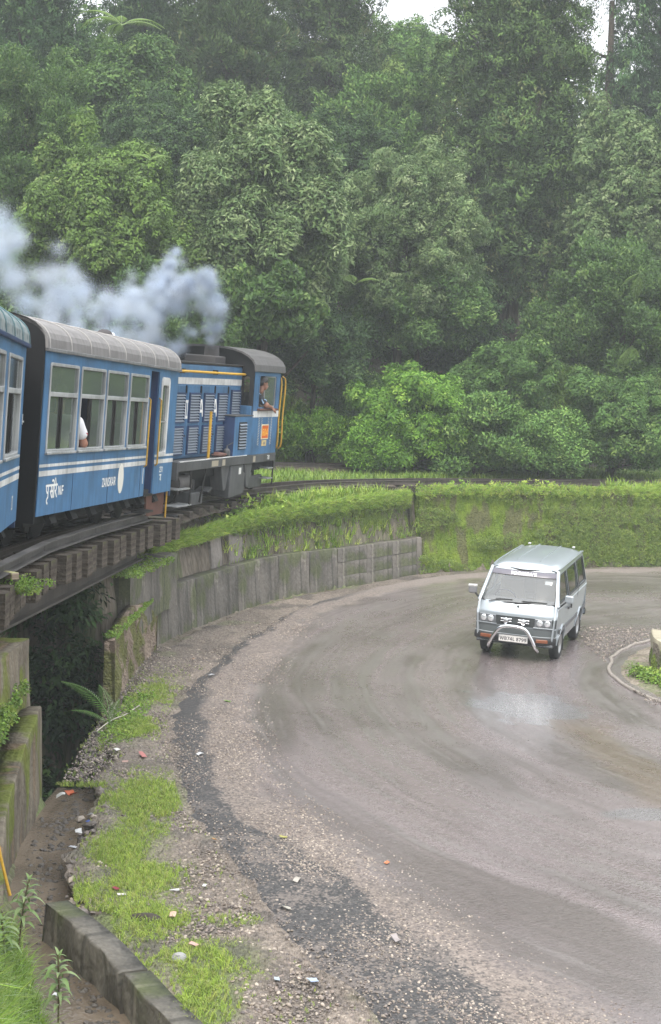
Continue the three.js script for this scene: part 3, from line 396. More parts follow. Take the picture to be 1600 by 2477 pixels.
// ---------------------------------------------------------------- train
function onTrack(o, x, y, d, heading, lean, pitch = 0) { o.rotation.order = 'YXZ'; o.position.set(x, y, -d); o.rotation.set(pitch, -heading, -lean); return o; }
const HW = 0.95; // half width of the stock
const leaf = (t, x, y, z, w, h, rotY = PI / 2) => put(new THREE.PlaneGeometry(w, h), x, y, z, 0, rotY, 0);
function print(w, h, pxW, draw) { const t = canvasTex(pxW, Math.round(pxW * h / w), draw); return mat(1, 1, 1, 0.5, { map: t, alphaMap: null, transparent: true }); }
const ink = (draw) => (g, w, h) => { g.clearRect(0, 0, w, h); g.fillStyle = g.strokeStyle = '#e8e8e4'; g.textAlign = 'center'; g.textBaseline = 'middle'; draw(g, w, h); };
function roofShell(L, w, y0, rise, t, over = 0.03) { // barrel roof along z
  const o = [], n = 18, a = w + over; for (let i = 0; i <= n; i++) { const q = PI * i / n, c = cos(q), s = sin(q); o.push([a * Math.sign(c) * pow(abs(c), 0.62), y0 + rise * pow(s, 0.72)]); } for (let i = n; i >= 0; i--) { const q = PI * i / n, c = cos(q), s = sin(q); o.push([(a - t) * Math.sign(c) * pow(abs(c), 0.62), y0 + (rise - t) * pow(s, 0.72) - 0.001]); }
  return put(tri(new THREE.ExtrudeGeometry(shape(o), { depth: L, bevelEnabled: false })), 0, 0, -L / 2);
}
const roofRing = (z, w, y0, rise, r) => tube(Array.from({ length: 15 }, (_, i) => { const q = PI * i / 14, c = cos(q), s = sin(q); return [(w + 0.032) * Math.sign(c) * pow(abs(c), 0.62), y0 + rise * pow(s, 0.72) + 0.004, z]; }), r, 40, 5);
const EAVE = 2.3, RISE = 0.36, SILLY = 1.16, WTOP = 2.13, MIDY = 1.8, FLOOR = 0.44;
function bogie(t, z) {
  const b = mesh('bogie', merge(bx(0.08, 0.16, 1.5, 0.5, 0.3, z), bx(0.08, 0.16, 1.5, -0.5, 0.3, z), bx(1.1, 0.12, 0.2, 0, 0.32, z), ...[-0.5, 0.5].flatMap((q) => [-0.54, 0.54].map((x) => bx(0.12, 0.18, 0.16, x, 0.26, z + q, 0.02)))), M.darkmetal, t);
  for (const q of [-0.5, 0.5]) mesh('wheelset', merge(cyl(0.03, 0.03, 0.7, 0, 0.22, z + q, 0, 0, PI / 2), ...[-0.33, 0.33].flatMap((x) => [cyl(0.22, 0.22, 0.06, x, 0.22, z + q, 0, 0, PI / 2, 24), cyl(0.245, 0.245, 0.02, x - Math.sign(x) * 0.03, 0.22, z + q, 0, 0, PI / 2, 24)])), M.darkmetal, b);
}
function coach(name, label, L, wins, opt) {
  const t = thing(name, label, 'railway coach', 'blue coaches of the train'), h = L / 2, f = (s) => s - h;
  const open = opt.recess ? [f(opt.recess[0]), f(opt.recess[1])] : null;
  const holes = wins.map(([a, b]) => rrect(f(a), SILLY, f(b), WTOP, 0.03)); if (opt.slit) holes.push(rrect(f(opt.slit[0]), 1.02, f(opt.slit[1]), 2.12, 0.06));
  const side = (x, mirror) => { if (!open || mirror) return [plateX(rect(-h, FLOOR, h, EAVE), holes, 0.04, x)]; const le = holes.slice(0, wins.length), ri = holes.slice(wins.length); return [plateX(rect(-h, FLOOR, open[0], EAVE), le, 0.04, x), plateX(rect(open[1], FLOOR, h, EAVE), ri, 0.04, x), plateX(rect(open[0], 2.22, open[1], EAVE), [], 0.04, x)]; };
  mesh('body', merge(side(HW - 0.04), side(-HW, true)), M.blue, t);
  const endShape = [[-HW + 0.03, FLOOR - 0.08], [HW - 0.01, FLOOR - 0.08], [HW - 0.01, EAVE], ...Array.from({ length: 13 }, (_, i) => { const q = PI * (i + 1) / 14, c = cos(q); return [(HW) * Math.sign(c) * pow(abs(c), 0.62), EAVE + (RISE + 0.02) * pow(sin(q), 0.72)]; }), [-HW + 0.03, EAVE]];
  const er = mesh('end_wall', plateZ(endShape, [], 0.06, h - 0.02), M.black, t, 'black end wall facing the next coach'); mesh('end_wall', plateZ(endShape, [], 0.06, -h - 0.04), M.navy, t);
  mesh('gangway_bellows', merge(...[0, 1, 2].map((i) => bx(0.9 - 0.03 * (i % 2), 1.75, 0.05, 0, 1.4, h + 0.08 + i * 0.055, 0.02))), M.black, t);
  mesh('floor', bx(2 * HW - 0.1, 0.06, L - 0.06, 0, FLOOR + 0.04, 0), M.darkmetal, t);
  if (opt.four) mesh('coach_number', leaf(0, 0.72, 1.5, h + 0.045, 0.13, 0.17, 0), print(0.13, 0.17, 64, ink((g, w, hh) => { g.font = 'bold ' + hh * 0.95 + 'px sans-serif'; g.fillText('4', w / 2, hh / 2); })), t);
  const roof = mesh('roof', roofShell(L + 0.08, HW, EAVE, RISE, 0.03), opt.roof, t);
  for (let i = 0; i < 9; i++) mesh('roof_seam', roofRing(-h + 0.02 + (L - 0.04) * i / 8, HW, EAVE, RISE, 0.009), opt.seam, roof);
  mesh('gutter', merge(...[-1, 1].map((s) => bx(0.05, 0.04, L + 0.06, s * (HW + 0.02), EAVE - 0.015, 0, 0.008))), opt.gutter, t);
  const stripeRuns = open ? [[-h, open[0]], [open[1], h]] : [[-h, h]];
  for (const [y0, y1] of [[0.885, 0.945], [0.985, 1.018]]) mesh('stripe', merge(...stripeRuns.map(([a, b]) => plateX(rect(a, y0, b, y1), [], 0.003, HW))), M.white, t);
  for (const s of [0.2, 0.44, 0.7]) mesh('panel_seam', bx(0.004, 0.45, 0.012, HW + 0.0005, 0.66, -f(L * s)), M.navy, t);
  wins.forEach(([a, b], i) => {
    const A = f(a), B = f(b), c = (A + B) / 2, w = 0.015, q = rrect, fr = mesh('window', merge(
      plateX(rrect(A - 0.012, SILLY - 0.02, B + 0.012, WTOP + 0.015, 0.03), [rrect(A + w * 0.6, SILLY + w, B - w * 0.6, MIDY - 0.02, 0.02), rrect(A + w * 0.6, MIDY + 0.02, B - w * 0.6, WTOP - w * 0.7, 0.02)], 0.05, HW - 0.035, 0.006),
      bx(0.06, 0.03, B - A + 0.05, HW + 0.005, SILLY - 0.02, -c, 0.008)), M.alu, t);
    const openPane = opt.open === i;
    mesh('pane', paneX(A + 0.02, MIDY + 0.02, B - 0.02, WTOP - 0.02, HW - 0.012), M.glass, fr);
    if (!openPane) mesh('pane', paneX(A + 0.02, SILLY + 0.02, c, MIDY - 0.02, HW - 0.03), M.glass, fr);
    mesh('pane', paneX(c - 0.02, SILLY + 0.02, B - 0.02, MIDY - 0.02, HW - 0.02), M.glass, fr);
    mesh('sash_rail', merge(bx(0.03, MIDY - SILLY - 0.06, 0.035, HW - 0.02, (MIDY + SILLY) / 2, -c, 0.005), bx(0.02, MIDY - SILLY - 0.06, 0.03, HW - 0.03, (MIDY + SILLY) / 2, -(c - 0.04))), M.darkmetal, fr);
    // far side of the coach: plain frame, so that the carriage can be seen through
    const fl = mesh('window', plateX(rrect(A - 0.03, SILLY - 0.03, B + 0.03, WTOP + 0.03, 0.04), [rrect(A + w, SILLY + w, c - 0.02, MIDY - 0.025, 0.02), rrect(c + 0.02, SILLY + w, B - w, MIDY - 0.025, 0.02), rrect(A + w, MIDY + 0.025, B - w, WTOP - w, 0.02)], 0.05, -HW - 0.01), M.alu, t); mesh('pane', paneX(A, SILLY, B, WTOP, -HW + 0.01), M.glass, fl);
    const st = mat(0.05, 0.06, 0.09, 0.7); for (const s of [-1, 1]) mesh('seat', merge(bx(0.72, 0.12, 0.42, s * 0.52, 0.86, -c, 0.04), bx(0.72, 0.62, 0.1, s * 0.52, 1.16, -c + 0.24, 0.04), bx(0.66, 0.38, 0.36, s * 0.52, 0.62, -c)), st, t);
  });
  if (opt.slit) { const [a, b] = opt.slit, fr = mesh('window', plateX(rrect(f(a) - 0.03, 0.99, f(b) + 0.03, 2.15, 0.08), [rrect(f(a) + 0.02, 1.05, f(b) - 0.02, 2.04, 0.05)], 0.045, HW - 0.03, 0.005), M.white, t, 'narrow vestibule window with rounded corners'); mesh('pane', paneX(f(a), 1.02, f(b), 2.1, HW - 0.02), M.glass, fr); mesh('sash_rail', bx(0.02, 0.02, b - a, HW - 0.01, 1.5, -f((a + b) / 2)), M.alu, fr); }
  if (open) {
    const m = (open[0] + open[1]) / 2, w = open[1] - open[0];
    mesh('doorway', merge(plateX(rect(open[0], FLOOR, open[1], 2.22), [], 0.03, HW - 0.26), bx(0.24, 1.8, 0.02, HW - 0.14, 1.33, -open[0]), bx(0.24, 1.8, 0.02, HW - 0.14, 1.33, -open[1])), M.navy, t, 'recessed dark blue doorway');
    mesh('door_step', merge(bx(0.26, 0.03, w, HW - 0.12, FLOOR, -m), bx(0.2, 0.03, w, HW - 0.06, 0.2, -m)), M.darkmetal, t);
    for (const s of [open[0] - 0.07, open[1] + 0.05]) mesh('handrail', tube([[HW, 0.86, -s], [HW + 0.03, 0.862, -s], [HW + 0.032, 0.9, -s], [HW + 0.032, 1.35, -s], [HW + 0.032, 1.8, -s], [HW + 0.03, 1.838, -s], [HW, 1.84, -s]], 0.013, 20, 8), M.yellow, t);
    mesh('buffer_plate', merge(plateX([[open[1] + 0.1, 0.1], [h, 0.08], [h, FLOOR], [open[1] + 0.02, FLOOR]], [], 0.03, HW - 0.12)), M.rust, t);
    mesh('step_post', tube([[HW - 0.05, FLOOR, -h + 0.02], [HW - 0.05, 0.02, -h + 0.02]], 0.016, 4, 6), M.yellow, t);
  }
  mesh('underframe', merge(bx(1.5, 0.14, L - 0.3, 0, 0.36, 0), bx(0.5, 0.24, 0.9, -0.2, 0.28, 0.3), ...[0, 1, 2, 3, 4, 5, 6].map((i) => bx(0.06, 0.14, 0.2, HW - 0.1, 0.36, -h + 0.6 + i * 0.75, 0, 0, 0, 0.5))), M.black, t);
  bogie(t, h - 1.2); bogie(t, -h + 1.2);
  mesh('coupler', merge(bx(0.12, 0.12, 0.5, 0, 0.32, h + 0.2, 0.02), cyl(0.12, 0.12, 0.05, 0, 0.34, h + 0.42, PI / 2)), M.darkmetal, t);
  return t;
}
const coachB = coach('railway_coach', 'blue coach with pale grey ribbed roof and yellow handrails, coupled behind the engine', 5.85, [[0.17, 1.12], [1.25, 2.17], [2.28, 3.17], [3.31, 4.2]], { recess: [4.32, 4.78], slit: [4.93, 5.33], roof: M.roofgrey, seam: M.roofseam, gutter: mat(0.2, 0.2, 0.2, 0.5, { map: T.grime }), open: 1, four: true });
onTrack(coachB, -3.82, 2.35, 17.56, 7.5 * PI / 180, 2.2 * PI / 180);
{
  const h = 5.85 / 2, f = (s) => -(s - h), sign = (w, y, s, hh, draw, name = 'lettering', px = 160) => mesh(name, leaf(0, HW + 0.003, y, f(s), w, hh), print(w, hh, px, draw), coachB);
  sign(0.62, 0.7, 0.56, 0.36, ink((g, w, H) => { // zone initials in Devanagari strokes, then NF
    g.lineWidth = H * 0.075; g.lineCap = 'round'; const top = H * 0.3; g.beginPath(); g.moveTo(w * 0.02, top); g.lineTo(w * 0.62, top);
    g.moveTo(w * 0.14, top); g.lineTo(w * 0.14, H * 0.66); g.moveTo(w * 0.04, top); g.quadraticCurveTo(w * 0.03, H * 0.55, w * 0.14, H * 0.52); g.moveTo(w * 0.14, H * 0.66); g.quadraticCurveTo(w * 0.02, H * 0.78, w * 0.12, H * 0.86);
    g.moveTo(w * 0.27, top); g.quadraticCurveTo(w * 0.36, H * 0.42, w * 0.26, H * 0.5); g.lineTo(w * 0.34, H * 0.68); g.moveTo(w * 0.27, H * 0.5); g.lineTo(w * 0.39, H * 0.48); g.moveTo(w * 0.39, top); g.lineTo(w * 0.39, H * 0.68); g.moveTo(w * 0.45, H * 0.68); g.lineTo(w * 0.45, top); g.quadraticCurveTo(w * 0.44, H * 0.1, w * 0.34, H * 0.16);
    g.moveTo(w * 0.53, top); g.quadraticCurveTo(w * 0.62, H * 0.44, w * 0.52, H * 0.5); g.lineTo(w * 0.6, H * 0.68); g.moveTo(w * 0.55, top); g.lineTo(w * 0.5, H * 0.1); g.stroke();
    g.font = 'bold ' + H * 0.42 + 'px sans-serif'; g.fillText('NF', w * 0.82, H * 0.5);
  }), 'lettering', 240);
  sign(0.6, 0.72, 2.62, 0.2, ink((g, w, H) => { g.font = 'bold ' + H * 0.8 + 'px sans-serif'; g.fillText('ZANSKAR', w / 2, H * 0.52, w * 0.98); }), 'lettering', 256);
  mesh('emblem', (() => { const s = new THREE.Shape(); s.absellipse(0, 0, 0.125, 0.2, 0, PI * 2); return put(new THREE.ExtrudeGeometry(s, { depth: 0.004, bevelEnabled: false, curveSegments: 24 }), HW + 0.001, 0.74, f(3.14), 0, PI / 2, 0); })(), mat(0.72, 0.7, 0.62, 0.5), coachB);
  sign(0.13, 0.74, 3.14, 0.24, (g, w, H) => { g.clearRect(0, 0, w, H); g.strokeStyle = '#c9a860'; g.fillStyle = '#cdb27a'; g.lineWidth = w * 0.08; g.beginPath(); g.ellipse(w / 2, H / 2, w * 0.4, H * 0.42, 0, 0, 7); g.stroke(); g.beginPath(); g.ellipse(w * 0.5, H * 0.5, w * 0.16, H * 0.2, 0, 0, 7); g.fill(); }, 'emblem_print', 64);
  sign(0.07, 0.73, 4.22, 0.22, ink((g, w, H) => { g.fillRect(w * 0.3, 0, w * 0.4, H); }), 'lettering', 32);
  sign(0.22, 0.74, 5.2, 0.24, ink((g, w, H) => { g.font = 'bold ' + H * 0.5 + 'px sans-serif'; g.fillText('231', w / 2, H * 0.28, w); g.fillRect(w * 0.15, H * 0.58, w * 0.5, H * 0.09); g.fillText('4', w * 0.45, H * 0.82); }), 'lettering', 96);
}
const coachA = coach('railway_coach', 'nearest blue coach at the picture edge with blotchy teal green roof', 5.85, [[0.3, 1.4], [1.6, 2.6], [2.76, 3.94], [4.28, 5.46]], { roof: mat(0.36, 0.41, 0.43, 0.55, { map: tex(512, 512, (u, v) => { const n = fbm(u * 6, v * 6, 5, 6), q = fbm(u * 14, v * 14, 4, 14); return mix3(mix3([0.36, 0.44, 0.46], [0.6, 0.6, 0.57], sstep(-0.1, 0.25, n + 0.5 * q)), [0.2, 0.25, 0.26], sstep(0.2, 0.4, q)); }) }), seam: M.teal, gutter: M.navy });
onTrack(coachA, -3.9, 2.35, 10.95, -7.6 * PI / 180, 2.0 * PI / 180);
mesh('lettering', leaf(0, HW + 0.003, 0.66, -(5.32 - 2.925), 0.14, 0.22), print(0.14, 0.22, 64, ink((g, w, H) => { g.globalAlpha = 0.75; g.font = 'bold ' + H * 0.9 + 'px sans-serif'; g.fillText('II', w / 2, H / 2, w * 0.9); })), coachA);
{ const b = thing('roof_bundle', 'dark humped bundle with pale and blue cloth showing over the grey coach roof', 'bundle');
  const lump = (rx, ry, rz, s) => { const g = mergeVertices(new THREE.IcosahedronGeometry(1, 3)), p = g.attributes.position; for (let i = 0; i < p.count; i++) { const x = p.getX(i), y = p.getY(i), z = p.getZ(i), q = 1 + 0.16 * n3(x * 1.7 + s, y * 1.7, z * 1.7); p.setXYZ(i, x * rx * q, y * ry * q, z * rz * q); } g.computeVertexNormals(); return g; };
  mesh('tarpaulin', lump(0.22, 0.2, 0.3, 1).translate(0, 0.1, 0), mat(0.035, 0.028, 0.028, 0.6), b); mesh('cloth', lump(0.1, 0.1, 0.12, 5).translate(0.06, 0.16, -0.32), mat(0.6, 0.63, 0.68, 0.8), b); mesh('cloth', lump(0.1, 0.08, 0.12, 8).translate(0.08, 0.1, -0.48), mat(0.1, 0.15, 0.35, 0.8), b);
  b.scale.setScalar(0.62); b.position.set(-3.4, 4.93, -19.4); b.rotation.y = -0.15; }

// ---------------------------------------------------------------- diesel engine
const LOC = thing('diesel_locomotive', 'small blue diesel engine with yellow handrails and louvred doors heading the train', 'locomotive');
onTrack(LOC, -2.76, 2.44, 24.1, 17.5 * PI / 180, 2.6 * PI / 180, 0.024);
{
  const t = LOC, h = 2.3, HX = 0.7, CX_ = 0.95, HOOD0 = -h, HOOD1 = 0.92, CAB0 = 0.92, CAB1 = h, FT = 0.8, lou = mat(0.2, 0.235, 0.28, 0.5);
  mesh('footplate', merge(bx(1.9, 0.03, 2 * h, 0, FT - 0.015, 0), bx(0.05, 0.15, 2 * h, 0.93, FT - 0.085, 0, 0.01), bx(0.05, 0.15, 2 * h, -0.93, FT - 0.085, 0, 0.01), bx(1.9, 0.3, 0.06, 0, FT - 0.15, h), bx(1.9, 0.3, 0.06, 0, FT - 0.15, -h)), M.grey, t);
  mesh('footplate_edge', bx(0.03, 0.014, 2 * h - 1.6, 0.945, FT + 0.003, 0.75), M.white, t);
  const hood = mesh('hood', merge(bx(2 * HX, 2.42 - FT, HOOD1 - HOOD0, 0, (2.42 + FT) / 2, -(HOOD0 + HOOD1) / 2, 0.05)), M.blue2, t);
  mesh('hood_roof', bx(2 * HX + 0.03, 0.04, HOOD1 - HOOD0, 0, 2.43, -(HOOD0 + HOOD1) / 2, 0.015), M.darkmetal, t);
  mesh('stripe', merge(plateX(rect(HOOD0 + 0.02, 2.07, HOOD1, 2.18), [], 0.004, HX), plateX(rect(HOOD0 + 0.02, 2.07, HOOD1, 2.18), [], 0.004, -HX - 0.004)), M.white, t);
  const dw = 0.62, f0 = HOOD0 + 0.1;
  for (let i = 0; i < 5; i++) {
    const a = f0 + i * dw, b = a + dw - 0.03, d = mesh('hood_door', plateX(rrect(a, FT + 0.06, b, 2.04, 0.015), [], 0.014, HX, 0.004), M.blue2, t);
    mesh('latch', merge(bx(0.02, 0.14, 0.025, HX + 0.025, 1.98, -(b - 0.05), 0.006), bx(0.03, 0.03, 0.06, HX + 0.025, 1.2, -(b - 0.05), 0.006)), M.black, d);
    for (const [y0, y1] of i === 4 ? [[1.5, 1.96]] : [[1.44, 1.9], [0.9, 1.34]]) {
      mesh('louvre_frame', merge(plateX(rect(a + 0.07, y0 - 0.02, b - 0.09, y1 + 0.03), [rect(a + 0.09, y0, b - 0.11, y1)], 0.035, HX + 0.01), plateX(rect(a + 0.085, y0, b - 0.105, y1), [], 0.003, HX + 0.012)), M.navy, d);
      const n = 10; mesh('louvre_slats', merge(...Array.from({ length: n }, (_, k) => bx(0.045, 0.008, b - a - 0.2, HX + 0.035, y0 + 0.02 + (y1 - y0 - 0.03) * k / (n - 1), -((a + b) / 2 - 0.01), 0, 0, 0, -0.7))), lou, d);
    }
  }
  // big white name letters between the louvres
  const L4 = (s, y, w, hh, txt) => mesh('lettering', leaf(0, HX + 0.02, y, -s, w, hh), print(w, hh, 96, ink((g, W, H) => { g.font = 'bold ' + H * 1.1 + 'px sans-serif'; g.fillText(txt, W / 2, H * 0.55, W); })), t);
  L4(f0 + 0.02, 1.66, 0.1, 0.4, 'I'); L4(f0 + dw - 0.02, 1.66, 0.13, 0.4, 'II'); L4(f0 + 2 * dw - 0.02, 1.68, 0.22, 0.38, 'A'); L4(f0 + 3 * dw - 0.02, 1.68, 0.24, 0.4, 'A');
  mesh('handrail', tube([[HX, 2.27, -HOOD0 - 0.1], [HX + 0.06, 2.28, -HOOD0 - 0.12], [HX + 0.065, 2.28, -1.0 + 1.2], [HX + 0.065, 2.28, -HOOD1 + 0.06], [HX, 2.28, -HOOD1 + 0.04]], 0.022, 30, 8), M.yellow, t);
  for (const z of [1.9, 0.5]) mesh('rail_bracket', bx(0.09, 0.08, 0.05, HX + 0.04, 2.29, z, 0.01), M.black, t);
  mesh('stanchion', tube([[0.9, FT, 0.95], [0.9, 1.62, 0.95]], 0.026, 4, 8), M.yellow, t);
  mesh('exhaust_stack', merge(cyl(0.13, 0.15, 0.34, 0.2, 2.6, -0.55, 0, 0, 0, 20), bx(0.62, 0.16, 0.5, 0.1, 2.5, -0.5, 0.03)), mat(0.06, 0.055, 0.055, 0.8), t);
  // toolbox on the footplate, in front of the cab
  const bxs = mesh('battery_box', bx(0.28, 0.72, 0.86, 0.81, FT + 0.36, -0.5, 0.012), M.blue, t, 'blue locker on the footplate with louvred door');
  mesh('locker_lid', bx(0.3, 0.025, 0.9, 0.81, FT + 0.735, -0.5, 0.008), M.grey, bxs);
  mesh('louvre_frame', plateX(rect(0.28, FT + 0.12, 0.66, FT + 0.62), [], 0.006, 0.95), M.black, bxs);
  mesh('louvre_slats', merge(...Array.from({ length: 9 }, (_, k) => bx(0.04, 0.011, 0.34, 0.965, FT + 0.15 + k * 0.053, -0.47, 0, 0, 0, -0.7))), lou, bxs);
  mesh('locker_end', plateZ(rect(0.675, FT + 0.01, 0.945, FT + 0.71), [], 0.004, -0.5 + 0.431), M.navy, bxs);
  // cab
  const cs = (x) => plateX([[CAB0, FT], [CAB1, FT], [CAB1, 2.36], [CAB0, 2.36]], [rrect(CAB0 + 0.22, 1.66, CAB1 - 0.2, 2.3, 0.05)], 0.04, x);
  const cab = mesh('cab', merge(cs(CX_ - 0.04), cs(-CX_), plateZ([[-CX_, FT], [CX_, FT], [CX_, 2.36], [-CX_, 2.36]], [rrect(0.15, 1.66, 0.75, 2.25, 0.05), rrect(-0.75, 1.66, -0.15, 2.25, 0.05)], 0.04, -CAB1)), M.blue, t);
  const arch = (w, y, r) => Array.from({ length: 15 }, (_, i) => { const q = PI * i / 14, c = cos(q); return [w * Math.sign(c) * pow(abs(c), 0.75), y + r * pow(sin(q), 0.85)]; });
  mesh('cab_back', plateZ([[-CX_ + 0.01, FT], [CX_ - 0.01, FT], ...arch(CX_ - 0.01, 2.36, 0.4)], [rrect(0.74, 1.7, 0.86, 2.25, 0.03)], 0.04, -CAB0), mat(0.012, 0.012, 0.014, 0.65, { specularIntensity: 0.4 }), t, 'sooty black rear wall of the cab');
  mesh('cab_skirt', merge(bx(0.26, 0.26, 0.12, 0.81, 1.58, -CAB0 + 0.04, 0.01)), M.blue, t);
  mesh('cab_roof', (() => { const o = [...arch(CX_ + 0.06, 2.36, 0.42), ...arch(CX_ + 0.03, 2.345, 0.4).reverse()]; return put(tri(new THREE.ExtrudeGeometry(shape(o), { depth: CAB1 - CAB0 + 0.22, bevelEnabled: false })), 0, 0, -CAB1 - 0.1); })(), mat(0.11, 0.105, 0.105, 0.42, { map: T.grime }), t);
  for (const s of [1, -1]) {
    const fr = mesh('window', plateX(rrect(CAB0 + 0.2, 1.64, CAB1 - 0.18, 2.32, 0.06), [rrect(CAB0 + 0.235, 1.68, CAB1 - 0.22, 2.28, 0.045)], 0.05, s > 0 ? CX_ - 0.04 : -CX_ - 0.01, 0.006), M.blue2, t);
    mesh('sliding_frame', plateX(rect(CAB0 + 0.56, 1.69, CAB1 - 0.22, 2.28), [rect(CAB0 + 0.585, 1.715, CAB1 - 0.245, 2.255)], 0.02, s > 0 ? CX_ - 0.03 : -CX_ + 0.01), M.alu, fr);
    mesh('pane', paneX(CAB0 + 0.57, 1.7, CAB1 - 0.23, 2.27, s * (CX_ - 0.02)), M.glass, fr);
  }
  mesh('stripe', merge(plateX(rect(CAB0, 1.5, CAB1, 1.62), [], 0.004, CX_)), M.white, t);
  mesh('armrest', bx(0.1, 0.04, CAB1 - CAB0 - 0.4, CX_ + 0.02, 1.645, -(CAB0 + CAB1) / 2, 0.015), M.rust, t);
  { // radiating ticks round the number plate
    const l = []; for (let i = 0; i < 17; i++) for (const [s, w] of [[0.36, 0.07], [0.5, 0.05], [0.86, 0.05], [1.02, 0.07]]) { if (i < 5 && (s === 0.5 || s === 0.86) ) continue; l.push(bx(0.004, 0.012, w, CX_ + 0.002, 0.98 + i * 0.031, -(CAB0 + s), 0, (s < 0.7 ? -1 : 1) * 0.25)); } mesh('tick_marks', merge(...l), M.white, t);
    const p = mesh('number_plate', plateX(rrect(CAB0 + 0.5, 1.08, CAB0 + 0.88, 1.36, 0.02), [], 0.012, CX_, 0.003), mat(0.75, 0.62, 0.4, 0.5), t, 'orange number plate with pale border'); mesh('plate_face', leaf(0, CX_ + 0.0135, 1.22, -(CAB0 + 0.69), 0.34, 0.24), mat(1, 1, 1, 0.5, { map: canvasTex(160, 113, (g, w, H) => { g.fillStyle = '#d2611c'; g.fillRect(0, 0, w, H); g.fillStyle = '#f0b23c'; g.font = 'bold ' + H * 0.8 + 'px sans-serif'; g.textAlign = 'center'; g.textBaseline = 'middle'; g.fillText('604', w / 2, H * 0.54, w * 0.9); }) }), p);
    const q = mesh('maker_plate', plateX(rect(CAB0 + 0.56, 0.95, CAB0 + 0.8, 1.06), [], 0.01, CX_), mat(0.6, 0.46, 0.22, 0.5), t); mesh('plate_boss', bx(0.008, 0.05, 0.09, CX_ + 0.014, 1.005, -(CAB0 + 0.68)), mat(0.3, 0.26, 0.2, 0.5), q);
  }
  for (const z of [0.04, 0.26]) mesh('handrail', tube([[CX_ - 0.05, 0.86, -CAB1 - z], [CX_ - 0.01, 0.88, -CAB1 - z], [CX_, 1.5, -CAB1 - z], [CX_ - 0.01, 2.26, -CAB1 - z], [CX_ - 0.06, 2.28, -CAB1 - z]], 0.017, 20, 8), M.yellow, t);
  // print on the footplate edge
  const fp = (s, w, hh, txt, y = FT - 0.085) => mesh('lettering', leaf(0, 0.957, y, -s, w, hh), print(w, hh, 64, ink((g, W, H) => { if (txt) { g.font = 'bold ' + H + 'px sans-serif'; g.fillText(txt, W / 2, H / 2, W); } else { g.globalAlpha = 0.6; g.fillStyle = '#cbbfa8'; g.fillRect(0, 0, W, H); } })), t);
  fp(1.9, 0.34, 0.12, '78'); fp(1.15, 0.12, 0.11); fp(-0.35, 0.14, 0.11); fp(-0.75, 0.3, 0.1);
  // below the frame
  mesh('frame', merge(bx(0.9, 0.5, 2 * h - 0.3, 0, 0.42, 0), bx(1.5, 0.2, 2 * h - 0.5, 0, 0.56, 0)), M.black, t);
  const tank = mesh('fuel_tank', merge(plateX([[0.1, 0.62], [0.68, 0.62], [0.7, 0.5], [0.78, 0.46], [0.78, 0.1], [0.06, 0.06], [0.06, 0.36]], [], 0.35, 0.58, 0.01)), M.grey, t, 'grey box shaped fuel tank between the axles'); mesh('tank_label', leaf(0, 0.934, 0.52, -0.52, 0.12, 0.12), mat(0.7, 0.7, 0.66, 0.5), tank);
  for (const s of [-0.12, 1.02]) mesh('sandbox', plateX([[s - 0.2, 0.64], [s + 0.2, 0.64], [s + 0.06, 0.2], [s - 0.03, 0.2]], [], 0.24, 0.66, 0.01), M.grey, t);
  for (const z of [-1.45, 1.35]) mesh('wheelset', merge(cyl(0.05, 0.05, 0.8, 0, 0.33, z, 0, 0, PI / 2), ...[-0.33, 0.33].flatMap((x) => [cyl(0.33, 0.33, 0.09, x, 0.33, z, 0, 0, PI / 2, 28), cyl(0.355, 0.355, 0.02, x - Math.sign(x) * 0.04, 0.33, z, 0, 0, PI / 2, 28)])), M.darkmetal, t);
  for (const z of [-1.45, 1.35]) mesh('axle_box', merge(bx(0.16, 0.26, 0.3, 0.6, 0.34, z, 0.03), cyl(0.09, 0.1, 0.1, 0.72, 0.36, z, 0, 0, PI / 2, 16), bx(0.06, 0.34, 0.08, 0.62, 0.36, z - 0.22), bx(0.06, 0.34, 0.08, 0.62, 0.36, z + 0.22)), M.steel, t);
  mesh('air_reservoir', merge(cyl(0.13, 0.13, 0.5, 0.75, 0.42, 1.75, PI / 2, 0, 0, 20), cyl(0.135, 0.135, 0.03, 0.75, 0.42, 1.6, PI / 2, 0, 0, 20)), M.steel, t);
  for (const [z, y, w] of [[2.0, 0.34, 0.5], [1.95, 0.06, 0.6], [-2.1, 0.3, 0.34], [-2.1, 0.5, 0.3]]) mesh('step', bx(0.24, 0.02, w, 0.83, y, z), M.alu, t);
  mesh('step_hanger', merge(bx(0.02, 0.6, 0.04, 0.94, 0.36, 1.72), bx(0.02, 0.62, 0.04, 0.86, 0.34, 1.0, 0, -0.35), bx(0.02, 0.5, 0.04, 0.94, 0.42, -2.25)), M.darkmetal, t);
  mesh('brake_gear', merge(bx(0.05, 0.2, 0.06, 0.6, 0.3, 0.85), bx(0.24, 0.03, 0.2, 0.76, 0.24, 0.72, 0, 0.3), bx(0.3, 0.22, 0.5, 0.7, 0.12, 1.2, 0.02), bx(0.08, 0.24, 0.7, 0.74, 0.24, -1.75, 0.02)), M.grey, t);
  mesh('rail_guard', merge(bx(0.06, 0.5, 0.14, 0.5, 0.28, -2.24), bx(1.7, 0.12, 0.1, 0, 0.56, -2.34, 0.02)), M.black, t);
}
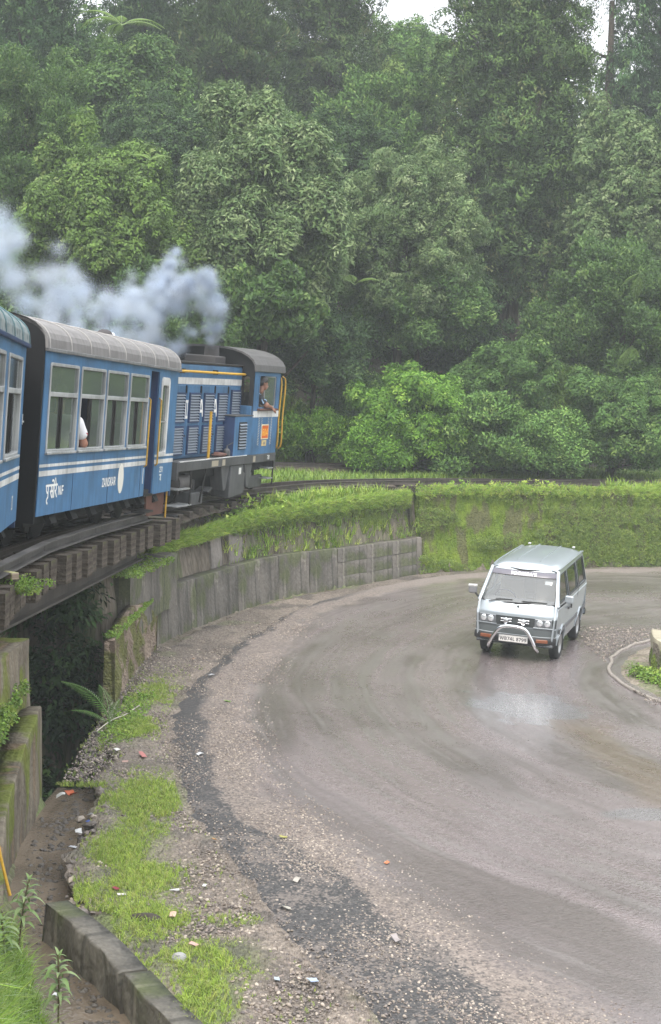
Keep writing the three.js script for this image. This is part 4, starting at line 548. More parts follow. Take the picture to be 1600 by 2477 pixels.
{ // odds and ends left on the footplate
  const k = thing('oily_rag', 'brown rag lying on the engine footplate beside the locker', 'rag'); LOC.updateMatrixWorld(true);
  const g = mergeVertices(new THREE.IcosahedronGeometry(0.5, 3)), p = g.attributes.position; for (let i = 0; i < p.count; i++) { const x = p.getX(i), y = p.getY(i), z = p.getZ(i), q = 1 + 0.4 * n3(x * 5, y * 5, z * 5); p.setXYZ(i, x * 0.2 * q, (y * 0.5 + 0.25) * 0.16 * q, z * 0.5 * q); } g.computeVertexNormals(); mesh('cloth', g, mat(0.13, 0.06, 0.045, 0.9), k);
  k.position.copy(LOC.localToWorld(new V3(0.83, 0.8, 0.28))); k.rotation.copy(LOC.rotation);
  const c = thing('oil_can', 'small grey oil can on the engine footplate next to the rag', 'can'); mesh('body', put(NI(new THREE.LatheGeometry([[0, 0], [0.06, 0], [0.062, 0.1], [0.05, 0.13], [0.012, 0.15], [0.012, 0.2], [0, 0.2]].map((q) => new THREE.Vector2(...q)), 16))), M.grey, c); mesh('spout', tube([[0.0, 0.19, 0], [0.05, 0.22, 0], [0.11, 0.26, 0]], 0.008, 6, 6), M.grey, c); c.position.copy(LOC.localToWorld(new V3(0.86, 0.8, 0.0)));
}
// ---------------------------------------------------------------- silver minivan
const VAN = thing('minivan', 'silver minivan with chrome nudge bar and roof strip driving round the wet bend', 'van');
{
  const t = VAN, silver = mat(0.38, 0.42, 0.45, 0.34, { metalness: 0.4, clearcoat: 0.7, clearcoatRoughness: 0.08 }), dark = mat(0.1, 0.115, 0.118, 0.45, { clearcoat: 0.3, clearcoatRoughness: 0.2 }), rubber = mat(0.02, 0.02, 0.021, 0.6), amber = mat(0.2, 0.055, 0.015, 0.25, { clearcoat: 0.6 }), lens = mat(0.75, 0.78, 0.8, 0.08, { metalness: 0.6, clearcoat: 1 });
  const warp = (g) => { const p = g.attributes.position; for (let i = 0; i < p.count; i++) { const x = p.getX(i), y = p.getY(i), f = -p.getZ(i); let k = 1 - 0.185 * clamp((y - 0.95) / 0.66); k *= 1 - 0.05 * sstep(0.55, 0.3, y); k *= 1 - 0.04 * sstep(1.2, 1.7, abs(f)); p.setX(i, x * k); } g.computeVertexNormals(); return g; };
  const skin = (rows, cols = 16, round = 0.07) => { const pos = [], uv = [], idx = []; rows.forEach(([f, y, w, r = round, cam = 0], j) => { for (let i = 0; i <= cols; i++) { const s = i / cols * 2 - 1, a = pow(abs(s), 5); pos.push(s * w, y + cam * (1 - s * s) - (cam ? 0.05 * pow(abs(s), 6) : 0), -(f - r * a)); uv.push(s, j); } }); for (let j = 0; j < rows.length - 1; j++) for (let i = 0; i < cols; i++) { const a = j * (cols + 1) + i, b = a + cols + 1; idx.push(a, b, a + 1, a + 1, b, b + 1); } const g = new THREE.BufferGeometry(); g.setAttribute('position', new THREE.Float32BufferAttribute(pos, 3)); g.setAttribute('uv', new THREE.Float32BufferAttribute(uv, 2)); g.setIndex(idx); g.computeVertexNormals(); return NI(g); };
  const W = 0.7, FA = 0.965, RA = -0.875, archPts = (c) => Array.from({ length: 9 }, (_, i) => { const q = PI - PI * i / 8; return [c - 0.31 * cos(q) * -1 * -1, 0.3 + 0.31 * sin(q)]; });
  const out = [[1.6, 0.34], [1.585, 0.78], [1.5, 0.99], [1.05, 1.53], [-1.5, 1.57], [-1.62, 1.45], [-1.665, 0.95], [-1.665, 0.34], ...[RA, FA].flatMap((c) => Array.from({ length: 9 }, (_, i) => { const q = PI - PI * i / 8; return [c + 0.31 * cos(q), 0.3 + 0.3 * sin(q)]; }))];
  const H = [[[1.3, 1.03], [0.99, 1.46], [0.43, 1.47], [0.43, 1.03]], [[0.33, 1.03], [0.33, 1.47], [-0.56, 1.48], [-0.56, 1.03]], [[-0.66, 1.03], [-0.66, 1.48], [-1.44, 1.48], [-1.54, 1.03]]];
  mesh('body', merge(
    warp(plateX(out, H, 0.03, W - 0.03)), warp(plateX(out, H, 0.03, -W)),
    skin([[1.605, 0.6, 0.69], [1.6, 0.8, 0.695, 0.08], [1.585, 0.84, 0.695, 0.09], [1.53, 0.95, 0.69, 0.1], [1.495, 1.0, 0.68, 0.1]]),
    skin([[1.075, 1.5, 0.585, 0.06], [1.02, 1.555, 0.585, 0.06, 0.02], [0.9, 1.59, 0.58, 0.04, 0.04], [0.4, 1.6, 0.58, 0, 0.055], [-0.4, 1.6, 0.58, 0, 0.055], [-1.2, 1.595, 0.58, 0, 0.05], [-1.5, 1.57, 0.57, -0.04, 0.04], [-1.62, 1.48, 0.57, -0.05, 0.01]]),
    skin([[-1.62, 1.48, 0.57, -0.05], [-1.655, 1.2, 0.63, -0.05], [-1.665, 0.95, 0.68, -0.05], [-1.66, 0.34, 0.68, -0.05]]),
    bx(1.3, 0.04, 3.2, 0, 0.34, 0),
    ...[-1, 1].map((s) => tube([[s * 0.685, 0.98, -1.43], [s * 0.655, 1.1, -1.36], [s * 0.61, 1.32, -1.18], [s * 0.572, 1.52, -1.0]], 0.034, 14, 8)),
  ), silver, t);
  mesh('front_panel', skin([[1.603, 0.42, 0.67, 0.09], [1.612, 0.5, 0.69, 0.08], [1.612, 0.61, 0.694, 0.075]]), dark, t, 'dark lower front panel under the lamps');
  mesh('roof_rib', merge(...[-0.2, 0.2].map((x) => tube([[x, 1.632, -0.75], [x, 1.652, 0], [x, 1.645, 1.3]], 0.012, 10, 5))), silver, t);
  for (const x of [-0.42, 0.42]) mesh('roof_stop', bx(0.05, 0.03, 0.07, x, 1.63, 1.42, 0.01), M.white, t);
  mesh('roof_gutter', merge(...[-1, 1].map((s) => tube([[s * 0.575, 1.545, -0.98], [s * 0.59, 1.56, -0.5], [s * 0.59, 1.567, 0.6], [s * 0.585, 1.565, 1.5]], 0.014, 14, 6))), silver, t);
  // windscreen
  const ws = (f, y, w, e) => skin([[f[0], y[0], w[0], e], [(f[0] + f[1]) / 2 + 0.012, (y[0] + y[1]) / 2, (w[0] + w[1]) / 2, e], [f[1], y[1], w[1], e]], 14, e);
  const wind = mesh('windscreen', ws([1.492, 1.068], [1.0, 1.505], [0.645, 0.565], 0.07), mat(0.6, 0.62, 0.62, 0.1, { transmission: 0.9, thickness: 0, ior: 1.8, clearcoat: 1, clearcoatRoughness: 0.02 }), t);
  mesh('rubber_seal', tube([[-0.63, 1.005, -1.425], [0, 1.0, -1.5], [0.63, 1.005, -1.425], [0.6, 1.26, -1.225], [0.555, 1.5, -1.02], [0, 1.508, -1.075], [-0.555, 1.5, -1.02], [-0.6, 1.26, -1.225], [-0.63, 1.005, -1.425]], 0.014, 90, 6), rubber, wind);
  mesh('sun_strip', ws([1.155, 1.085], [1.415, 1.49], [0.582, 0.566], 0.068).translate(0, 0.004, -0.006), mat(1, 1, 1, 0.3, { map: canvasTex(512, 64, (g, w, h) => { g.fillStyle = '#64616a'; g.fillRect(0, 0, w, h); g.save(); g.translate(0, h); g.scale(1, -1); g.restore(); g.fillStyle = '#f4f4f2'; g.font = 'bold ' + h * 0.86 + 'px sans-serif'; g.textAlign = 'center'; g.textBaseline = 'middle'; g.fillText("TOOMBA'S", w * 0.5, h * 0.54, w * 0.4); }) }), wind);
  { const g = wind.children[1].geometry, uv = g.attributes.uv; for (let i = 0; i < uv.count; i++) uv.setXY(i, 0.5 - uv.getX(i) * 0.5, uv.getY(i) / 2); }
  mesh('sticker', put(new THREE.PlaneGeometry(0.12, 0.075), -0.45, 1.34, -1.185, 0.83, PI, 0), mat(0.8, 0.8, 0.78, 0.5), wind);
  for (const [x0, x1] of [[0.5, 0.1], [0.05, -0.5]]) mesh('wiper', merge(tube([[x0, 0.985, -1.515], [(x0 + x1) / 2 + 0.08, 1.02, -1.5], [(x0 + x1) / 2, 1.045, -1.485]], 0.009, 8, 5), tube([[x0 - 0.12, 1.035, -1.483], [x1, 1.045, -1.47]], 0.009, 6, 5)), rubber, wind);
  mesh('washer_jet', bx(0.03, 0.03, 0.02, -0.02, 0.955, -1.545), rubber, t);
  // side glass
  const glassM = mat(0.5, 0.55, 0.53, 0.03, { transmission: 1, thickness: 0 });
  for (const s of [-1, 1]) H.forEach((h) => { const w = mesh('side_window', warp(put(NI(new THREE.ShapeGeometry(shape(h))), s * (W - 0.015), 0, 0, 0, PI / 2, 0)), glassM, t); mesh('rubber_seal', warp(tube([...h, h[0]].flatMap(([f, y], i, l) => i < l.length - 1 ? [0, 0.05, 0.5, 0.95].map((q) => [s * W, lerp(y, l[i + 1][1], q), -lerp(f, l[i + 1][0], q)]) : [[s * W, y, -f]]), 0.011, 80, 5)), rubber, w); });
  const rear = mesh('rear_window', skin([[-1.655, 1.08, 0.52, -0.03], [-1.63, 1.42, 0.5, -0.03]]).translate(0, 0, 0.012), glassM, t);
  // lamps and grille
  const band = mesh('grille', skin([[1.612, 0.625, 0.69, 0.08], [1.616, 0.7, 0.692, 0.08], [1.607, 0.785, 0.694, 0.08]]), mat(0.045, 0.05, 0.052, 0.4), t);
  mesh('chrome_trim', skin([[1.625, 0.785, 0.692, 0.085], [1.622, 0.805, 0.692, 0.085]]), silver, band);
  for (const s of [-1, 1]) {
    const hl = mesh('headlight', bx(0.3, 0.14, 0.04, s * 0.48, 0.715, -1.6, 0.015, 0, s * -0.12), mat(0.12, 0.13, 0.14, 0.15, { clearcoat: 1 }), t); for (const x of [0.42, 0.545]) mesh('lens', put(NI(new THREE.SphereGeometry(0.056, 20, 12)).scale(1, 1, 0.4), s * x, 0.715, -1.625 + (x > 0.5 ? 0.02 : 0)), lens, hl);
    mesh('lamp_trim', bx(0.33, 0.018, 0.03, s * 0.48, 0.632, -1.603, 0.006, 0, s * -0.12), silver, hl);
    const fg = mesh('spot_lamp', merge(bx(0.2, 0.03, 0.03, s * 0.15, 0.735, -1.64, 0.01), bx(0.2, 0.022, 0.03, s * 0.15, 0.695, -1.64, 0.01)), M.chrome, t); mesh('lens', put(NI(new THREE.CylinderGeometry(0.05, 0.02, 0.05, 3)), s * 0.15, 0.68, -1.65, PI / 2, 0, PI), M.chrome, fg); mesh('lamp_glass', put(NI(new THREE.SphereGeometry(0.035, 14, 10)).scale(1.3, 0.8, 0.5), s * 0.15, 0.73, -1.665), lens, fg);
  }
  const bp = mesh('front_bumper', merge(skin([[1.63, 0.33, 0.68, 0.12], [1.668, 0.36, 0.705, 0.12], [1.672, 0.44, 0.705, 0.12], [1.64, 0.475, 0.7, 0.12]]), bx(1.3, 0.12, 0.3, 0, 0.36, -1.45)), rubber, t);
  for (const s of [-1, 1]) mesh('indicator', bx(0.2, 0.06, 0.03, s * 0.48, 0.415, -1.652, 0.01, 0, s * -0.16), amber, bp);
  mesh('bumper_strip', skin([[1.65, 0.476, 0.702, 0.12], [1.625, 0.485, 0.7, 0.12]]), mat(0.3, 0.32, 0.33, 0.4), bp);
  const np = mesh('number_plate', bx(0.5, 0.115, 0.012, 0, 0.415, -1.695, 0.004), M.white, t); mesh('plate_face', put(new THREE.PlaneGeometry(0.48, 0.1), 0, 0.415, -1.7025, 0, PI, 0), mat(1, 1, 1, 0.4, { map: canvasTex(320, 66, (g, w, h) => { g.fillStyle = '#dcdad6'; g.fillRect(0, 0, w, h); g.fillStyle = '#2c2c34'; g.font = 'bold ' + h * 0.82 + 'px sans-serif'; g.textAlign = 'center'; g.textBaseline = 'middle'; g.fillText('WB74L 8799', w / 2, h * 0.54, w * 0.96); }) }), np);
  mesh('nudge_bar', tube([[-0.42, 0.24, -1.66], [-0.4, 0.3, -1.74], [-0.3, 0.5, -1.77], [-0.22, 0.6, -1.775], [-0.12, 0.635, -1.775], [0.12, 0.635, -1.775], [0.22, 0.6, -1.775], [0.3, 0.5, -1.77], [0.4, 0.3, -1.74], [0.42, 0.24, -1.66]], 0.03, 60, 12), M.chrome, t);
  mesh('rear_bumper', skin([[-1.69, 0.34, 0.69, -0.1], [-1.72, 0.4, 0.7, -0.1], [-1.69, 0.47, 0.69, -0.1]]), rubber, t);
  // side details
  for (const s of [-1, 1]) {
    mesh('side_moulding', merge(warp(plateX(rect(1.28, 0.5, RA + 0.31, 0.57), [], 0.012, s > 0 ? W : -W - 0.012)), warp(plateX(rect(RA - 0.31, 0.5, -1.62, 0.57), [], 0.012, s > 0 ? W : -W - 0.012))), mat(0.12, 0.12, 0.125, 0.55), t);
    mesh('belt_line', warp(plateX(rect(1.48, 0.93, -1.64, 0.945), [], 0.008, s > 0 ? W : -W - 0.008)), mat(0.62, 0.68, 0.7, 0.3), t);
    mesh('arch_trim', merge(...[FA, RA].map((c) => warp(tube(Array.from({ length: 13 }, (_, i) => { const q = PI * i / 12; return [s * (W + 0.004), 0.3 + 0.31 * sin(q), -(c + 0.32 * cos(q))]; }), 0.016, 24, 6)))), silver, t);
    mesh('door_seam', merge(...[0.38, -0.61].map((f) => warp(bx(0.006, 0.68, 0.012, s * (W + 0.001), 0.68, -f)))), rubber, t);
    mesh('door_handle', bx(0.03, 0.035, 0.13, s * (W + 0.012), 0.83, -0.47, 0.01), rubber, t); mesh('door_handle', bx(0.03, 0.1, 0.035, s * (W + 0.012), 0.83, -0.22, 0.01), rubber, t);
    const m = mesh('wing_mirror', bx(0.15, 0.13, 0.07, s * 0.84, 1.12, -1.3, 0.03, 0, s * 0.2), s > 0 ? mat(0.2, 0.2, 0.21, 0.4) : silver, t); mesh('mirror_arm', tube([[s * 0.68, 0.96, -1.3], [s * 0.74, 1.02, -1.32], [s * 0.8, 1.08, -1.3]], 0.017, 8, 6), rubber, m); if (s > 0) mesh('mirror_cap', bx(0.16, 0.04, 0.08, s * 0.84, 1.19, -1.3, 0.015, 0, 0.2), M.white, m);
    for (const c of [FA, RA]) { // wheels
      const w = new THREE.Group(); w.name = 'wheel'; t.add(w); w.position.set(s * 0.605, 0.27, -c);
      mesh('tyre', put(NI(new THREE.LatheGeometry([[0.17, -0.075], [0.24, -0.078], [0.265, -0.062], [0.272, -0.03], [0.272, 0.03], [0.265, 0.062], [0.24, 0.078], [0.17, 0.075]].map((q) => new THREE.Vector2(...q)), 36)), 0, 0, 0, 0, 0, PI / 2), M.tyre, w);
      mesh('rim', merge(put(NI(new THREE.LatheGeometry([[0.0, 0.05], [0.05, 0.055], [0.07, 0.03], [0.13, 0.035], [0.165, 0.07], [0.178, 0.072], [0.176, 0.0]].map((q) => new THREE.Vector2(...q)), 32)), 0, 0, 0, 0, 0, -s * PI / 2)), mat(0.45, 0.45, 0.45, 0.3, { metalness: 0.7 }), w);
    }
    for (const c of [FA, RA]) mesh('mud_flap', bx(0.16, 0.26, 0.012, s * 0.6, 0.22, -(c - 0.33), 0.003), rubber, t);
    mesh('wheel_well', merge(...[FA, RA].map((c) => put(NI(new THREE.CylinderGeometry(0.3, 0.3, 0.24, 20, 1, true, 0, PI)), s * 0.54, 0.3, -c, 0, 0, PI / 2).rotateX(0))), rubber, t);
  }
  // cabin
  const cream = mat(0.46, 0.38, 0.26, 0.75);
  mesh('dashboard', bx(1.2, 0.22, 0.3, 0, 0.92, -1.28, 0.05), mat(0.2, 0.19, 0.18, 0.6), t);
  for (const s of [-1, 1]) mesh('front_seat', merge(bx(0.46, 0.14, 0.48, s * 0.31, 0.72, -0.72, 0.05), bx(0.44, 0.5, 0.12, s * 0.31, 1.02, -0.46, 0.05, -0.15), bx(0.25, 0.17, 0.09, s * 0.31, 1.36, -0.4, 0.04)), cream, t);
  mesh('rear_seat', merge(bx(1.16, 0.14, 0.48, 0, 0.72, 0.55, 0.05), bx(1.16, 0.55, 0.12, 0, 1.02, 0.84, 0.05)), cream, t);
  mesh('steering_wheel', put(NI(new THREE.TorusGeometry(0.18, 0.014, 8, 32)), 0.31, 1.0, -1.04, -0.6), rubber, t);
  t.rotation.order = 'YXZ'; t.scale.setScalar(0.925); t.position.set(3.47, yroad(22.1) + 0.03, -22.05); t.rotation.set(-0.048, PI - 19.6 * PI / 180, 0.022);
}

// ---------------------------------------------------------------- people
// one continuous surface round bones [ax, ay, az, ar, bx, by, bz, br], joined by a smooth minimum
function fleshed(bones, lo, hi, cell, k = 0.04) {
  const size = new V3().subVectors(hi, lo), half = max(size.x, size.y, size.z) / 2 + cell * 3, c = lo.clone().add(hi).multiplyScalar(0.5), N = Math.ceil(half * 2 / cell), mc = new MarchingCubes(N, M.white, false, false, 120000);
  mc.isolation = 0;
  for (let z = 0, q = 0; z < N; z++) for (let y = 0; y < N; y++) for (let x = 0; x < N; x++, q++) {
    const px = c.x + half * (x / (N / 2) - 1), py = c.y + half * (y / (N / 2) - 1), pz = c.z + half * (z / (N / 2) - 1); let s = 0;
    for (const b of bones) {
      const ex = b[4] - b[0], ey = b[5] - b[1], ez = b[6] - b[2], L = ex * ex + ey * ey + ez * ez, t = L ? clamp(((px - b[0]) * ex + (py - b[1]) * ey + (pz - b[2]) * ez) / L) : 0, d = hypot(px - b[0] - ex * t, py - b[1] - ey * t, pz - b[2] - ez * t) - lerp(b[3], b[7], t);
      const kk = b[8] ?? k; if (d < kk * 4) s += exp(-d / kk);
    }
    mc.field[q] = s > 1e-9 ? Math.log(s) * k : -0.5;
  }
  mc.update(); const n = mc.count, g = new THREE.BufferGeometry(), pos = new Float32Array(n * 3);
  for (let i = 0; i < n; i++) { pos[i * 3] = c.x + half * mc.positionArray[i * 3]; pos[i * 3 + 1] = c.y + half * mc.positionArray[i * 3 + 1]; pos[i * 3 + 2] = c.z + half * mc.positionArray[i * 3 + 2]; }
  g.setAttribute('position', new THREE.BufferAttribute(pos, 3)); const w = mergeVertices(g, 1e-5); w.computeVertexNormals(); return w;
}
const B = (a, ra, b, rb) => [...a, ra, ...b, rb];
const skinM = mat(0.27, 0.125, 0.075, 0.5), hairM = mat(0.012, 0.01, 0.01, 0.45);
function head(at, turn, tilt) { // face towards -z before turning
  const k = 0.008, b = [B([0, 0.115, 0.01], 0.075, [0, 0.13, 0.03], 0.078), B([0, 0.05, -0.03], 0.05, [0, 0.1, -0.015], 0.062), B([0, 0.005, -0.055], 0.028, [0, 0.03, -0.045], 0.04), B([0, 0.085, -0.088], 0.01, [0, 0.055, -0.105], 0.014), B([-0.014, 0.052, -0.096], 0.009, [0.014, 0.052, -0.096], 0.009), B([-0.03, 0.1, -0.072], 0.014, [0.03, 0.1, -0.072], 0.014), B([-0.018, 0.022, -0.084], 0.008, [0.018, 0.022, -0.084], 0.008), B([-0.016, 0.014, -0.083], 0.008, [0.016, 0.014, -0.083], 0.008), B([-0.078, 0.075, 0.01], 0.012, [-0.084, 0.1, 0.016], 0.016), B([0.078, 0.075, 0.01], 0.012, [0.084, 0.1, 0.016], 0.016), B([0, -0.05, 0.02], 0.052, [0, 0.03, 0.015], 0.05)];
  const m = new THREE.Matrix4().compose(new V3(...at), new THREE.Quaternion().setFromEuler(new THREE.Euler(tilt, turn, 0, 'YXZ')), new V3(1, 1, 1));
  const g = fleshed(b, new V3(-0.11, -0.1, -0.13), new V3(0.11, 0.22, 0.13), 0.005, k).applyMatrix4(m);
  const hair = fleshed([B([0, 0.15, 0.03], 0.08, [0, 0.11, 0.05], 0.078), B([0, 0.165, -0.03], 0.06, [0, 0.17, 0.02], 0.07), B([-0.07, 0.11, 0.02], 0.022, [-0.05, 0.16, -0.03], 0.03), B([0.07, 0.11, 0.02], 0.022, [0.05, 0.16, -0.03], 0.03)], new V3(-0.13, 0, -0.13), new V3(0.13, 0.28, 0.16), 0.007, 0.01).applyMatrix4(m);
  const eyes = merge(...[-0.03, 0.03].map((x) => put(NI(new THREE.SphereGeometry(0.011, 10, 8)), x, 0.083, -0.072))).applyMatrix4(m);
  return { g, hair, eyes };
}
function hand(w, dir, up, s, closed) { // wrist, pointing direction, back of the hand, 1 or -1 for the thumb's side
  const d = new V3(...dir).normalize(), u = new V3(...up), r = new V3().crossVectors(d, u).normalize().multiplyScalar(s); u.crossVectors(r, d).multiplyScalar(s).normalize();
  const at = (a, b, c) => [w[0] + d.x * a + r.x * b + u.x * c, w[1] + d.y * a + r.y * b + u.y * c, w[2] + d.z * a + r.z * b + u.z * c], o = [B(at(0, 0, 0), 0.022, at(0.07, -0.015, 0), 0.02), B(at(0.02, 0.015, 0), 0.02, at(0.075, 0.024, 0), 0.015), B(at(0.02, -0.02, 0), 0.018, at(0.07, -0.03, 0), 0.015)];
  [[0.03, 0.07], [0.01, 0.08], [-0.012, 0.075], [-0.033, 0.058]].forEach(([b, l]) => { const c = closed ? 0.6 : 0.25; o.push(B(at(0.075, b, 0), 0.0098, at(0.075 + l * 0.5, b * 1.1, -l * 0.2 * c), 0.009), B(at(0.075 + l * 0.5, b * 1.1, -l * 0.2 * c), 0.009, at(0.075 + l * (1 - 0.4 * c), b * 1.1, -l * 0.75 * c), 0.0078)); });
  o.push(B(at(0.02, 0.028, -0.004), 0.014, at(0.05, 0.055, -0.012), 0.011), B(at(0.05, 0.055, -0.012), 0.011, at(0.08, 0.06, -0.022), 0.009)); return o;
}
{ // driver: stands in the cab, leaning at the window with one forearm on the sill
  const p = thing('person', 'person with short black hair in dark shirt leaning out of the engine cab window', 'person'), E = LOC;
  // frame of the cab: right side +x, forward -z, up from the cab floor
  const sh = [0.87, 1.06, 0.04], shL = [0.5, 1.08, 0.12], el = [1.0, 0.93, -0.04], wr = [1.03, 0.89, -0.26], hip = [0.44, 0.74, 0.16];
  const bones = [B([0.6, 0.92, 0.12], 0.11, [0.68, 1.02, 0.08], 0.115), B(hip, 0.125, [0.6, 0.9, 0.13], 0.115), B([0.55, 1.06, 0.1], 0.068, [0.83, 1.05, 0.05], 0.068), B([0.74, 1.09, 0.05], 0.054, [0.84, 1.2, 0.0], 0.05), B(sh, 0.062, el, 0.046), B(el, 0.042, wr, 0.027), B(shL, 0.06, [0.34, 0.9, 0.06], 0.045), B([0.34, 0.9, 0.06], 0.042, [0.3, 0.76, -0.1], 0.03), B([0.36, 0.72, 0.16], 0.095, [0.36, 0.4, 0.12], 0.062), B([0.36, 0.4, 0.12], 0.06, [0.36, 0.06, 0.18], 0.042), B([0.52, 0.72, 0.16], 0.095, [0.53, 0.4, 0.12], 0.062), B([0.53, 0.4, 0.12], 0.06, [0.54, 0.06, 0.18], 0.042), B([0.36, 0.04, 0.18], 0.04, [0.36, 0.03, 0.02], 0.035), B([0.54, 0.04, 0.18], 0.04, [0.54, 0.03, 0.02], 0.035)];
  const h = head([0.9, 1.24, -0.03], -0.75, -0.12), hb = hand(wr, [0.5, -0.5, -0.6], [0.4, 0.75, 0], 1, true), hl = hand([0.3, 0.76, -0.1], [0.4, -0.2, -0.8], [0, 1, 0], -1, true);
  mesh('body', merge(fleshed(bones, new V3(0.1, -0.02, -0.25), new V3(1.12, 1.4, 0.35), 0.013, 0.018), h.g, fleshed(hb, new V3(0.93, 0.66, -0.48), new V3(1.22, 0.96, -0.18), 0.004, 0.004), fleshed(hl, new V3(0.2, 0.6, -0.35), new V3(0.5, 0.85, -0.02), 0.006, 0.004)), skinM, p);
  mesh('hair', h.hair, hairM, p); mesh('eyes', h.eyes, mat(0.05, 0.04, 0.035, 0.2), p);
  const grow = (l, r) => l.map((b) => { const c = [...b]; c[3] += r; c[7] += r; return c; });
  mesh('shirt', fleshed(grow([bones[0], bones[1], bones[2], B(sh, 0.062, [0.95, 0.985, -0.005], 0.052), B(shL, 0.06, [0.38, 1.0, 0.1], 0.05)], 0.012), new V3(0.2, 0.6, -0.15), new V3(1.08, 1.3, 0.32), 0.014, 0.02), mat(0.014, 0.016, 0.022, 0.8), p);
  mesh('sleeve_trim', merge(tube([[0.8, 1.18, 0.09], [0.86, 1.15, 0.06], [0.92, 1.1, 0.05]], 0.014, 8, 6), put(NI(new THREE.TorusGeometry(0.062, 0.014, 8, 20)), 0.95, 0.985, -0.005, 0.9, 0.7, 0.3), bx(0.02, 0.16, 0.06, 0.945, 1.03, 0.05, 0.008, 0, 0, 0.5)), mat(0.3, 0.45, 0.62, 0.8), p);
  mesh('trousers', fleshed(grow([bones[8], bones[9], bones[10], bones[11], B([0.44, 0.7, 0.16], 0.12, [0.44, 0.78, 0.16], 0.12)], 0.014), new V3(0.2, 0.05, -0.1), new V3(0.75, 0.95, 0.35), 0.018, 0.02), mat(0.03, 0.03, 0.04, 0.85), p);
  E.updateMatrixWorld(true); p.position.copy(E.localToWorld(new V3(0, 0.8, -1.42))); p.rotation.copy(E.rotation);
}
{ // passenger: seated, upper arm and shoulder at the open window
  const p = thing('person', 'seated passenger with white red trimmed sleeve at the open coach window', 'person'), f = (s) => s - 2.925;
  const sh = [0.8, 1.0, 0.16], el = [0.86, 0.76, 0.04], hp = [0.55, 0.5, 0.2];
  const bones = [B(hp, 0.13, [0.58, 0.78, 0.24], 0.125), B([0.58, 0.78, 0.24], 0.125, [0.6, 0.95, 0.24], 0.12), B([0.44, 1.02, 0.26], 0.07, [0.76, 1.0, 0.2], 0.075), B([0.6, 1.05, 0.24], 0.055, [0.6, 1.16, 0.22], 0.052), B(sh, 0.066, el, 0.046), B(el, 0.042, [0.72, 0.74, -0.18], 0.028), B([0.42, 1.0, 0.26], 0.062, [0.38, 0.76, 0.12], 0.045), B([0.38, 0.76, 0.12], 0.042, [0.5, 0.66, -0.1], 0.028), B([0.48, 0.48, 0.2], 0.095, [0.48, 0.46, -0.2], 0.065), B([0.48, 0.46, -0.2], 0.062, [0.48, 0.06, -0.2], 0.042), B([0.66, 0.48, 0.2], 0.095, [0.66, 0.46, -0.2], 0.065), B([0.66, 0.46, -0.2], 0.062, [0.66, 0.06, -0.2], 0.042), B([0.48, 0.04, -0.2], 0.04, [0.48, 0.03, -0.34], 0.035), B([0.66, 0.04, -0.2], 0.04, [0.66, 0.03, -0.34], 0.035)];
  const h = head([0.6, 1.22, 0.2], 0.3, 0), hb = hand([0.72, 0.74, -0.18], [-0.3, -0.1, -0.9], [0, 1, 0], -1, true), hc = hand([0.5, 0.66, -0.1], [0.2, -0.2, -0.9], [0, 1, 0], 1, true);
  mesh('body', merge(fleshed(bones, new V3(0.3, -0.02, -0.4), new V3(0.98, 1.25, 0.42), 0.014, 0.018), h.g, fleshed(hb, new V3(0.55, 0.6, -0.42), new V3(0.85, 0.85, -0.1), 0.005, 0.004), fleshed(hc, new V3(0.4, 0.5, -0.35), new V3(0.65, 0.78, 0), 0.006, 0.004)), mat(0.36, 0.17, 0.11, 0.5), p);
  mesh('hair', h.hair, hairM, p); mesh('eyes', h.eyes, mat(0.05, 0.04, 0.035, 0.2), p);
  const grow = (l, r) => l.map((b) => { const c = [...b]; c[3] += r; c[7] += r; return c; });
  mesh('shirt', fleshed(grow([bones[0], bones[1], bones[2], B(sh, 0.07, [0.845, 0.88, 0.1], 0.062), B([0.42, 1.0, 0.26], 0.062, [0.4, 0.88, 0.2], 0.05)], 0.016), new V3(0.25, 0.4, -0.02), new V3(1, 1.15, 0.45), 0.015, 0.02), mat(0.75, 0.75, 0.76, 0.85), p);
  mesh('sleeve_band', put(NI(new THREE.TorusGeometry(0.07, 0.013, 8, 24)), 0.846, 0.868, 0.095, PI / 2 - 0.3, 0.2, 0), mat(0.4, 0.025, 0.03, 0.8), p);
  mesh('trousers', fleshed(grow([bones[8], bones[9], bones[10], bones[11], B([0.57, 0.47, 0.2], 0.12, [0.57, 0.5, 0.2], 0.12)], 0.014), new V3(0.3, 0.05, -0.35), new V3(0.9, 0.7, 0.4), 0.018, 0.02), mat(0.04, 0.05, 0.09, 0.85), p);
  coachB.updateMatrixWorld(true); p.position.copy(coachB.localToWorld(new V3(0.075, 0.47, -f(1.56)))); p.rotation.copy(coachB.rotation);
}
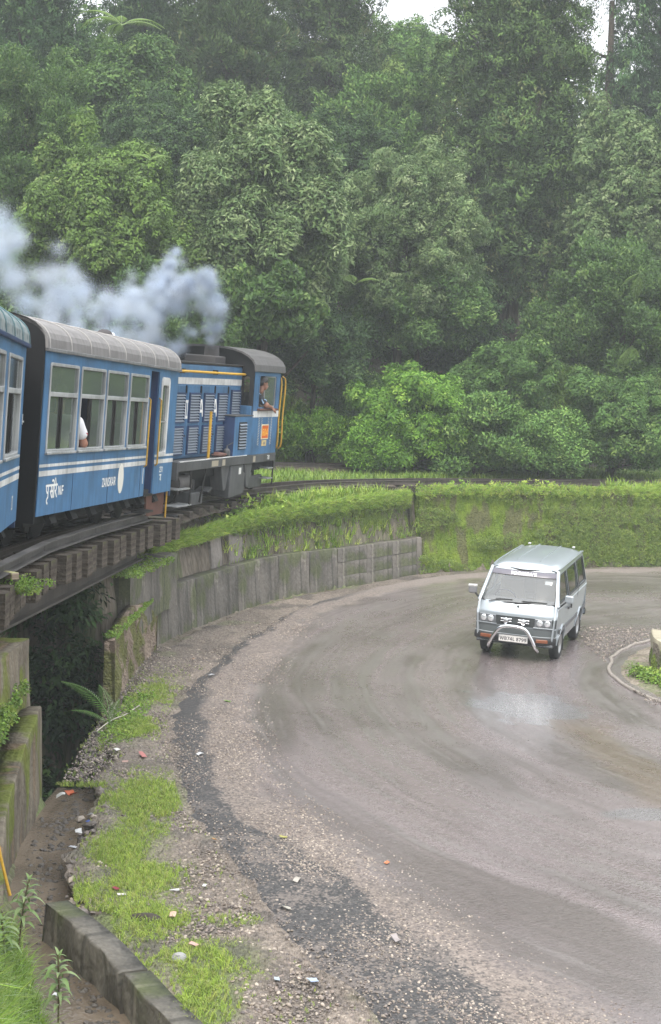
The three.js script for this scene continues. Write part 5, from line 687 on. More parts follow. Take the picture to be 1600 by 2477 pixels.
// ---------------------------------------------------------------- foliage
const leafM = (r, g, b, coat = 0.35, through = 0.34) => mat(r, g, b, 0.92, { vertexColors: true, transmission: through, thickness: 0, clearcoat: coat, clearcoatRoughness: 0.35, specularIntensity: 0.35 });
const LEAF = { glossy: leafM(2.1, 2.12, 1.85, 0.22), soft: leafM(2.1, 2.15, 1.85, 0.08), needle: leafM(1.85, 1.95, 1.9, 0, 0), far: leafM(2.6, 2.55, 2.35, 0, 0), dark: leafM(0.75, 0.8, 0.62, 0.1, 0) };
const PAL = {
  pale: [[0.07, 0.115, 0.045], [0.12, 0.165, 0.075], [0.05, 0.085, 0.03], [0.17, 0.21, 0.12]],
  bright: [[0.08, 0.165, 0.022], [0.125, 0.23, 0.032], [0.055, 0.12, 0.018], [0.17, 0.26, 0.05]],
  mid: [[0.05, 0.1, 0.028], [0.075, 0.135, 0.035], [0.035, 0.072, 0.02], [0.11, 0.165, 0.05]],
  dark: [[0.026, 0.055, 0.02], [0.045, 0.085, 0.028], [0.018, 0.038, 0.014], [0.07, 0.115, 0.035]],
  conifer: [[0.042, 0.072, 0.024], [0.066, 0.104, 0.03], [0.03, 0.046, 0.018], [0.08, 0.092, 0.036]],
  olive: [[0.07, 0.12, 0.028], [0.1, 0.165, 0.036], [0.048, 0.08, 0.022], [0.13, 0.175, 0.055]],
  lime: [[0.09, 0.14, 0.04], [0.13, 0.18, 0.055], [0.07, 0.11, 0.03], [0.16, 0.2, 0.08]],
};
const gauss = (r) => (r() + r() + r() + r() - 2) * 0.9;
// leaves gathered in sprays on the skin of many lobes; each leaf is two faces folded at the midrib
function crownGeo(lobes, o) {
  const r = rng(o.seed ?? 1), per = o.per ?? 9, total = o.n, pos = new Float32Array(total * 12), nor = new Float32Array(total * 12), col = new Float32Array(total * 12), idx = new Uint32Array(total * 6);
  const area = lobes.map((l) => pow(l[3] * l[4] + l[3] * l[5] + l[4] * l[5], 1)), sum = area.reduce((a, b) => a + b), cum = []; area.reduce((a, b, i) => cum[i] = a + b / sum, 0);
  const d = new V3(), n = new V3(), up = new V3(), side = new V3(), c = new V3(), q = new V3(), b = new V3(), pal = PAL[o.pal]; let k = 0;
  while (k < total) {
    const z = r(); let li = 0; while (cum[li] < z && li < lobes.length - 1) li++; const l = lobes[li];
    let y = r() * 1.75 - 0.75; const f = r() * 2 * PI, s = sqrt(max(0, 1 - y * y)); n.set(cos(f) * s, y, sin(f) * s);
    const rad = 0.7 + 0.36 * sqrt(r()) + (o.frill ?? 0.17) * gauss(r); c.set(l[0] + n.x * l[3] * rad, l[1] + n.y * l[4] * rad, l[2] + n.z * l[5] * rad);
    q.set(n.x / l[3], n.y / l[4], n.z / l[5]).normalize();
    if (o.floor !== undefined && c.y < o.floor) continue;
    const tint = r(), tone = pal[tint < 0.45 ? 0 : tint < 0.75 ? 1 : tint < 0.93 ? 2 : 3], v = 0.8 + 0.4 * r(), m = min(per, total - k), cr = o.spray ?? 0.16;
    up.set(q.x * 0.5 + gauss(r) * 0.3, 0.8 + q.y * 0.5, q.z * 0.5 + gauss(r) * 0.3).normalize();
    for (let i = 0; i < m; i++, k++) {
      d.set(q.x * 0.7 + gauss(r), q.y * 0.5 + gauss(r) * 0.7 - (o.droop ?? 0.35), q.z * 0.7 + gauss(r)).normalize();
      b.set(c.x + gauss(r) * cr, c.y + gauss(r) * cr * 0.7, c.z + gauss(r) * cr);
      side.crossVectors(d, up).normalize(); const ux = side.y * d.z - side.z * d.y, uy = side.z * d.x - side.x * d.z, uz = side.x * d.y - side.y * d.x;
      const L = o.len * (0.65 + 0.7 * r()), w = L * (o.wide ?? 0.42) * 0.5, fold = w * 0.35, tip = L * 0.12, g = v * (0.86 + 0.28 * r()), j = k * 12;
      const put3 = (a, x, yy, zz) => { pos[j + a] = x; pos[j + a + 1] = yy; pos[j + a + 2] = zz; };
      put3(0, b.x, b.y, b.z); put3(3, b.x + d.x * L * 0.45 + side.x * w + ux * fold, b.y + d.y * L * 0.45 + side.y * w + uy * fold, b.z + d.z * L * 0.45 + side.z * w + uz * fold);
      put3(6, b.x + d.x * L - ux * tip, b.y + d.y * L - uy * tip, b.z + d.z * L - uz * tip); put3(9, b.x + d.x * L * 0.45 - side.x * w + ux * fold, b.y + d.y * L * 0.45 - side.y * w + uy * fold, b.z + d.z * L * 0.45 - side.z * w + uz * fold);
      for (let a = 0; a < 4; a++) { const sg = a === 1 ? -0.45 : a === 3 ? 0.45 : 0, tb = a === 2 ? 0.25 : a === 0 ? -0.1 : 0; let x = ux + side.x * sg + d.x * tb, yy = uy + side.y * sg + d.y * tb, zz = uz + side.z * sg + d.z * tb; const h = hypot(x, yy, zz); nor[j + a * 3] = x / h; nor[j + a * 3 + 1] = yy / h; nor[j + a * 3 + 2] = zz / h; col[j + a * 3] = tone[0] * g; col[j + a * 3 + 1] = tone[1] * g; col[j + a * 3 + 2] = tone[2] * g; }
      idx.set([k * 4, k * 4 + 1, k * 4 + 2, k * 4, k * 4 + 2, k * 4 + 3], k * 6);
    }
  }
  const g = new THREE.BufferGeometry(); g.setAttribute('position', new THREE.BufferAttribute(pos, 3)); g.setAttribute('normal', new THREE.BufferAttribute(nor, 3)); g.setAttribute('color', new THREE.BufferAttribute(col, 3)); g.setIndex(new THREE.BufferAttribute(idx, 1)); return g;
}
// the same, for fine foliage: many small sprays of leaves placed as copies
const sprayCache = {};
function sprayGeo(o, k) { const key = [o.len, o.wide, o.droop, o.per, k].join(); return sprayCache[key] ??= (() => { const g = crownGeo([[0, 0, 0, 0.02, 0.02, 0.02]], { n: o.per ?? 14, seed: 500 + k, len: o.len, wide: o.wide, droop: o.droop, spray: o.spray ?? 0.16, per: o.per ?? 14, pal: 'plain', frill: 0 }); return g; })(); }
PAL.plain = [[0.85, 0.85, 0.85], [1, 1, 1], [1.1, 1.1, 1.05], [1.25, 1.2, 1.1]];
function crownCopies(name, parent, lobes, o, m) {
  const r = rng(o.seed ?? 1), pal = PAL[o.pal], area = lobes.map((l) => l[3] * l[4] + l[3] * l[5] + l[4] * l[5]), sum = area.reduce((a, b) => a + b), cum = []; area.reduce((a, b, i) => cum[i] = a + b / sum, 0);
  const inst = new THREE.InstancedMesh(sprayGeo(o, (o.seed ?? 1) % 3), m, o.n), n = new V3(), q = new V3(), Q = new THREE.Quaternion(), Q2 = new THREE.Quaternion(), Y = new V3(0, 1, 0), M4 = new THREE.Matrix4(), C = new THREE.Color(), p = new V3(), sc = new V3();
  for (let k = 0; k < o.n; k++) {
    const z = r(); let a = 0, b = cum.length - 1; while (a < b) { const c = (a + b) >> 1; if (cum[c] < z) a = c + 1; else b = c; } const l = lobes[a];
    const y = r() * 1.75 - 0.75, f = r() * 2 * PI, s = sqrt(max(0, 1 - y * y)); n.set(cos(f) * s, y, sin(f) * s); const rad = 0.72 + 0.34 * sqrt(r()) + 0.12 * gauss(r);
    p.set(l[0] + n.x * l[3] * rad, l[1] + n.y * l[4] * rad, l[2] + n.z * l[5] * rad); q.set(n.x / l[3], n.y / l[4], n.z / l[5]).normalize(); q.set(q.x * 0.75 + gauss(r) * 0.2, q.y * 0.55 + 0.55, q.z * 0.75 + gauss(r) * 0.2).normalize();
    Q.setFromUnitVectors(Y, q).multiply(Q2.setFromAxisAngle(Y, r() * 2 * PI)); const e = 0.75 + 0.55 * r(); M4.compose(p, Q, sc.set(e, e, e)); inst.setMatrixAt(k, M4);
    const tint = r(), tone = pal[tint < 0.45 ? 0 : tint < 0.75 ? 1 : tint < 0.93 ? 2 : 3], v = 0.8 + 0.4 * r(); C.setRGB(tone[0] * v, tone[1] * v, tone[2] * v); inst.setColorAt(k, C);
  }
  inst.name = parent ? name : numbered(name); inst.castShadow = inst.receiveShadow = true; (parent ?? scene).add(inst); inst.userData.kind = 'stuff'; return inst;
}
// lobes of a rounded crown: a ring of bulges round a body of half sizes rx, ry, rz at height cy
function lobesOf(seed, cy, rx, ry, rz, n = 16, size = 0.42) {
  const r = rng(seed), o = [[0, cy, 0, rx * 0.58, ry * 0.6, rz * 0.58]];
  for (let i = 0; i < n; i++) { const y = 1 - 1.75 * (i + 0.5) / n, f = i * 2.4 + r() * 0.9, s = sqrt(max(0, 1 - y * y)), k = 0.55 + 0.5 * r(), z = size * (0.45 + 0.8 * r()) * (1.2 - 0.5 * (k - 0.55) / 0.5); o.push([cos(f) * s * rx * k, cy + y * ry * k, sin(f) * s * rz * k, rx * z, ry * z * 0.78, rz * z]); }
  for (let i = 0; i < 14; i++) { const f = r() * 2 * PI, y = -0.2 + 1.15 * r(), s = sqrt(max(0.05, 1 - y * y)), k = 0.95 + 0.25 * r(), z = 0.09 + 0.1 * r(); o.push([cos(f) * s * rx * k, cy + y * ry * k, sin(f) * s * rz * k, rx * z, ry * z * 1.2, rz * z]); }
  return o;
}
// tiers of drooping boughs of a tall conifer from y0 to y1, half width given by prof(0..1)
function tiers(seed, y0, y1, prof, step = 0.85, round = 6) {
  const r = rng(seed), o = []; let i = 0;
  for (let y = y0; y < y1; y += step * (0.8 + 0.4 * r()), i++) { const t = (y - y0) / (y1 - y0), w = prof(t), m = max(3, Math.round(round * (0.6 + w / 3))); for (let k = 0; k < m; k++) { const f = i * 1.7 + k * 2 * PI / m + r() * 0.5, l = w * (0.62 + 0.3 * r()); o.push([cos(f) * l, y + (r() - 0.5) * 0.7 - 0.12 * l, sin(f) * l, w * 0.33 + 0.22, 0.42 + 0.16 * r(), w * 0.33 + 0.22]); o.push([cos(f) * l * 0.5, y + 0.15 + (r() - 0.5) * 0.4, sin(f) * l * 0.5, w * 0.3 + 0.15, 0.4, w * 0.3 + 0.15]); } }
  return o;
}
function trunkGeo(seed, h, r0, lean = 0.1, limbs = []) {
  const r = rng(seed), pts = [0, 0.25, 0.5, 0.75, 1].map((t) => new V3(lean * h * t * t * 0.5 + (r() - 0.5) * 0.12 * (t > 0 ? 1 : 0), h * t - (t ? 0 : 0.5), (r() - 0.5) * 0.12)), c = new THREE.CatmullRomCurve3(pts);
  const tap = (curve, ra, rb, n, m) => { const g = new THREE.TubeGeometry(curve, n, 1, m), p = g.attributes.position, a = new V3(); for (let i = 0; i <= n; i++) { curve.getPointAt(i / n, a); const k = lerp(ra, rb, i / n) * (1 + (i === 0 ? 0.35 : 0)); for (let j = 0; j <= m; j++) { const q = i * (m + 1) + j, v = 1 + 0.12 * vn(j * 1.3 + seed, i * 0.8); p.setXYZ(q, a.x + (p.getX(q) - a.x) * k * v, a.y + (p.getY(q) - a.y) * k * v, a.z + (p.getZ(q) - a.z) * k * v); } } g.computeVertexNormals(); return tri(g, 1); };
  const l = [tap(c, r0, r0 * 0.35, 14, 9)]; for (const [t, f, len, rise] of limbs) { const s = c.getPointAt(t); l.push(tap(new THREE.CatmullRomCurve3([s, s.clone().add(new V3(cos(f) * len * 0.5, rise * 0.4, sin(f) * len * 0.5)), s.clone().add(new V3(cos(f) * len, rise, sin(f) * len))]), r0 * 0.42 * (1 - t * 0.5), r0 * 0.1, 7, 6)); } return merge(l);
}
const limbSet = (seed, n, w, h) => { const r = rng(seed + 99); return Array.from({ length: n }, (_, i) => [0.3 + 0.65 * (i + r()) / n, i * 2.4 + r(), w * (0.55 + 0.3 * r()), h * (0.2 + 0.2 * r())]); };
// a tree standing at x, d: crown centre at height cy, half sizes rx, ry
function tree(name, label, x, d, cy, rx, ry, o = {}) {
  const t = thing(name, label, o.cat ?? 'tree', o.group), y = ground(x, d) - 0.05, seed = o.seed ?? Math.round(abs(x * 31 + d * 17) * 10), c = cy - y, rz = o.rz ?? rx * 0.85, lob = o.lobes ? o.lobes(seed, c, rx, ry, rz) : lobesOf(seed, c, rx, ry, rz, Math.round((o.ln ?? 16) * 2.6), (o.ls ?? 0.4) * 0.72);
  if (o.trunk !== 0) mesh('trunk', trunkGeo(seed, max(0.6, c + ry * (o.top ?? 0.45)), o.trunk ?? 0.16, o.lean ?? 0.06, limbSet(seed, o.limbs ?? 6, rx, ry)), o.bark ?? M.bark, t);
  if (o.copies) crownCopies('crown', t, lob, { n: o.copies, seed, len: o.len, wide: o.wide, droop: o.droop, per: o.per, spray: o.spray, pal: o.pal }, LEAF[o.m]);
  else if (!o.solid) crownCopies('crown', t, lob, { n: Math.round((o.n ?? 14000) * 0.36), seed, len: Math.round((o.len ?? 0.2) * 0.42 * 100) / 100, wide: o.wide, droop: o.droop ?? 0.35, per: 14, spray: o.spray ?? 0.13, pal: o.pal ?? 'mid' }, LEAF[o.m ?? 'soft']);
  else mesh('crown', crownGeo(lob, { n: Math.round((o.n ?? 14000) * 1.7), seed, len: (o.len ?? 0.2) * 0.72, pal: o.pal ?? 'mid', droop: o.droop, spray: o.spray, wide: o.wide, per: o.per, frill: o.frill }), LEAF[o.m ?? 'soft'], t);
  t.position.set(x, y, -d); return t;
}
const conifer = (name, label, x, d, y0, y1, w, o = {}) => tree(name, label, x, d, (y0 + y1) / 2, w, (y1 - y0) / 2, { copies: 7500, len: 0.13, wide: 0.3, per: 18, spray: 0.17, pal: 'conifer', m: 'needle', droop: 0.75, trunk: 0.3, limbs: 14, frill: 0.16, top: 1.0, lobes: (s, c) => { const b = ground(x, d) - 0.05; return tiers(s, y0 - b, y1 - b, o.prof ?? ((t) => w * (1.05 - 0.55 * t)), 0.8, 6); }, ...o });

// large trees of the hillside, front rows first
tree('broadleaf_tree', 'large pale tree with drooping grey green leaves rising behind the smoke', -1.95, 33, 8.3, 2.1, 3.0, { n: 34000, pal: 'pale', len: 0.3, wide: 0.36, m: 'glossy', droop: 0.55, seed: 11, ln: 22, ls: 0.36, trunk: 0.2 });
tree('broadleaf_tree', 'yellow green leafy tree behind the thin smoke left of the pale tree', -5.5, 31.5, 7.9, 1.85, 2.45, { n: 26000, pal: 'olive', len: 0.21, m: 'glossy', seed: 12, ln: 22, ls: 0.38 });
tree('broadleaf_tree', 'broad mid green tree at the left edge above the smoke', -8.3, 34, 10.2, 1.9, 2.6, { n: 24000, pal: 'mid', len: 0.2, m: 'glossy', seed: 13, ln: 20 });
tree('creeper_tree', 'creeper hung tree with big pale leaves under the upper left fern', -6.6, 40, 12.9, 1.7, 1.9, { n: 16000, pal: 'mid', len: 0.26, wide: 0.6, m: 'glossy', seed: 14 });
tree('broadleaf_tree', 'dark round tree between the yellow green tree and the dark conifers', -5.3, 37.5, 10.9, 1.6, 1.7, { n: 16000, pal: 'dark', len: 0.2, seed: 15 });
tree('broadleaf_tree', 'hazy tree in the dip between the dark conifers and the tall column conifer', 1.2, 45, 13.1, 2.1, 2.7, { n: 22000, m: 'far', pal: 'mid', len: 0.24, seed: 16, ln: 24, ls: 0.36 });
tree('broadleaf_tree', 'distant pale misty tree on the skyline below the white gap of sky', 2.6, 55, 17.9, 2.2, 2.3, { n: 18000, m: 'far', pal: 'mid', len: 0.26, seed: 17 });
tree('broadleaf_tree', 'silvery leaved tree leaning against the lower left of the column conifer', 1.55, 36, 8.6, 1.95, 2.4, { n: 26000, pal: 'pale', len: 0.22, wide: 0.34, m: 'glossy', droop: 0.5, seed: 18, ln: 22, ls: 0.37 });
tree('broadleaf_tree', 'big leaved dark bush tree just above the engine cab roof', -1.8, 31, 6.4, 1.2, 0.9, { n: 9000, pal: 'mid', len: 0.3, wide: 0.5, m: 'glossy', droop: 0.5, seed: 19, ln: 14, trunk: 0.08, limbs: 2, top: 0 });
tree('broadleaf_tree', 'dark leafy tree right behind the engine cab handrails', -0.6, 33.8, 5.7, 1.3, 1.35, { n: 12000, pal: 'dark', len: 0.24, m: 'glossy', seed: 32, trunk: 0.1, limbs: 3 });
tree('broadleaf_tree', 'shadowy tree over the dark hollow right of the engine cab', 2.1, 36.2, 6.8, 1.6, 1.4, { n: 15000, pal: 'mid', len: 0.24, m: 'glossy', seed: 20, trunk: 0.12 });
tree('broadleaf_tree', 'pale hazy tree standing under the far right conifer', 8.4, 39, 10.2, 1.75, 3.0, { n: 26000, pal: 'pale', len: 0.23, m: 'glossy', seed: 21, ln: 22, ls: 0.38 });
tree('broadleaf_tree', 'dense green tree at the right edge hung with pale ferns', 7.5, 35.6, 6.8, 1.9, 2.2, { n: 24000, pal: 'mid', len: 0.22, m: 'glossy', seed: 22, ln: 20 });
tree('broadleaf_tree', 'olive tree behind the thickest smoke, lowest at the left edge', -8.6, 36.2, 8.0, 1.7, 1.7, { n: 14000, pal: 'olive', len: 0.2, seed: 23 });
tree('broadleaf_tree', 'small dark tree showing over the right shoulder of the pale tree', 0.2, 38.5, 10.4, 1.5, 2.0, { n: 16000, pal: 'dark', len: 0.22, seed: 24 });
tree('broadleaf_tree', 'dark tree low behind the smoke plume and the coach roof', -4.0, 30.4, 5.8, 1.5, 1.35, { n: 12000, pal: 'mid', len: 0.22, m: 'glossy', seed: 25, trunk: 0.1 });
tree('broadleaf_tree', 'bushy tree low behind the coach roof at the left edge', -7.6, 32, 6.4, 1.7, 1.7, { n: 14000, pal: 'mid', len: 0.2, seed: 26, trunk: 0.12 });
tree('broadleaf_tree', 'dim tree filling the gap under the column conifer left of its trunk', 3.2, 38, 6.3, 1.5, 1.5, { n: 13000, pal: 'dark', len: 0.24, seed: 27 });
tree('broadleaf_tree', 'dim tree right of the column conifer trunk above the bushes', 6.5, 37.5, 6.2, 1.4, 1.5, { n: 12000, pal: 'mid', len: 0.24, seed: 28 });
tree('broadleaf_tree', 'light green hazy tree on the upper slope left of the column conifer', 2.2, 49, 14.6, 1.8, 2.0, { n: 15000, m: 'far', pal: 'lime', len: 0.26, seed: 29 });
tree('broadleaf_tree', 'dark tree on the upper slope between the left conifer and the ferns', -8.2, 42, 13.2, 1.5, 1.9, { n: 14000, pal: 'dark', len: 0.22, seed: 30 });
tree('broadleaf_tree', 'mid slope tree under the two dark conifers behind the pale tree', -2.8, 40.5, 11.6, 2.0, 1.6, { n: 18000, pal: 'mid', len: 0.22, seed: 31 });
conifer('column_conifer', 'tall column shaped conifer with its trunk showing at the foot, right of centre', 5.25, 42, 8.2, 20.5, 2.5, { copies: 15000, seed: 41, trunk: 0.42, prof: (t) => 2.2 * (t < 0.12 ? 0.75 + t * 2 : t < 0.5 ? 1 : 1 - 0.28 * (t - 0.5)) });
conifer('dark_conifer', 'dark hazy conifer with bare trunk edge at the upper right corner', 12.0, 50, 13.5, 25, 2.7, { copies: 9000, seed: 42, pal: 'dark', prof: (t) => 2.05 - 0.4 * t });
conifer('dark_conifer', 'dark conifer at the top left of centre, left one of a pair', -4.0, 46, 10.8, 23, 2.4, { copies: 9000, seed: 43, pal: 'conifer' });
conifer('dark_conifer', 'dark conifer at the top centre, right one of a pair', -0.8, 49, 12.2, 24, 2.3, { copies: 9000, seed: 44, pal: 'conifer' });
conifer('dark_conifer', 'darkest conifer filling the upper left corner', -10.2, 43, 10.6, 21, 2.3, { copies: 9000, seed: 45, pal: 'dark' });
conifer('dark_conifer', 'dark conifer behind the tree fern fronds at the upper left', -7.5, 50, 13, 24.5, 2.3, { copies: 7500, seed: 46, pal: 'dark' });
mesh('trunk', trunkGeo(77, 12, 0.26, 0.02, limbSet(5, 8, 1.2, 0.6)), M.bark, tag((() => { const o = thing('bare_trunk_tree', 'straight dark trunk beside the white gap of sky at the upper right', 'tree'); o.position.set(9.2, ground(9.2, 48.5) - 0.2, -48.5); mesh('crown', crownGeo([[0.8, 9.6, 0, 0.8, 1.2, 0.8], [0.8, 12, 0, 0.7, 1, 0.7]], { n: 3500, seed: 6, len: 0.2, wide: 0.22, pal: 'dark', droop: 0.7 }), LEAF.needle, o); return o; })()));
// shrubs along the foot of the hill
const shrub = (label, x, d, cy, rx, ry, o) => tree('shrub', label, x, d, cy, rx, ry, { cat: 'shrub', trunk: 0.05, limbs: 9, group: 'shrubs along the far side of the track', ...o });
shrub('brightest tall shrub of the thicket beyond the track, nearest the engine', 1.95, 32.6, 3.95, 1.4, 1.3, { n: 15000, pal: 'bright', len: 0.2, seed: 51, m: 'glossy' });
shrub('wide green shrub in the middle of the thicket beyond the track', 3.5, 32.7, 3.6, 1.55, 1.05, { n: 15000, pal: 'mid', len: 0.19, seed: 52, m: 'far' });
shrub('low shrub with brown twigs at the right end of the thicket', 5.2, 33.2, 3.4, 1.3, 0.85, { n: 11000, pal: 'mid', m: 'far', len: 0.17, seed: 53 });
shrub('taller dull green shrub behind the middle of the thicket', 4.5, 34.6, 4.95, 1.35, 1.15, { n: 14000, pal: 'mid', len: 0.2, seed: 54 });
shrub('low bright shrub right behind the yellow engine handrails', -0.5, 33.5, 3.5, 0.95, 0.6, { n: 10000, pal: 'bright', m: 'far', len: 0.18, seed: 55 });
shrub('rounded light green shrub beside the engine cab, left of the brightest shrub', 1.15, 35.2, 4.1, 0.95, 0.8, { n: 8000, pal: 'bright', m: 'far', len: 0.17, seed: 60 });
shrub('small shrub at the grass edge below the brightest shrub', 0.95, 31.9, 3.3, 0.65, 0.6, { n: 6000, pal: 'bright', len: 0.16, seed: 56 });
shrub('dark bush at the right edge beyond the track', 7.2, 33.9, 4.0, 1.7, 1.4, { n: 16000, pal: 'mid', len: 0.19, seed: 57 });
shrub('reedy shrub right of the thicket under the hanging ferns', 6.1, 34.8, 4.4, 1.1, 1.1, { n: 9000, pal: 'olive', len: 0.24, wide: 0.22, seed: 58 });
shrub('dim shrub in the hollow left of the brightest shrub', 0.5, 35.2, 4.3, 0.8, 0.8, { n: 6000, pal: 'mid', len: 0.2, seed: 59 });
// undergrowth over the whole slope and the farther wood, one mass
{
  const r = rng(71), l = []; for (let i = 0; i < 420; i++) { const x = -26 + r() * 52, d = 31 + r() * 34; const tr = near(TRACKPTS, x, d)[0]; if (tr < 5.2) continue; const s = 0.7 + r() * 0.9; l.push([x, ground(x, d) + s * 0.35, -d, s * 1.1, s * (0.7 + 0.6 * r()), s]); }
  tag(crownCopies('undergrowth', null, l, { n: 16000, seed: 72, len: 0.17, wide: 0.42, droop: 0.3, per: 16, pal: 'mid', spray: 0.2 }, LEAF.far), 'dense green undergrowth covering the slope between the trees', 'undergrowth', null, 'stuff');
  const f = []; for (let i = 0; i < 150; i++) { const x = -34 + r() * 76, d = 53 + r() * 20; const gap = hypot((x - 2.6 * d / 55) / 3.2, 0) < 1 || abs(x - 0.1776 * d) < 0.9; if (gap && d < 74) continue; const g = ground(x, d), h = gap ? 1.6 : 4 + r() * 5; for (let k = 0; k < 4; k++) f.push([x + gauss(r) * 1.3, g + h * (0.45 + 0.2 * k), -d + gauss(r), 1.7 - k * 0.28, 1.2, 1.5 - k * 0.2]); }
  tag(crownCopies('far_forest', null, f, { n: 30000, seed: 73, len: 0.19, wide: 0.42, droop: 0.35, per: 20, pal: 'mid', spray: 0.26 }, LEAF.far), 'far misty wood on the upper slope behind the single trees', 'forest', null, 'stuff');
}
// ---------------------------------------------------------------- ferns
function frond(L, pairs, curl, w = 0.2, leaflets = 3) { // arching midrib with rows of narrow leaflets
  const pts = Array.from({ length: 7 }, (_, i) => { const t = i / 6; return new V3(0, L * (0.55 * t - curl * t * t), -L * t * 0.95); }), c = new THREE.CatmullRomCurve3(pts), pos = [], idx = [];
  for (let i = 1; i <= pairs; i++) { const t = i / (pairs + 1), p = c.getPointAt(0.12 + 0.88 * t), g = c.getTangentAt(0.12 + 0.88 * t), l = w * L * sin(PI * pow(t, 0.7)) * (1 - 0.25 * t) + 0.01, hw = L * 0.2 / pairs; for (const s of [-1, 1]) { const a = pos.length / 3, dir = new V3(s, -0.25, 0).addScaledVector(g, 0.45).normalize(), q = p.clone().addScaledVector(dir, l); pos.push(p.x, p.y, p.z, p.x + dir.x * l * 0.4 + g.x * hw, p.y + dir.y * l * 0.4 + g.y * hw + 0.004, p.z + dir.z * l * 0.4 + g.z * hw, q.x, q.y - l * 0.12, q.z, p.x + dir.x * l * 0.4 - g.x * hw, p.y + dir.y * l * 0.4 - g.y * hw, p.z + dir.z * l * 0.4 - g.z * hw); idx.push(a, a + 1, a + 2, a, a + 2, a + 3); } }
  const g = new THREE.BufferGeometry(); g.setAttribute('position', new THREE.Float32BufferAttribute(pos, 3)); g.setIndex(idx); const f = NI(g); f.computeVertexNormals(); f.setAttribute('uv', new THREE.Float32BufferAttribute(new Float32Array(f.attributes.position.count * 2), 2)); return merge(f, tube(pts, L * 0.008, 10, 4));
}
const fernM = mat(0.13, 0.27, 0.04, 0.92, { transmission: 0.4, thickness: 0, clearcoat: 0.2 }), fernM2 = mat(0.2, 0.32, 0.06, 0.92, { transmission: 0.4, thickness: 0 });
function fern(label, pos, fronds, m = fernM2) { const t = thing('fern', label, 'fern'); for (const [L, yaw, up, curl] of fronds) { const o = mesh('frond', frond(L, 26, curl ?? 0.55), m, t); o.rotation.set(up, yaw, 0, 'YXZ'); } t.position.set(...pos); return t; }
fern('bright tree fern fronds reaching out of the dark at the upper left', [-6.55, 14.85, -38.6], [[1.9, 0.9, 0.15, 0.6], [1.5, 1.25, 0.35, 0.6], [1.7, 0.45, -0.05, 0.65], [1.5, -0.9, 0.2, 0.6], [1.2, -1.3, 0.0, 0.55], [1.0, 0.2, 0.5]]);
fern('pale fern fronds above the dark hollow right of the engine', [0.35, 7.3, -33.4], [[1.0, 1.0, 0.3], [0.9, 0.2, 0.35], [0.9, -0.9, 0.2], [0.7, 1.6, 0.2]]);
fern('single hanging pale fern frond on the right hand trees, upper one', [7.45, 7.9, -33.4], [[1.0, -0.1, -1.0, 0.3], [0.6, 0.8, -0.7, 0.4]]);
fern('drooping yellow green fern cluster at the right edge, lower one', [7.35, 6.1, -33.3], [[0.9, 0.1, -1.0, 0.35], [0.8, 0.5, -1.1, 0.3], [0.7, -0.5, -0.9, 0.3]]);
fern('bright fern cut off by the right edge among the trees', [8.35, 7.1, -33.6], [[0.9, 0.3, -0.8, 0.35], [0.8, -0.3, -0.9, 0.3]]);
fern('yellow green fern on top of the leafy tree above the smoke', [-4.35, 9.5, -29.9], [[0.6, 0.6, 0.3], [0.6, -0.6, 0.3], [0.5, 1.5, 0.2], [0.5, -1.4, 0.2]]);
fern('green fern arching from the rubble at the gully edge', [-2.48, 0.28, -15.3], [[0.85, 1.15, 0.75, 0.75], [0.6, 0.5, 0.9, 0.7], [0.5, 1.7, 0.3, 0.5], [0.4, -0.2, 0.7]], fernM);
// dark growth in the gully under the bridge
{
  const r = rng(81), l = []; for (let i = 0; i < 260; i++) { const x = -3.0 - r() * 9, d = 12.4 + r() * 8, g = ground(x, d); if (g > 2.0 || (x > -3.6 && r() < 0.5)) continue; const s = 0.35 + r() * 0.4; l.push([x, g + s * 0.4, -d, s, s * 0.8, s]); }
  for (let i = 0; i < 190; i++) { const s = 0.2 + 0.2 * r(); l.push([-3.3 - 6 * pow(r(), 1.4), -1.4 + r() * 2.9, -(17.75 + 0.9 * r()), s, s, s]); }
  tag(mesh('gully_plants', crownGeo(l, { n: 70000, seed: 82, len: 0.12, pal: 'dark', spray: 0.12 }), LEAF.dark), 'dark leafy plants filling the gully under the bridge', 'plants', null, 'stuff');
}
// ---------------------------------------------------------------- grass, weeds, gravel
function tuftGeo(seed, n, h, w, spread, lean) { const r = rng(seed), pos = [], idx = [], nor = []; for (let i = 0; i < n; i++) { const f = r() * 2 * PI, bx0 = gauss(r) * spread, bz = gauss(r) * spread, hh = h * (0.5 + 0.8 * r()), l = lean * (0.4 + r()), dx = cos(f), dz = sin(f), sx = -dz * w * (0.6 + 0.7 * r()), sz = dx * w, a = pos.length / 3; pos.push(bx0 - sx, 0, bz - sz, bx0 + sx, 0, bz + sz, bx0 + dx * l * hh * 0.4 - sx * 0.8, hh * 0.6, bz + dz * l * hh * 0.4 - sz * 0.8, bx0 + dx * l * hh * 0.4 + sx * 0.8, hh * 0.6, bz + dz * l * hh * 0.4 + sz * 0.8, bx0 + dx * l * hh, hh * (1 - 0.25 * l), bz + dz * l * hh); for (let k = 0; k < 5; k++) { const q = new V3(-dx * 0.5, 0.75, -dz * 0.5).normalize(); nor.push(q.x, q.y, q.z); } idx.push(a, a + 1, a + 2, a + 1, a + 3, a + 2, a + 2, a + 3, a + 4); } const g = new THREE.BufferGeometry(); g.setAttribute('position', new THREE.Float32BufferAttribute(pos, 3)); g.setAttribute('normal', new THREE.Float32BufferAttribute(nor, 3)); g.setIndex(idx); return g; }
function leafyGeo(seed, n, L, spread) { const g = crownGeo([[0, spread * 0.6, 0, spread, spread * 0.7, spread]], { n, seed, len: L, pal: 'bright', wide: 0.6, per: 4, spray: spread * 0.3, droop: 0.1 }); g.deleteAttribute('color'); return g; }
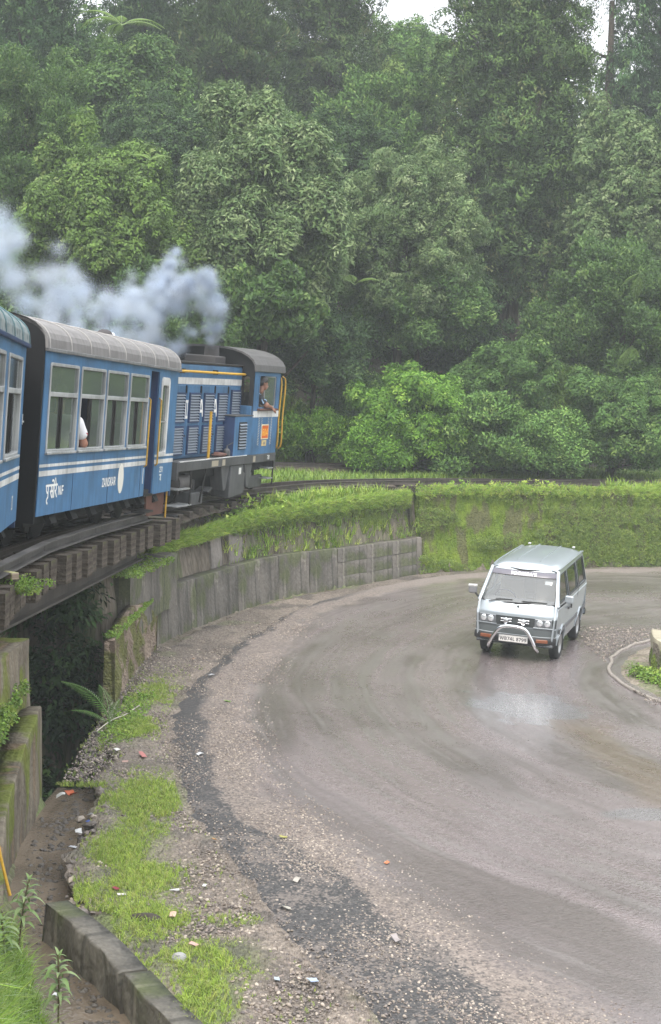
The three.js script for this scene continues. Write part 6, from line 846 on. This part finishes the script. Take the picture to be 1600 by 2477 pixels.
function scatter(name, label, category, geo, m, list, pal) { // list of [x, y, d, scale, tilt, normal?]
  const o = new THREE.InstancedMesh(geo, m, list.length); o.name = numbered(name); o.castShadow = o.receiveShadow = true; const r = rng(list.length), q = new THREE.Quaternion(), e = new THREE.Euler(), M4 = new THREE.Matrix4(), C = new THREE.Color(), qa = new THREE.Quaternion(), Y = new V3(0, 1, 0);
  list.forEach(([x, y, d, s, tilt = 0.2, nrm, tone], i) => { e.set(gauss(r) * tilt, r() * 6.283, gauss(r) * tilt); q.setFromEuler(e); if (nrm) q.premultiply(qa.setFromUnitVectors(Y, nrm)); M4.compose(new V3(x, y, -d), q, new V3(s, s * (0.8 + 0.4 * r()), s)); o.setMatrixAt(i, M4); const a = tone ?? pal[floor(r() * pal.length)], k = 0.75 + 0.5 * r(); C.setRGB(a[0] * k, a[1] * k, a[2] * k); o.setColorAt(i, C); });
  scene.add(o); return tag(o, label, category, null, 'stuff');
}
const GR = [[0.17, 0.3, 0.025], [0.22, 0.36, 0.035], [0.13, 0.24, 0.022], [0.27, 0.36, 0.055]], GRY = [[0.25, 0.36, 0.035], [0.3, 0.4, 0.05], [0.2, 0.3, 0.03], [0.32, 0.36, 0.08]], WEED = [[0.12, 0.22, 0.028], [0.17, 0.29, 0.036], [0.08, 0.16, 0.022], [0.22, 0.32, 0.045]];
const LUSH = [[0.25, 0.4, 0.035], [0.32, 0.47, 0.05], [0.19, 0.33, 0.03], [0.38, 0.46, 0.08]], MOSSY = [[0.15, 0.24, 0.028], [0.2, 0.3, 0.035], [0.11, 0.18, 0.022], [0.24, 0.31, 0.05]];
const blade = mat(1, 1, 1, 0.92, { transmission: 0.3, thickness: 0, clearcoat: 0.12 }), T1 = tuftGeo(1, 12, 0.1, 0.0035, 0.035, 0.7), T2 = tuftGeo(2, 14, 0.2, 0.006, 0.06, 0.7), T3 = tuftGeo(3, 12, 0.26, 0.0055, 0.05, 0.85);
const T2PTS = smoothed([[-9, 29], [-5, 30.6], [-1.4, 32.2], [1.2, 33.2], [2.4, 33.9]], 40);
{
  const r = rng(91), verge = [], bank = [], top = [], far = [], sill = [];
  for (let i = 0; i < 130000; i++) { const d = 7.3 + r() * 12, a = xOf(LOWPTS, d), b = xOf(EDGEPTS, d), x = lerp(a, b, r()), g = grassAt(x, d); if (r() > (g * g * 0.7 + 0.02) * (0.9 + 1.6 * fbm(x * 4, d * 4, 3)) || (d < 9.6 && x < a + 0.72) || (d < 12.8 && x < a + 0.5)) continue; verge.push([x, yroad(d) + 0.0, d, 0.22 + 0.4 * g * r() + 0.15 * r(), 0.4]); }
  for (let i = 0; i < 60000; i++) { const d = 5 + r() * 6.6, x = -4.2 + r() * 4.2, l = near(LOWPTS, x, d)[0]; if (l < 0.02 || l > 1.7 || (d > 9 && l < 0.34) || r() > 0.6) continue; bank.push([x, ground(x, d), d, 0.35 + 0.4 * r(), 0.4]); }
  for (let i = 0; i < 90000; i++) { const d = 20.8 + r() * 15, x = -3.2 + r() * 17, l = near(LOWPTS, x, d)[0], t = -near(TRACKPTS, x, d)[0]; if (l < 0.22 || t < 0.72) continue; const ny = fbm(x * 1.2, d * 1.2, 3); if (r() > 0.75 + ny) continue; top.push([x, ground(x, d) - 0.01, d, (l < 0.6 ? 0.9 : 0.45) + 0.5 * r(), 0.4]); }
  for (let i = 0; i < 75000; i++) { const d = 24 + r() * 14, x = -5 + r() * 16, t = near(TRACKPTS, x, d)[0]; if (t < 0.85 || t > (x < 1.8 ? 8.5 : 6) || abs(near(T2PTS, x, d)[0]) < 0.8) continue; if (r() > 0.7 + 0.5 * fbm(x, d, 2)) continue; far.push([x, ground(x, d) - 0.01, d, 0.5 + 0.6 * r(), 0.4]); }
  scatter('verge_grass', 'short yellow green grass patches on the dirt verge beside the road', 'grass', T1, blade, verge, GRY);
  scatter('bank_grass', 'lush bright grass on the bank at the near left corner', 'grass', T3, blade, bank, GR);
  scatter('wall_top_grass', 'bright grass strip between the wall top and the track', 'grass', T2, blade, top, LUSH);
  scatter('far_grass', 'green grass along the far side of the track behind the engine', 'grass', T2, blade, far, GR);
}
{ // weeds growing on and over the walls, moss tufts on the abutments
  const r = rng(95), w = [], wf = [], LG = leafyGeo(4, 26, 0.055, 0.09), LT = leafyGeo(5, 22, 0.03, 0.045), nrm = (i) => { const a = LOWPTS[max(0, i - 1)], b = LOWPTS[min(LOWPTS.length - 1, i + 1)], l = hypot(b[0] - a[0], b[1] - a[1]); return [(b[1] - a[1]) / l, -(b[0] - a[0]) / l]; };
  const i0 = LOWPTS.findIndex((p) => p[1] > 20.9), i1 = LOWPTS.findIndex((p) => p[0] > 13);
  for (let k = 0; k < 40000; k++) { const f = i0 + r() * (i1 - i0), i = floor(f), t = f - i, p = LOWPTS[i], q = LOWPTS[i + 1], [nx, nd] = nrm(i), x0 = lerp(p[0], q[0], t), d0 = lerp(p[1], q[1], t), pan = x0 < 1.95, h0 = yroad(d0), h1 = pan ? wallTop(x0, d0) + 0.04 : railY(d0 + 1) - 0.1, v = pan ? lerp(0.78, 1, sqrt(r())) * (h1 - h0) : pow(r(), 0.8) * (h1 - h0); if (pan && v < 0.82) continue;
    const s = 0.2 + 0.8 * v / (h1 - h0), n = fbm(f * 0.16, v * 1.6 + 7, 4) + (v / (h1 - h0) > 0.86 ? 0.5 : 0); if (n < (pan ? -0.02 : -0.02) || (!pan && v / (h1 - h0) < 0.9 && v / (h1 - h0) > 0.74 && r() < 0.85)) continue;
    const off = pan ? -0.36 + 0.06 * r() : -0.1 * v + 0.06 * r(); (v / (h1 - h0) > 0.86 ? w : wf).push([x0 + nx * off, h0 + v, d0 + nd * off, v / (h1 - h0) > 0.86 ? 0.28 + 0.5 * r() : 0.35 + 0.7 * r() * r(), 0.5, new V3(nx, 0.5, -nd).normalize()]); }
  { const big = []; for (let k = 0; k < 520; k++) { const f = i0 + r() * (i1 - i0), i = floor(f), p = LOWPTS[i], [nx, nd] = nrm(i); if (fbm(f * 0.11 + 40, 3, 3) < -0.05) continue; const off = -0.32 - 0.35 * r(); big.push([p[0] + nx * off, ground(p[0] - nx * 0.6, p[1] - nd * 0.6) - 0.06 + 0.05 * r(), p[1] + nd * off, 0.7 + 1.3 * r() * r(), 0.4]); } scatter('wall_top_weeds', 'taller leafy weeds standing in clumps along the wall edge', 'weeds', LG, blade, big, LUSH); }
  scatter('wall_weeds', 'grassy weeds hanging over the top edge of the wall', 'weeds', T2, blade, w.filter((_, i) => i % 3 === 0), LUSH); scatter('wall_weeds', 'small leafy weeds along the top edge of the wall', 'weeds', LT, blade, w.filter((_, i) => i % 3), LUSH); scatter('wall_moss', 'low moss and small weeds growing on the face of the wall', 'moss', LT, blade, wf, MOSSY);
  const m = []; for (let k = 0; k < 2600; k++) { const d = 9.8 + r() * 3, x = xOf(LOWPTS, d) - 0.3 - r() * 0.75; const hh = 0.8 + (d - 10) * 0.16; m.push([x, hh + (-(x - xOf(LOWPTS, d)) - 0.3) * 0.9 - 0.1 + 0.1 * r(), d, 0.5 + 0.8 * r(), 0.4]); }
  for (let k = 0; k < 700; k++) { const d = 16.7 + r() * 3.8, x = -2.68 - r() * 0.12, hh = 1.07; m.push([x, hh - 0.03, d, 0.4 + 0.5 * r(), 0.4]); }
  for (let k = 0; k < 500; k++) { const d = 18.5 + r() * 2.5, x = -3.4 + r() * 0.7 + (d - 18.5) * 0.1; m.push([x, 1.6, d, 0.5 + 0.7 * r(), 0.4]); }
  for (let k = 0; k < 320; k++) { const d = 14.5 + r() * 2.6, x = -2.5 + r() * 0.35; m.push([x, 0.24, d, 0.5 + 0.6 * r(), 0.4]); }
  for (let k = 0; k < 500; k++) { const a = r(), x = 4.86 + a * 0.6 + gauss(r) * 0.13 - 0.12, d = 19.7 - a * 1.6 + gauss(r) * 0.2; m.push([x, 0.28 + 0.1 * r(), d, 0.8 + 0.8 * r(), 0.4]); }
  scatter('ledge_weeds', 'small bright weeds on the ledges of the abutments and the parapet foot', 'weeds', LT, blade, m, GR);
  const l = []; for (let k = 0; k < 90; k++) { const d = 11.7 + gauss(r) * 0.25, x = -3.0 + gauss(r) * 0.2; l.push([x, 2.12 + 0.1 * r(), d + 1.3, 0.5 + 0.6 * r(), 0.5]); } scatter('timber_weeds', 'bright weed sprouting between the bridge timbers at the left edge', 'weeds', LT, blade, l, GR);
}
{ // gravel of the road margin and rubble of the verge
  const r = rng(97), g1 = new THREE.IcosahedronGeometry(1, 0), p = g1.attributes.position, near1 = [], far1 = [], rub = [], ST = [[0.25, 0.21, 0.17], [0.18, 0.15, 0.13], [0.12, 0.102, 0.094], [0.34, 0.29, 0.24], [0.14, 0.118, 0.108], [0.2, 0.16, 0.135]];
  for (let i = 0; i < p.count; i++) { const x = p.getX(i), y = p.getY(i), z = p.getZ(i), q = 1 + 0.3 * n3(x * 2.3, y * 2.3, z * 2.3); p.setXYZ(i, x * q * 1.2, y * q * 0.62, z * q); } g1.computeVertexNormals(); g1.deleteAttribute('uv');
  for (let i = 0; i < 150000 && near1.length < 42000; i++) { const d = 7.6 + pow(r(), 1.25) * 16, xe = xOf(EDGEPTS, d), x = xe - 0.7 + r() * 2.6, e = coarse(CE, x, d), big = fbm(x * 1.2, d * 1.2, 3), w = 1.0 + 0.42 * sstep(14, 8, d) - 0.35 * sstep(18, 24, d); if (e < -0.6 || e > w + 0.25 || r() > (e < 0 ? 0.3 : e < 0.5 ? 0.35 : 0.85) * (0.6 + big) * (e > w ? 0.25 : 1)) continue; if (e < 0 && grassAt(x, d) > 0.4) continue; const s = 0.004 + 0.0085 * pow(r(), 2.4); near1.push([x, yroad(d) + (e > 0.04 ? 0.028 : 0.012) + s * 0.2, d, s, 0.5]); }
  for (let i = 0; i < 22000; i++) { const d = 7.6 + r() * 13, a = xOf(LOWPTS, d) + (d < 9.7 ? 1.0 : d < 12.9 ? 0.6 : 0.05), b = xOf(EDGEPTS, d), x = lerp(a, b, r()); if (grassAt(x, d) > 0.3 + r() * 0.5) continue; const s = 0.004 + 0.013 * pow(r(), 4); rub.push([x, yroad(d) + 0.012 + s * 0.25, d, s, 0.5]); }
  for (let i = 0; i < 420; i++) { const d = 9.6 + r() * 7.2, x = xOf(LOWPTS, d) + (d < 13.2 ? 0.56 : 0.2) + 0.12 * gauss(r), s = 0.015 + 0.045 * pow(r(), 3); rub.push([x, (d < 13.2 ? 0.2 : 0.17) + 0.05 * r(), d, s, 0.6, null, r() < 0.6 ? [0.12, 0.1, 0.085] : null]); }
  for (let i = 0; i < 2600; i++) { const q = DRAIN[floor(r() * DRAIN.length)], x = q[0] + (r() < 0.55 ? 0.2 + r() * 0.16 : gauss(r) * 0.2), d = q[1] + gauss(r) * 0.1; if (d < 10 && x > q[0] + 0.05) continue; const s = 0.008 + 0.028 * pow(r(), 3); rub.push([x, 0.05 + (x - q[0] > 0.2 ? (x - q[0] - 0.2) * 0.9 : 0), d, s, 0.5, null, [0.07, 0.06, 0.05]]); }
  for (let i = 0; i < 5000; i++) { const d = 17.6 + r() * 6, x = 4.4 + r() * 1.6; if (near(smoothed([[5.72, 22.77], [4.84, 21.57], [4.44, 20.34], [4.36, 19.4], [4.62, 18]], 12), x, d)[0] > -0.06) continue; const s = 0.006 + 0.014 * pow(r(), 3); far1.push([x, yroad(d) + 0.07, d, s, 0.5]); }
  const sm = mat(1, 1, 1, 0.6);
  scatter('margin_gravel', 'loose tan gravel along the worn edge of the road', 'gravel', g1, sm, near1, ST); scatter('verge_rubble', 'small stones scattered over the dirt verge and the drain', 'gravel', g1, sm, rub, ST); scatter('shoulder_gravel', 'gravel on the shoulder inside the bend', 'gravel', g1, sm, far1, ST);
}
// ---------------------------------------------------------------- tall weeds, twig, litter
function tallWeed(label, x, y, d, h, seed, lean) {
  const t = thing('tall_weed', label, 'plant'), r = rng(seed), tip = new V3(lean * h, h, 0), c = new THREE.QuadraticBezierCurve3(new V3(0, 0, 0), new V3(lean * h * 0.2, h * 0.55, 0), tip), g = [0, 1, 2].map((k) => { const L = 0.13, n = 6, pos = [], idx = []; for (let i = 0; i <= n; i++) { const s = i / n, w = 0.013 * sin(PI * pow(s, 0.6)) + 0.001, yy = L * (0.45 * s - (0.5 + 0.2 * k) * s * s), z = L * s * (1 - 0.2 * s); pos.push(-w, yy + w * 0.4, z, 0, yy, z, w, yy + w * 0.4, z); if (i) { const a = (i - 1) * 3; for (const q of [0, 1]) idx.push(a + q, a + q + 1, a + q + 3, a + q + 1, a + q + 4, a + q + 3); } } const b = new THREE.BufferGeometry(); b.setAttribute('position', new THREE.Float32BufferAttribute(pos, 3)); b.setIndex(idx); b.computeVertexNormals(); return b; });
  const lm = [mat(0.14, 0.23, 0.06, 0.92, { transmission: 0.3, thickness: 0, clearcoat: 0.4 }), mat(0.2, 0.28, 0.1, 0.92, { transmission: 0.3, thickness: 0, clearcoat: 0.4 })];
  mesh('stem', tube([0, 0.33, 0.66, 1].map((s) => c.getPoint(s)), 0.006, 12, 6), mat(0.12, 0.1, 0.05, 0.7), t);
  const n = 34; for (let i = 0; i < n; i++) { const s = 0.25 + 0.75 * i / n, p = c.getPoint(s), o = mesh('leaf', g[i % 3], lm[r() < 0.5 ? 0 : 1], t); o.position.copy(p); o.rotation.set(i > n - 7 ? -0.7 : -0.1, i * 2.4, 0, 'YXZ'); o.scale.setScalar((0.75 + 0.6 * r()) * (i > n - 7 ? 0.6 : 1)); }
  t.position.set(x, y, -d);
}
tallWeed('tall leafy weed with drooping leaves beside the drain, nearer of two', -1.5, 0.3, 7.7, 0.42, 5, -0.03);
tallWeed('tall leafy weed by the drain at the left edge, farther of two', -1.93, 0.42, 8.5, 0.46, 6, 0.12);
tallWeed('slim weed stem left of the two tall weeds at the picture edge', -1.9, 0.5, 8.0, 0.3, 8, -0.1);
{ const t = thing('dead_twig', 'pale bare twig lying from the wing wall foot over the gully edge', 'twig'); mesh('twig', tube([[-2.28, 0.3, -16.3], [-2.38, 0.29, -15.8], [-2.48, 0.31, -15.4], [-2.58, 0.27, -15.0]], 0.008, 16, 6), mat(0.42, 0.38, 0.32, 0.8), t); }
function scrap(seed, w, l, h) { const g = new THREE.PlaneGeometry(w, l, 7, 7), p = g.attributes.position, o = []; const a = put(g, 0, 0, 0, -PI / 2); for (let i = 0; i < p.count; i++) { const x = p.getX(i), z = p.getZ(i); p.setXYZ(i, x * (1 + 0.2 * vn(z * 30 + seed, seed)), h * (0.5 + n3(x * 14 + seed, seed, z * 14)) , z * (1 + 0.2 * vn(x * 30, seed + 4))); } a.computeVertexNormals(); const b = a.clone(); b.translate(0, -0.003, 0); return merge(a, b); }
[['orange crisp packet at the dark mouth of the gully by the wing wall', -2.42, 12.75, 0.11, 0.16, [0.62, 0.12, 0.03], 0.05], ['white paper cup lying beside the orange packet', -2.5, 12.62, 0.06, 0.1, [0.75, 0.75, 0.72], 0.06], ['grey stone like scrap on the rubble above the drain', -2.1, 12.05, 0.08, 0.1, [0.3, 0.3, 0.3], 0.04],
  ['blue bottle cap on the drain edge', -2.08, 11.82, 0.06, 0.07, [0.03, 0.1, 0.4], 0.04], ['white scrap just below the blue cap', -2.12, 11.55, 0.08, 0.07, [0.75, 0.75, 0.74], 0.04], ['white scrap with dark edge farther down the drain edge', -2.08, 11.1, 0.09, 0.06, [0.65, 0.66, 0.7], 0.04],
  ['white pebble like scrap on the bare earth by the gully', -2.2, 14.1, 0.07, 0.06, [0.8, 0.78, 0.74], 0.05], ['pink and teal wrapper at the grass corner', -1.9, 13.95, 0.16, 0.07, [0.55, 0.2, 0.18], 0.04], ['pale pink scrap left of the wrapper', -2.05, 13.72, 0.08, 0.05, [0.55, 0.35, 0.3], 0.03], ['pale wrapper on the black road edge level with the gully', -1.3, 14.1, 0.14, 0.05, [0.62, 0.62, 0.62], 0.03],
  ['orange leaf on the verge gravel', -0.88, 11.27, 0.08, 0.05, [0.6, 0.3, 0.1], 0.03], ['yellow green leaf on the road margin', -0.29, 11.4, 0.09, 0.06, [0.45, 0.42, 0.12], 0.03], ['long pale scrap on the black tarmac strip, upper one', -0.14, 10.35, 0.11, 0.05, [0.5, 0.46, 0.4], 0.03], ['long pale scrap on the black tarmac strip, lower one', -0.21, 9.74, 0.13, 0.04, [0.52, 0.49, 0.42], 0.03],
  ['white scrap at the grass border of the dark patch', -1.08, 10.02, 0.09, 0.05, [0.78, 0.78, 0.78], 0.03], ['small white scrap right of the grass border scrap', -0.86, 10.12, 0.05, 0.04, [0.78, 0.78, 0.76], 0.03], ['dark red wrapper in the grass', -1.53, 9.98, 0.07, 0.05, [0.25, 0.02, 0.03], 0.03], ['white strip next to the red wrapper', -1.47, 9.88, 0.08, 0.035, [0.75, 0.72, 0.68], 0.03],
  ['peach coloured packet in the grass near the dark hole', -1.03, 9.5, 0.1, 0.06, [0.72, 0.5, 0.38], 0.03], ['pink packet in the grass lower down', -0.82, 8.97, 0.08, 0.05, [0.7, 0.42, 0.36], 0.03], ['pale blue packet on the stones, larger one', 0.02, 8.48, 0.09, 0.07, [0.5, 0.6, 0.78], 0.03], ['faint blue scrap on the stones, smaller one', -0.22, 8.5, 0.07, 0.05, [0.5, 0.56, 0.62], 0.02],
  ['round white scrap on the muddy bank below the weeds', -1.6, 8.1, 0.06, 0.06, [0.8, 0.8, 0.82], 0.06], ['orange scrap on the open road', 0.6, 10.85, 0.05, 0.045, [0.65, 0.2, 0.07], 0.03], ['pale crumpled bag on the road margin', 0.6, 9.2, 0.14, 0.06, [0.42, 0.37, 0.36], 0.05], ['bright green leaf on the road by the wall', -1.22, 16.8, 0.1, 0.05, [0.2, 0.4, 0.05], 0.02], ['white wrapper on the road edge below the wall', -1.58, 18.4, 0.12, 0.06, [0.75, 0.76, 0.8], 0.03], ['orange scrap in the gutter of the breast wall', -1.95, 19.6, 0.07, 0.06, [0.65, 0.25, 0.08], 0.03],
].forEach(([label, x, d, w, l, c, h], i) => { const t = thing('litter', label, 'litter'); mesh('scrap', scrap(i * 3.7, w * 0.78, l * 0.78, h), mat(c[0] * 0.65, c[1] * 0.65, c[2] * 0.65, 0.5), t); t.position.set(x, (x > xOf(EDGEPTS, d) ? yroad(d) + 0.036 : x < -2.0 && d < 12.9 ? 0.2 : yroad(d) + 0.03), -d); t.rotation.y = 0.6 + i * 1.1; });
{ const t = thing('dark_clod', 'dark clod of earth in the grass by the peach packet', 'clod'); const g = mergeVertices(new THREE.IcosahedronGeometry(1, 3)), p = g.attributes.position; for (let i = 0; i < p.count; i++) { const x = p.getX(i), y = p.getY(i), z = p.getZ(i), q = 1 + 0.35 * n3(x * 2, y * 2, z * 2); p.setXYZ(i, x * 0.12 * q, y * 0.045 * q, z * 0.07 * q); } g.computeVertexNormals(); mesh('earth', g, mat(0.04, 0.032, 0.026, 0.9), t); t.position.set(-1.24, 0.27, -9.45); }
{ const t = thing('broken_stone', 'grey broken stone at the joint of the drain kerb', 'stone'); const g = mergeVertices(new THREE.IcosahedronGeometry(1, 2)), p = g.attributes.position; for (let i = 0; i < p.count; i++) { const x = p.getX(i), y = p.getY(i), z = p.getZ(i), q = 1 + 0.3 * n3(x * 2, y * 2, z * 2); p.setXYZ(i, x * 0.05 * q, y * 0.035 * q, z * 0.045 * q); } g.computeVertexNormals(); mesh('stone', toFlat(g), mat(0.28, 0.28, 0.28, 0.8), t); t.position.set(-0.9, 0.29, -8.75); }

// ---------------------------------------------------------------- exhaust smoke: specks of soot and steam drifting back over the train
{
  const r = rng(123), n = 10000, pos = [], nor = []; for (let i = 0; i < n; i++) { const c = new V3(gauss(r), gauss(r), gauss(r)).multiplyScalar(0.5), a = new V3(gauss(r), gauss(r), gauss(r)).normalize(), b = new V3(gauss(r), gauss(r), gauss(r)).cross(a).normalize(), s = 0.0052; const N = a.clone().cross(b); for (const [u, v] of [[-1, -0.6], [1, -0.6], [0, 1.1]]) { pos.push(c.x + (a.x * u + b.x * v) * s, c.y + (a.y * u + b.y * v) * s, c.z + (a.z * u + b.z * v) * s); nor.push(0, 1, 0); } }
  const g = new THREE.BufferGeometry(); g.setAttribute('position', new THREE.Float32BufferAttribute(pos, 3)); g.setAttribute('normal', new THREE.Float32BufferAttribute(nor, 3));
  // puffs: centre, radius, density
  const puffs = [[-2.3, 5.3, 24.2, 0.12, 4], [-2.28, 5.55, 24.2, 0.2, 3.4], [-2.28, 5.85, 24.1, 0.27, 3.6], [-2.35, 6.15, 24, 0.33, 3.4], [-2.55, 6.35, 24, 0.33, 3.2], [-2.8, 6.25, 24, 0.43, 3.2], [-3.0, 6.55, 24, 0.3, 2.6], [-3.05, 6.75, 24.1, 0.18, 1.8], [-3.15, 6.15, 23.9, 0.48, 3.0], [-3.35, 5.9, 23.6, 0.5, 2.4], [-2.75, 5.9, 24, 0.35, 1.4], [-3.3, 5.5, 23.4, 0.5, 1.8], [-2.8, 5.3, 23.8, 0.4, 0.7], [-3.6, 5.5, 22.6, 0.6, 1.5],
    [-3.8, 5.55, 21.6, 0.75, 0.75], [-4.05, 5.55, 20.4, 0.85, 0.66], [-4.15, 5.75, 19.6, 0.85, 0.63], [-4.25, 5.5, 18.6, 0.8, 0.63], [-4.35, 6.0, 18.4, 0.85, 0.60], [-4.5, 5.7, 17.4, 0.9, 0.60], [-4.4, 6.35, 18.2, 0.5, 0.42], [-4.6, 6.1, 17.0, 0.9, 0.54], [-4.8, 5.8, 16.2, 0.95, 0.57], [-5.0, 6.2, 15.6, 1.0, 0.54], [-4.9, 5.5, 16.4, 0.9, 0.57], [-5.3, 5.9, 14.6, 1.1, 0.54], [-4.0, 6.1, 20, 0.5, 0.30]];
  puffs.push([-4.3, 5.5, 18.6, 1.15, 0.22], [-4.9, 5.9, 16.2, 1.4, 0.22], [-3.75, 5.5, 21.2, 0.9, 0.25], [-3.1, 5.9, 23.6, 0.75, 0.35], [-5.4, 6.0, 14.4, 1.4, 0.2]);
  const list = []; for (const [x, y, d, R, den] of puffs) { const m = Math.round(den * (d < 22.2 ? 0.4 : 0.7) * R * R * 125); for (let i = 0; i < m; i++) { let u, k = 0; do { u = new V3(gauss(r), gauss(r), gauss(r)).multiplyScalar(0.8); k++; } while (k < 12 && (1.25 * fbm((x + u.x * R) * 2.4 + d * 0.5, (y + u.y * R) * 2.4, 4) + 0.5 * n3((x + u.x * R) * 5, (y + u.y * R) * 5, d) < 0.36 * (u.length() - (den < 0.4 ? 2 : 0.38)))); list.push([x + u.x * R, y + u.y * R * 0.85 - (d < 22.2 ? 0.16 : 0), d + u.z * R, 0.13 + 0.13 * r() + R * 0.08, 0]); } }
  scatter('smoke', 'blue white exhaust smoke drifting back from the engine over the coaches', 'smoke', g, mat(1, 1, 1, 0.95, { transmission: 0.5, thickness: 0, specularIntensity: 0 }), list, [[0.64, 0.74, 0.89], [0.73, 0.81, 0.91]]);
}
camera.far = 600; camera.updateProjectionMatrix();
renderer.render(scene, camera);
